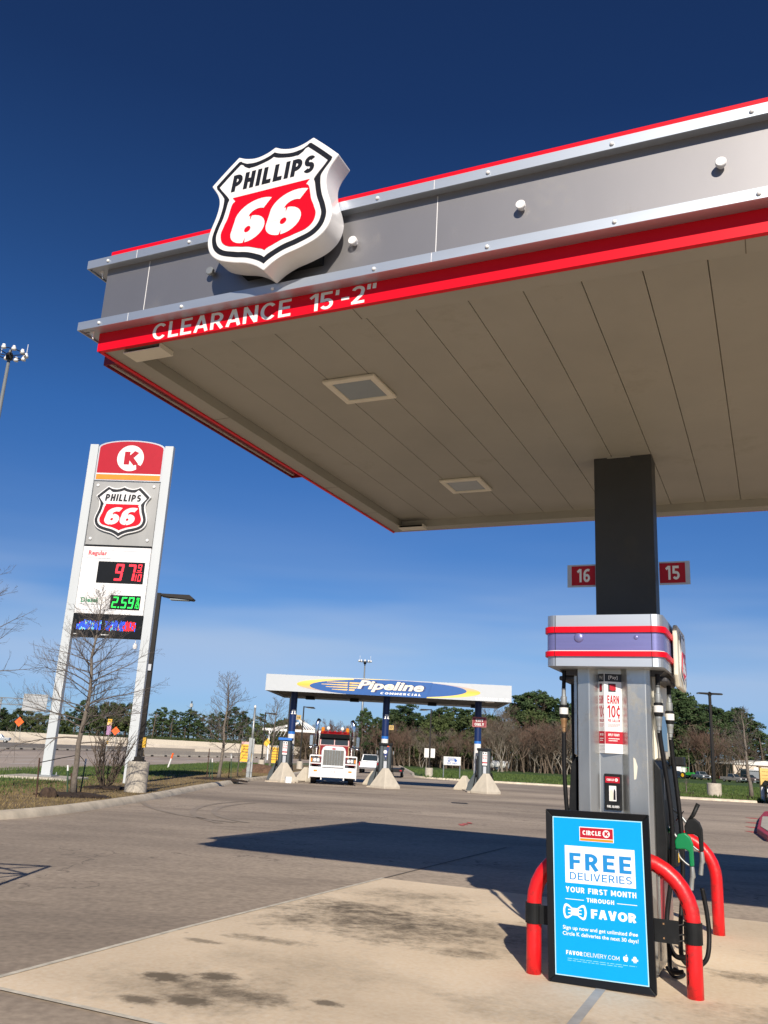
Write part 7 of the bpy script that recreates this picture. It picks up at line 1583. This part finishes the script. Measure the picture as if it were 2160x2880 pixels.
# --- woodland: prototypes, then copies
def leaf_clumps(seed, clumps, per, size, flat=.6):
    rng = random.Random(seed); b = MB()
    for (c, R) in clumps:
        for _ in range(per):
            d = Vector((rng.gauss(0, 1), rng.gauss(0, 1), rng.gauss(0, 1) * flat)).normalized() * R * rng.random() ** .45; p = Vector(c) + d
            n_ = (d.normalized() + Vector((rng.gauss(0, .6), rng.gauss(0, .6), rng.gauss(0, .6) + .3))).normalized(); a = n_.orthogonal().normalized(); e = n_.cross(a); w = rng.uniform(0, 2 * pi); a, e = a * cos(w) + e * sin(w), e * cos(w) - a * sin(w)
            s_ = size * rng.uniform(.6, 1.3); k = len(b.v); b.v += [tuple(p + a * s_), tuple(p + e * s_ * .55), tuple(p - a * s_ * .9), tuple(p - e * s_ * .5)]; b.f.append((k, k + 1, k + 2, k + 3))
    return b
def pine(seed, H=14.0, wide=.26):
    rng = random.Random(seed); tr = MB(); P = [Vector((rng.gauss(0, .1) * (i > 0), rng.gauss(0, .1) * (i > 0), H * i / 8)) for i in range(9)]; tr.tube(P, [.26 * (1 - .85 * i / 8) for i in range(9)], 7)
    cl = []
    n = 27
    for j in range(n):
        f = .30 + .68 * (j + rng.random()) / n; w = j * 2.4 + rng.gauss(0, .4); L_ = H * wide * (1 - ((f - .3) / .72) ** 1.5) * rng.uniform(.65, 1.15) + .3; p = P[min(8, int(f * 8))].copy(); p.z = f * H; d = Vector((cos(w), sin(w), rng.uniform(.1, .45))); e = p + d * L_
        tr.tube([p, p + d * L_ * .5 + Vector((0, 0, -.1)), e], [.07, .045, .02], 4, cap=False)
        for k in range(3): cl.append((p + d * L_ * (.45 + .28 * k) + Vector((rng.gauss(0, .25), rng.gauss(0, .25), rng.gauss(0, .2))), rng.uniform(.30, .72)))
    cl = [c for c in cl if rng.random() < .78]; cl.append((Vector((0, 0, H * .985)), .5))
    return tr, leaf_clumps(seed + 50, cl, 84, .17, .45)
def oak(seed, H=9.0):
    rng = random.Random(seed); tr = MB(); tr.tube([(0, 0, 0), (.1, 0, H * .3), (0, .1, H * .7)], [.3, .22, .06], 7); cl = []
    for j in range(40):
        w = rng.uniform(0, 2 * pi); v = rng.uniform(-.55, 1.12); R = H * .40 * math.sqrt(max(.05, 1 - v * v * .8)) * rng.uniform(.5, 1); c = Vector((cos(w) * R, sin(w) * R, H * .56 + v * H * .38)); cl.append((c, rng.uniform(.45, 1.2)))
        if j % 3 == 0: tr.tube([(0, 0, H * rng.uniform(.3, .6)), tuple(c)], [.09, .03], 4, cap=False)
    return tr, leaf_clumps(seed + 9, cl, 95, .26, .8)
def grove_tree(seed, H=8.0):                 # leafless woodland tree, forking
    rng = random.Random(seed); tr, br = MB(), MB()
    def grow(p, d, L_, r_, lev):
        Q = [p]
        for i in range(4): d = (d + Vector((rng.gauss(0, .10), rng.gauss(0, .10), .05))).normalized(); Q.append(Q[-1] + d * L_ / 4)
        (tr if lev < 2 else br).tube(Q, [max(.009, r_ * (1 - .12 * i)) for i in range(5)], 6 if lev < 2 else 3, cap=False)
        if lev < 6:
            for k in range(2 if lev == 0 else rng.choice((2, 3, 3)) if lev < 5 else 3):
                s_ = Q[-1] if k == 0 else Q[rng.randint(2, 4)]; grow(s_, (d + Vector((rng.gauss(0, .42), rng.gauss(0, .42), rng.gauss(.05, .25)))).normalized(), L_ * rng.uniform(.58, .85), r_ * .54, lev + 1)
    for k in range(rng.choice((1, 2, 2, 3))): grow(Vector((rng.gauss(0, .3), rng.gauss(0, .3), 0)), Vector((rng.gauss(0, .15), rng.gauss(0, .15), 1)), H * .30, .095, 0)
    return tr, br
PROTO = {}
def proto(kind, i):
    if (kind, i) in PROTO: return PROTO[(kind, i)]
    if kind == 'pine': a, b_ = pine(100 + i, 14, .24 + .04 * i); nm, cat, ms = 'pine_tree', 'tree', (bark_d, pine_leaf)
    elif kind == 'oak': a, b_ = oak(200 + i); nm, cat, ms = 'broadleaf_tree', 'tree', (bark_d, oak_leaf)
    else: a, b_ = grove_tree(300 + i); nm, cat, ms = 'leafless_tree', 'tree', ((bark_d, twig_b) if kind == 'bare' else (bark_pale, twig_g) if kind == 'grey' else (bark_d, twig_r))
    t = bpy.data.objects.new(nm, None); COL.objects.link(t)
    zs = [v[2] for v in a.v + b_.v]
    o1 = obj('trunk', a.mesh('trunk'), ms[0], t); o2 = obj('crown', b_.mesh('crown'), ms[1], t); t['category'] = cat
    PROTO[(kind, i)] = (t, max(zs)); PROTO[('used', kind, i)] = False
    return PROTO[(kind, i)]
def plant(kind, i, x, y, H, label, group, wide=1.0, rz=0.0):
    p, h0 = proto(kind, i)
    if PROTO[('used', kind, i)]: t = copy_tree(p)
    else: t = p; PROTO[('used', kind, i)] = True
    s_ = H / h0; t.location = (x, y, gz(y) - .05); t.scale = (s_ * wide, s_ * wide, s_); t.rotation_euler = (0, 0, rz); t['label'] = label; t['group'] = group
    return t
rng = random.Random(77)
def row(items, Y, kind, group, label, wide=1.0, dy=8):
    for k, (px, py) in enumerate(items):
        y = Y + rng.uniform(-dy, dy); q = aty(px, py, y); plant(kind, rng.randint(0, 3 if kind in ('pine', 'oak') else 4), q.x, y, max(2.0, q.z - gz(y)), label, group, wide * rng.uniform(.85, 1.2), rng.uniform(0, 6.28))
# left of the pylon and between its legs, beyond the highway wall
row([(-30, 1985), (2, 1992), (30, 2006), (58, 1988), (84, 1992), (112, 2003), (140, 2006), (165, 2010), (190, 1999), (262, 1985), (285, 1977), (312, 1970), (338, 1974), (362, 1973), (384, 1990)], 285, 'oak', 'dark evergreens beyond the highway wall', 'dark rounded evergreen beyond the highway wall, left of the lamp post', .95)
row([(236, 1966), (220, 1985), (12, 1988)], 292, 'pine', 'dark evergreens beyond the highway wall', 'dark rounded evergreen beyond the highway wall, left of the lamp post', 1.1)
row([(402, 2026), (418, 2030), (700, 2030), (716, 2036)], 296, 'bare', 'bare trees on the skyline left of the truck canopy', 'bare tree on the skyline between the pylon and the truck canopy', .9)
row([(446, 1992), (466, 1987), (490, 1994), (508, 2000), (536, 1992), (552, 1998), (572, 2008), (598, 2004), (622, 2000), (645, 1996), (664, 1985), (684, 1998), (700, 2016), (735, 2005), (452, 2016), (480, 2016), (525, 2018), (560, 2022), (600, 2022), (640, 2018), (678, 2022)], 292, 'pine', 'pines between the pylon and the truck canopy', 'dark pine on the skyline between the pylon and the truck canopy', 1.25)
row([(722, 2035), (760, 2030), (790, 2022), (806, 2018), (822, 2026), (840, 2030)], 250, 'oak', 'evergreens behind the left navy column', 'dark evergreen behind the left navy column', .9)
# centre
row([(838, 2022), (862, 2040), (884, 2036), (900, 2028), (920, 2026), (944, 2030), (962, 2022), (980, 2026), (1000, 2026), (1016, 2034), (1042, 2030)], 190, 'red', 'reddish bare trees behind the lorry', 'reddish bare tree behind the lorry', 1.1)
row([(1028, 1988), (1022, 1996), (1040, 1998), (1062, 2014), (1052, 2020)], 172, 'pine', 'slim green trees behind the truck canopy', 'slim green tree between the lorry and the middle navy column', .8)
row([(1098, 2000), (1116, 1992), (1138, 1982), (1150, 1976), (1168, 2002), (1184, 2012), (1205, 2010), (1218, 2002), (1236, 1990), (1254, 1984), (1276, 1986), (1298, 1990), (1316, 1992), (1340, 1998), (1360, 2006)], 205, 'pine', 'dark trees under the right half of the truck canopy', 'dark tree seen under the right half of the truck canopy', 1.35)
row([(1108, 2006), (1160, 2016), (1228, 2012), (1262, 2006), (1310, 2008), (1385, 2006)], 196, 'oak', 'dark trees under the right half of the truck canopy', 'dark tree seen under the right half of the truck canopy', .9)
row([(1370, 1990), (1400, 1985), (1428, 1978), (1450, 1968), (1462, 1962)], 215, 'bare', 'tall bare trees right of the truck canopy', 'tall bare tree by the right end of the truck canopy', .8)
row([(1446, 1976), (1472, 1952), (1486, 1944), (1502, 1942), (1517, 1937), (1532, 1948), (1550, 1962), (1566, 1966), (1584, 1968), (1600, 1976), (1614, 1972), (1632, 1966), (1650, 1958)], 220, 'pine', 'tall pines between the truck canopy and the near pump', 'tall pine between the truck canopy and the near pump', 1.35)
row([(1490, 1990), (1540, 1995), (1585, 2005), (1620, 2000)], 210, 'oak', 'tall pines between the truck canopy and the near pump', 'tall pine between the truck canopy and the near pump', .9)
# leafless belt in front of the evergreens, uneven in height and mixed with green
def belt(x0, x1, n, ym, amp, Y, kinds, group, label, wide=1.1, dy=10):
    for k in range(n):
        px = x0 + (x1 - x0) * (k + rng.random()) / n; py = ym + amp * (.55 * sin(px * .021 + Y) + .45 * sin(px * .057 + 1.3 * Y)) + rng.gauss(0, amp * .35)
        y = Y + rng.uniform(-dy, dy); q = aty(px, py, y); kd = rng.choice(kinds); plant(kd, rng.randint(0, 3 if kd in ('pine', 'oak') else 4), q.x, y, max(2.0, q.z - gz(y)), label, group, wide * rng.uniform(.7, 1.25), rng.uniform(0, 6.28))
belt(1062, 1425, 30, 2046, 30, 170, ('bare', 'bare', 'bare', 'grey', 'red'), 'leafless trees along the far side of the meadow', 'leafless tree along the far side of the meadow, left of the near pump')
belt(1080, 1425, 9, 2066, 18, 178, ('oak', 'pine'), 'small evergreens among the leafless trees', 'small evergreen among the leafless trees beyond the meadow', 1.2)
belt(850, 1062, 13, 2048, 26, 182, ('bare', 'grey', 'red'), 'leafless trees along the far side of the meadow', 'leafless tree along the far side of the meadow, left of the near pump')
belt(1428, 1655, 22, 2036, 26, 178, ('red', 'red', 'bare', 'grey'), 'reddish leafless trees left of the near pump', 'reddish leafless tree close to the left of the near pump', 1.2)
row([(1470, 2026), (1512, 2012), (1545, 2022)], 172, 'red', 'reddish leafless trees left of the near pump', 'reddish leafless tree close to the left of the near pump', 1.4, 4)
row([(1428, 1978), (1395, 1996)], 176, 'grey', 'tall bare trees right of the truck canopy', 'tall bare tree by the right end of the truck canopy', .7, 3)
# right of the near pump
row([(1868, 1935), (1886, 1928), (1902, 1930), (1915, 1938), (1926, 1956), (1940, 1968), (1953, 1986)], 232, 'pine', 'tall pines right of the near pump', 'tall dark pine just right of the near pump', 1.35)
row([(1982, 1986), (1995, 1978), (2012, 1988), (2030, 1992), (2048, 1998)], 250, 'pine', 'pines behind the twin-headed lamp post', 'dark pine behind the twin-headed lamp post', 1.3)
row([(2064, 1988), (2078, 1986), (2096, 2002), (2110, 2022), (2122, 2048), (2135, 2060), (2148, 2092)], 256, 'pine', 'pines at the right edge behind the shed', 'dark pine behind the beige shed at the right edge', 1.35)
row([(1880, 2030), (1905, 2040), (1930, 2050)], 226, 'oak', 'tall pines right of the near pump', 'tall dark pine just right of the near pump', 1.0)
belt(1888, 2078, 17, 2058, 30, 222, ('bare', 'grey', 'bare', 'red'), 'leafless trees right of the near pump', 'leafless tree between the near pump and the beige shed', 1.0, 6)
row([(2085, 2080), (2100, 2090), (2120, 2096)], 246, 'bare', 'leafless trees right of the near pump', 'leafless tree between the near pump and the beige shed', 1.0, 3)
# undergrowth that closes the foot of the wood (uncountable)
def under(name, spans, m_, seed, n, h):
    rng = random.Random(seed); b = MB()
    for _ in range(n):
        x0, y0, x1, y1, hh = rng.choice(spans); f = rng.random(); x = x0 + (x1 - x0) * f + rng.gauss(0, 1.0); y = y0 + (y1 - y0) * f + rng.uniform(0, 7); z = gz(y) + hh * rng.random() ** 1.6; d = Vector((rng.gauss(0, .6), rng.gauss(0, .4), rng.uniform(.3, 1.2))).normalized(); l = rng.uniform(.4, 1.1); w = d.orthogonal().normalized() * rng.uniform(.02, .12)
        k = len(b.v); p = Vector((x, y, z)); b.v += [tuple(p - w), tuple(p + w), tuple(p + d * l)]; b.f.append((k, k + 1, k + 2))
    return tag(obj(name, b.mesh(name), m_), kind='stuff')
def seg(pxa, pxb, Y, hh): a, c = aty(pxa, 2150, Y), aty(pxb, 2150, Y); return (a.x, Y, c.x, Y, hh)
under('undergrowth', [seg(840, 1060, 190, 4.2), seg(1060, 1430, 178, 4.6), seg(1060, 1430, 186, 6.0), seg(1430, 1700, 186, 4.6), seg(1430, 1700, 194, 7), seg(840, 1060, 198, 5.5)], under_m, 5, 42000, 4)
under('undergrowth', [seg(1850, 2080, 234, 5.0), seg(1850, 2190, 262, 7.0)], under_m, 6, 14000, 4)
under('hedge_foliage', [seg(-60, 420, 300, 7.5), seg(400, 860, 304, 6.5), seg(400, 860, 268, 3.0), seg(1060, 1700, 222, 9), seg(1850, 2100, 244, 9.5)], oak_leaf, 7, 48000, 6)
for i in range(26): 
    pass
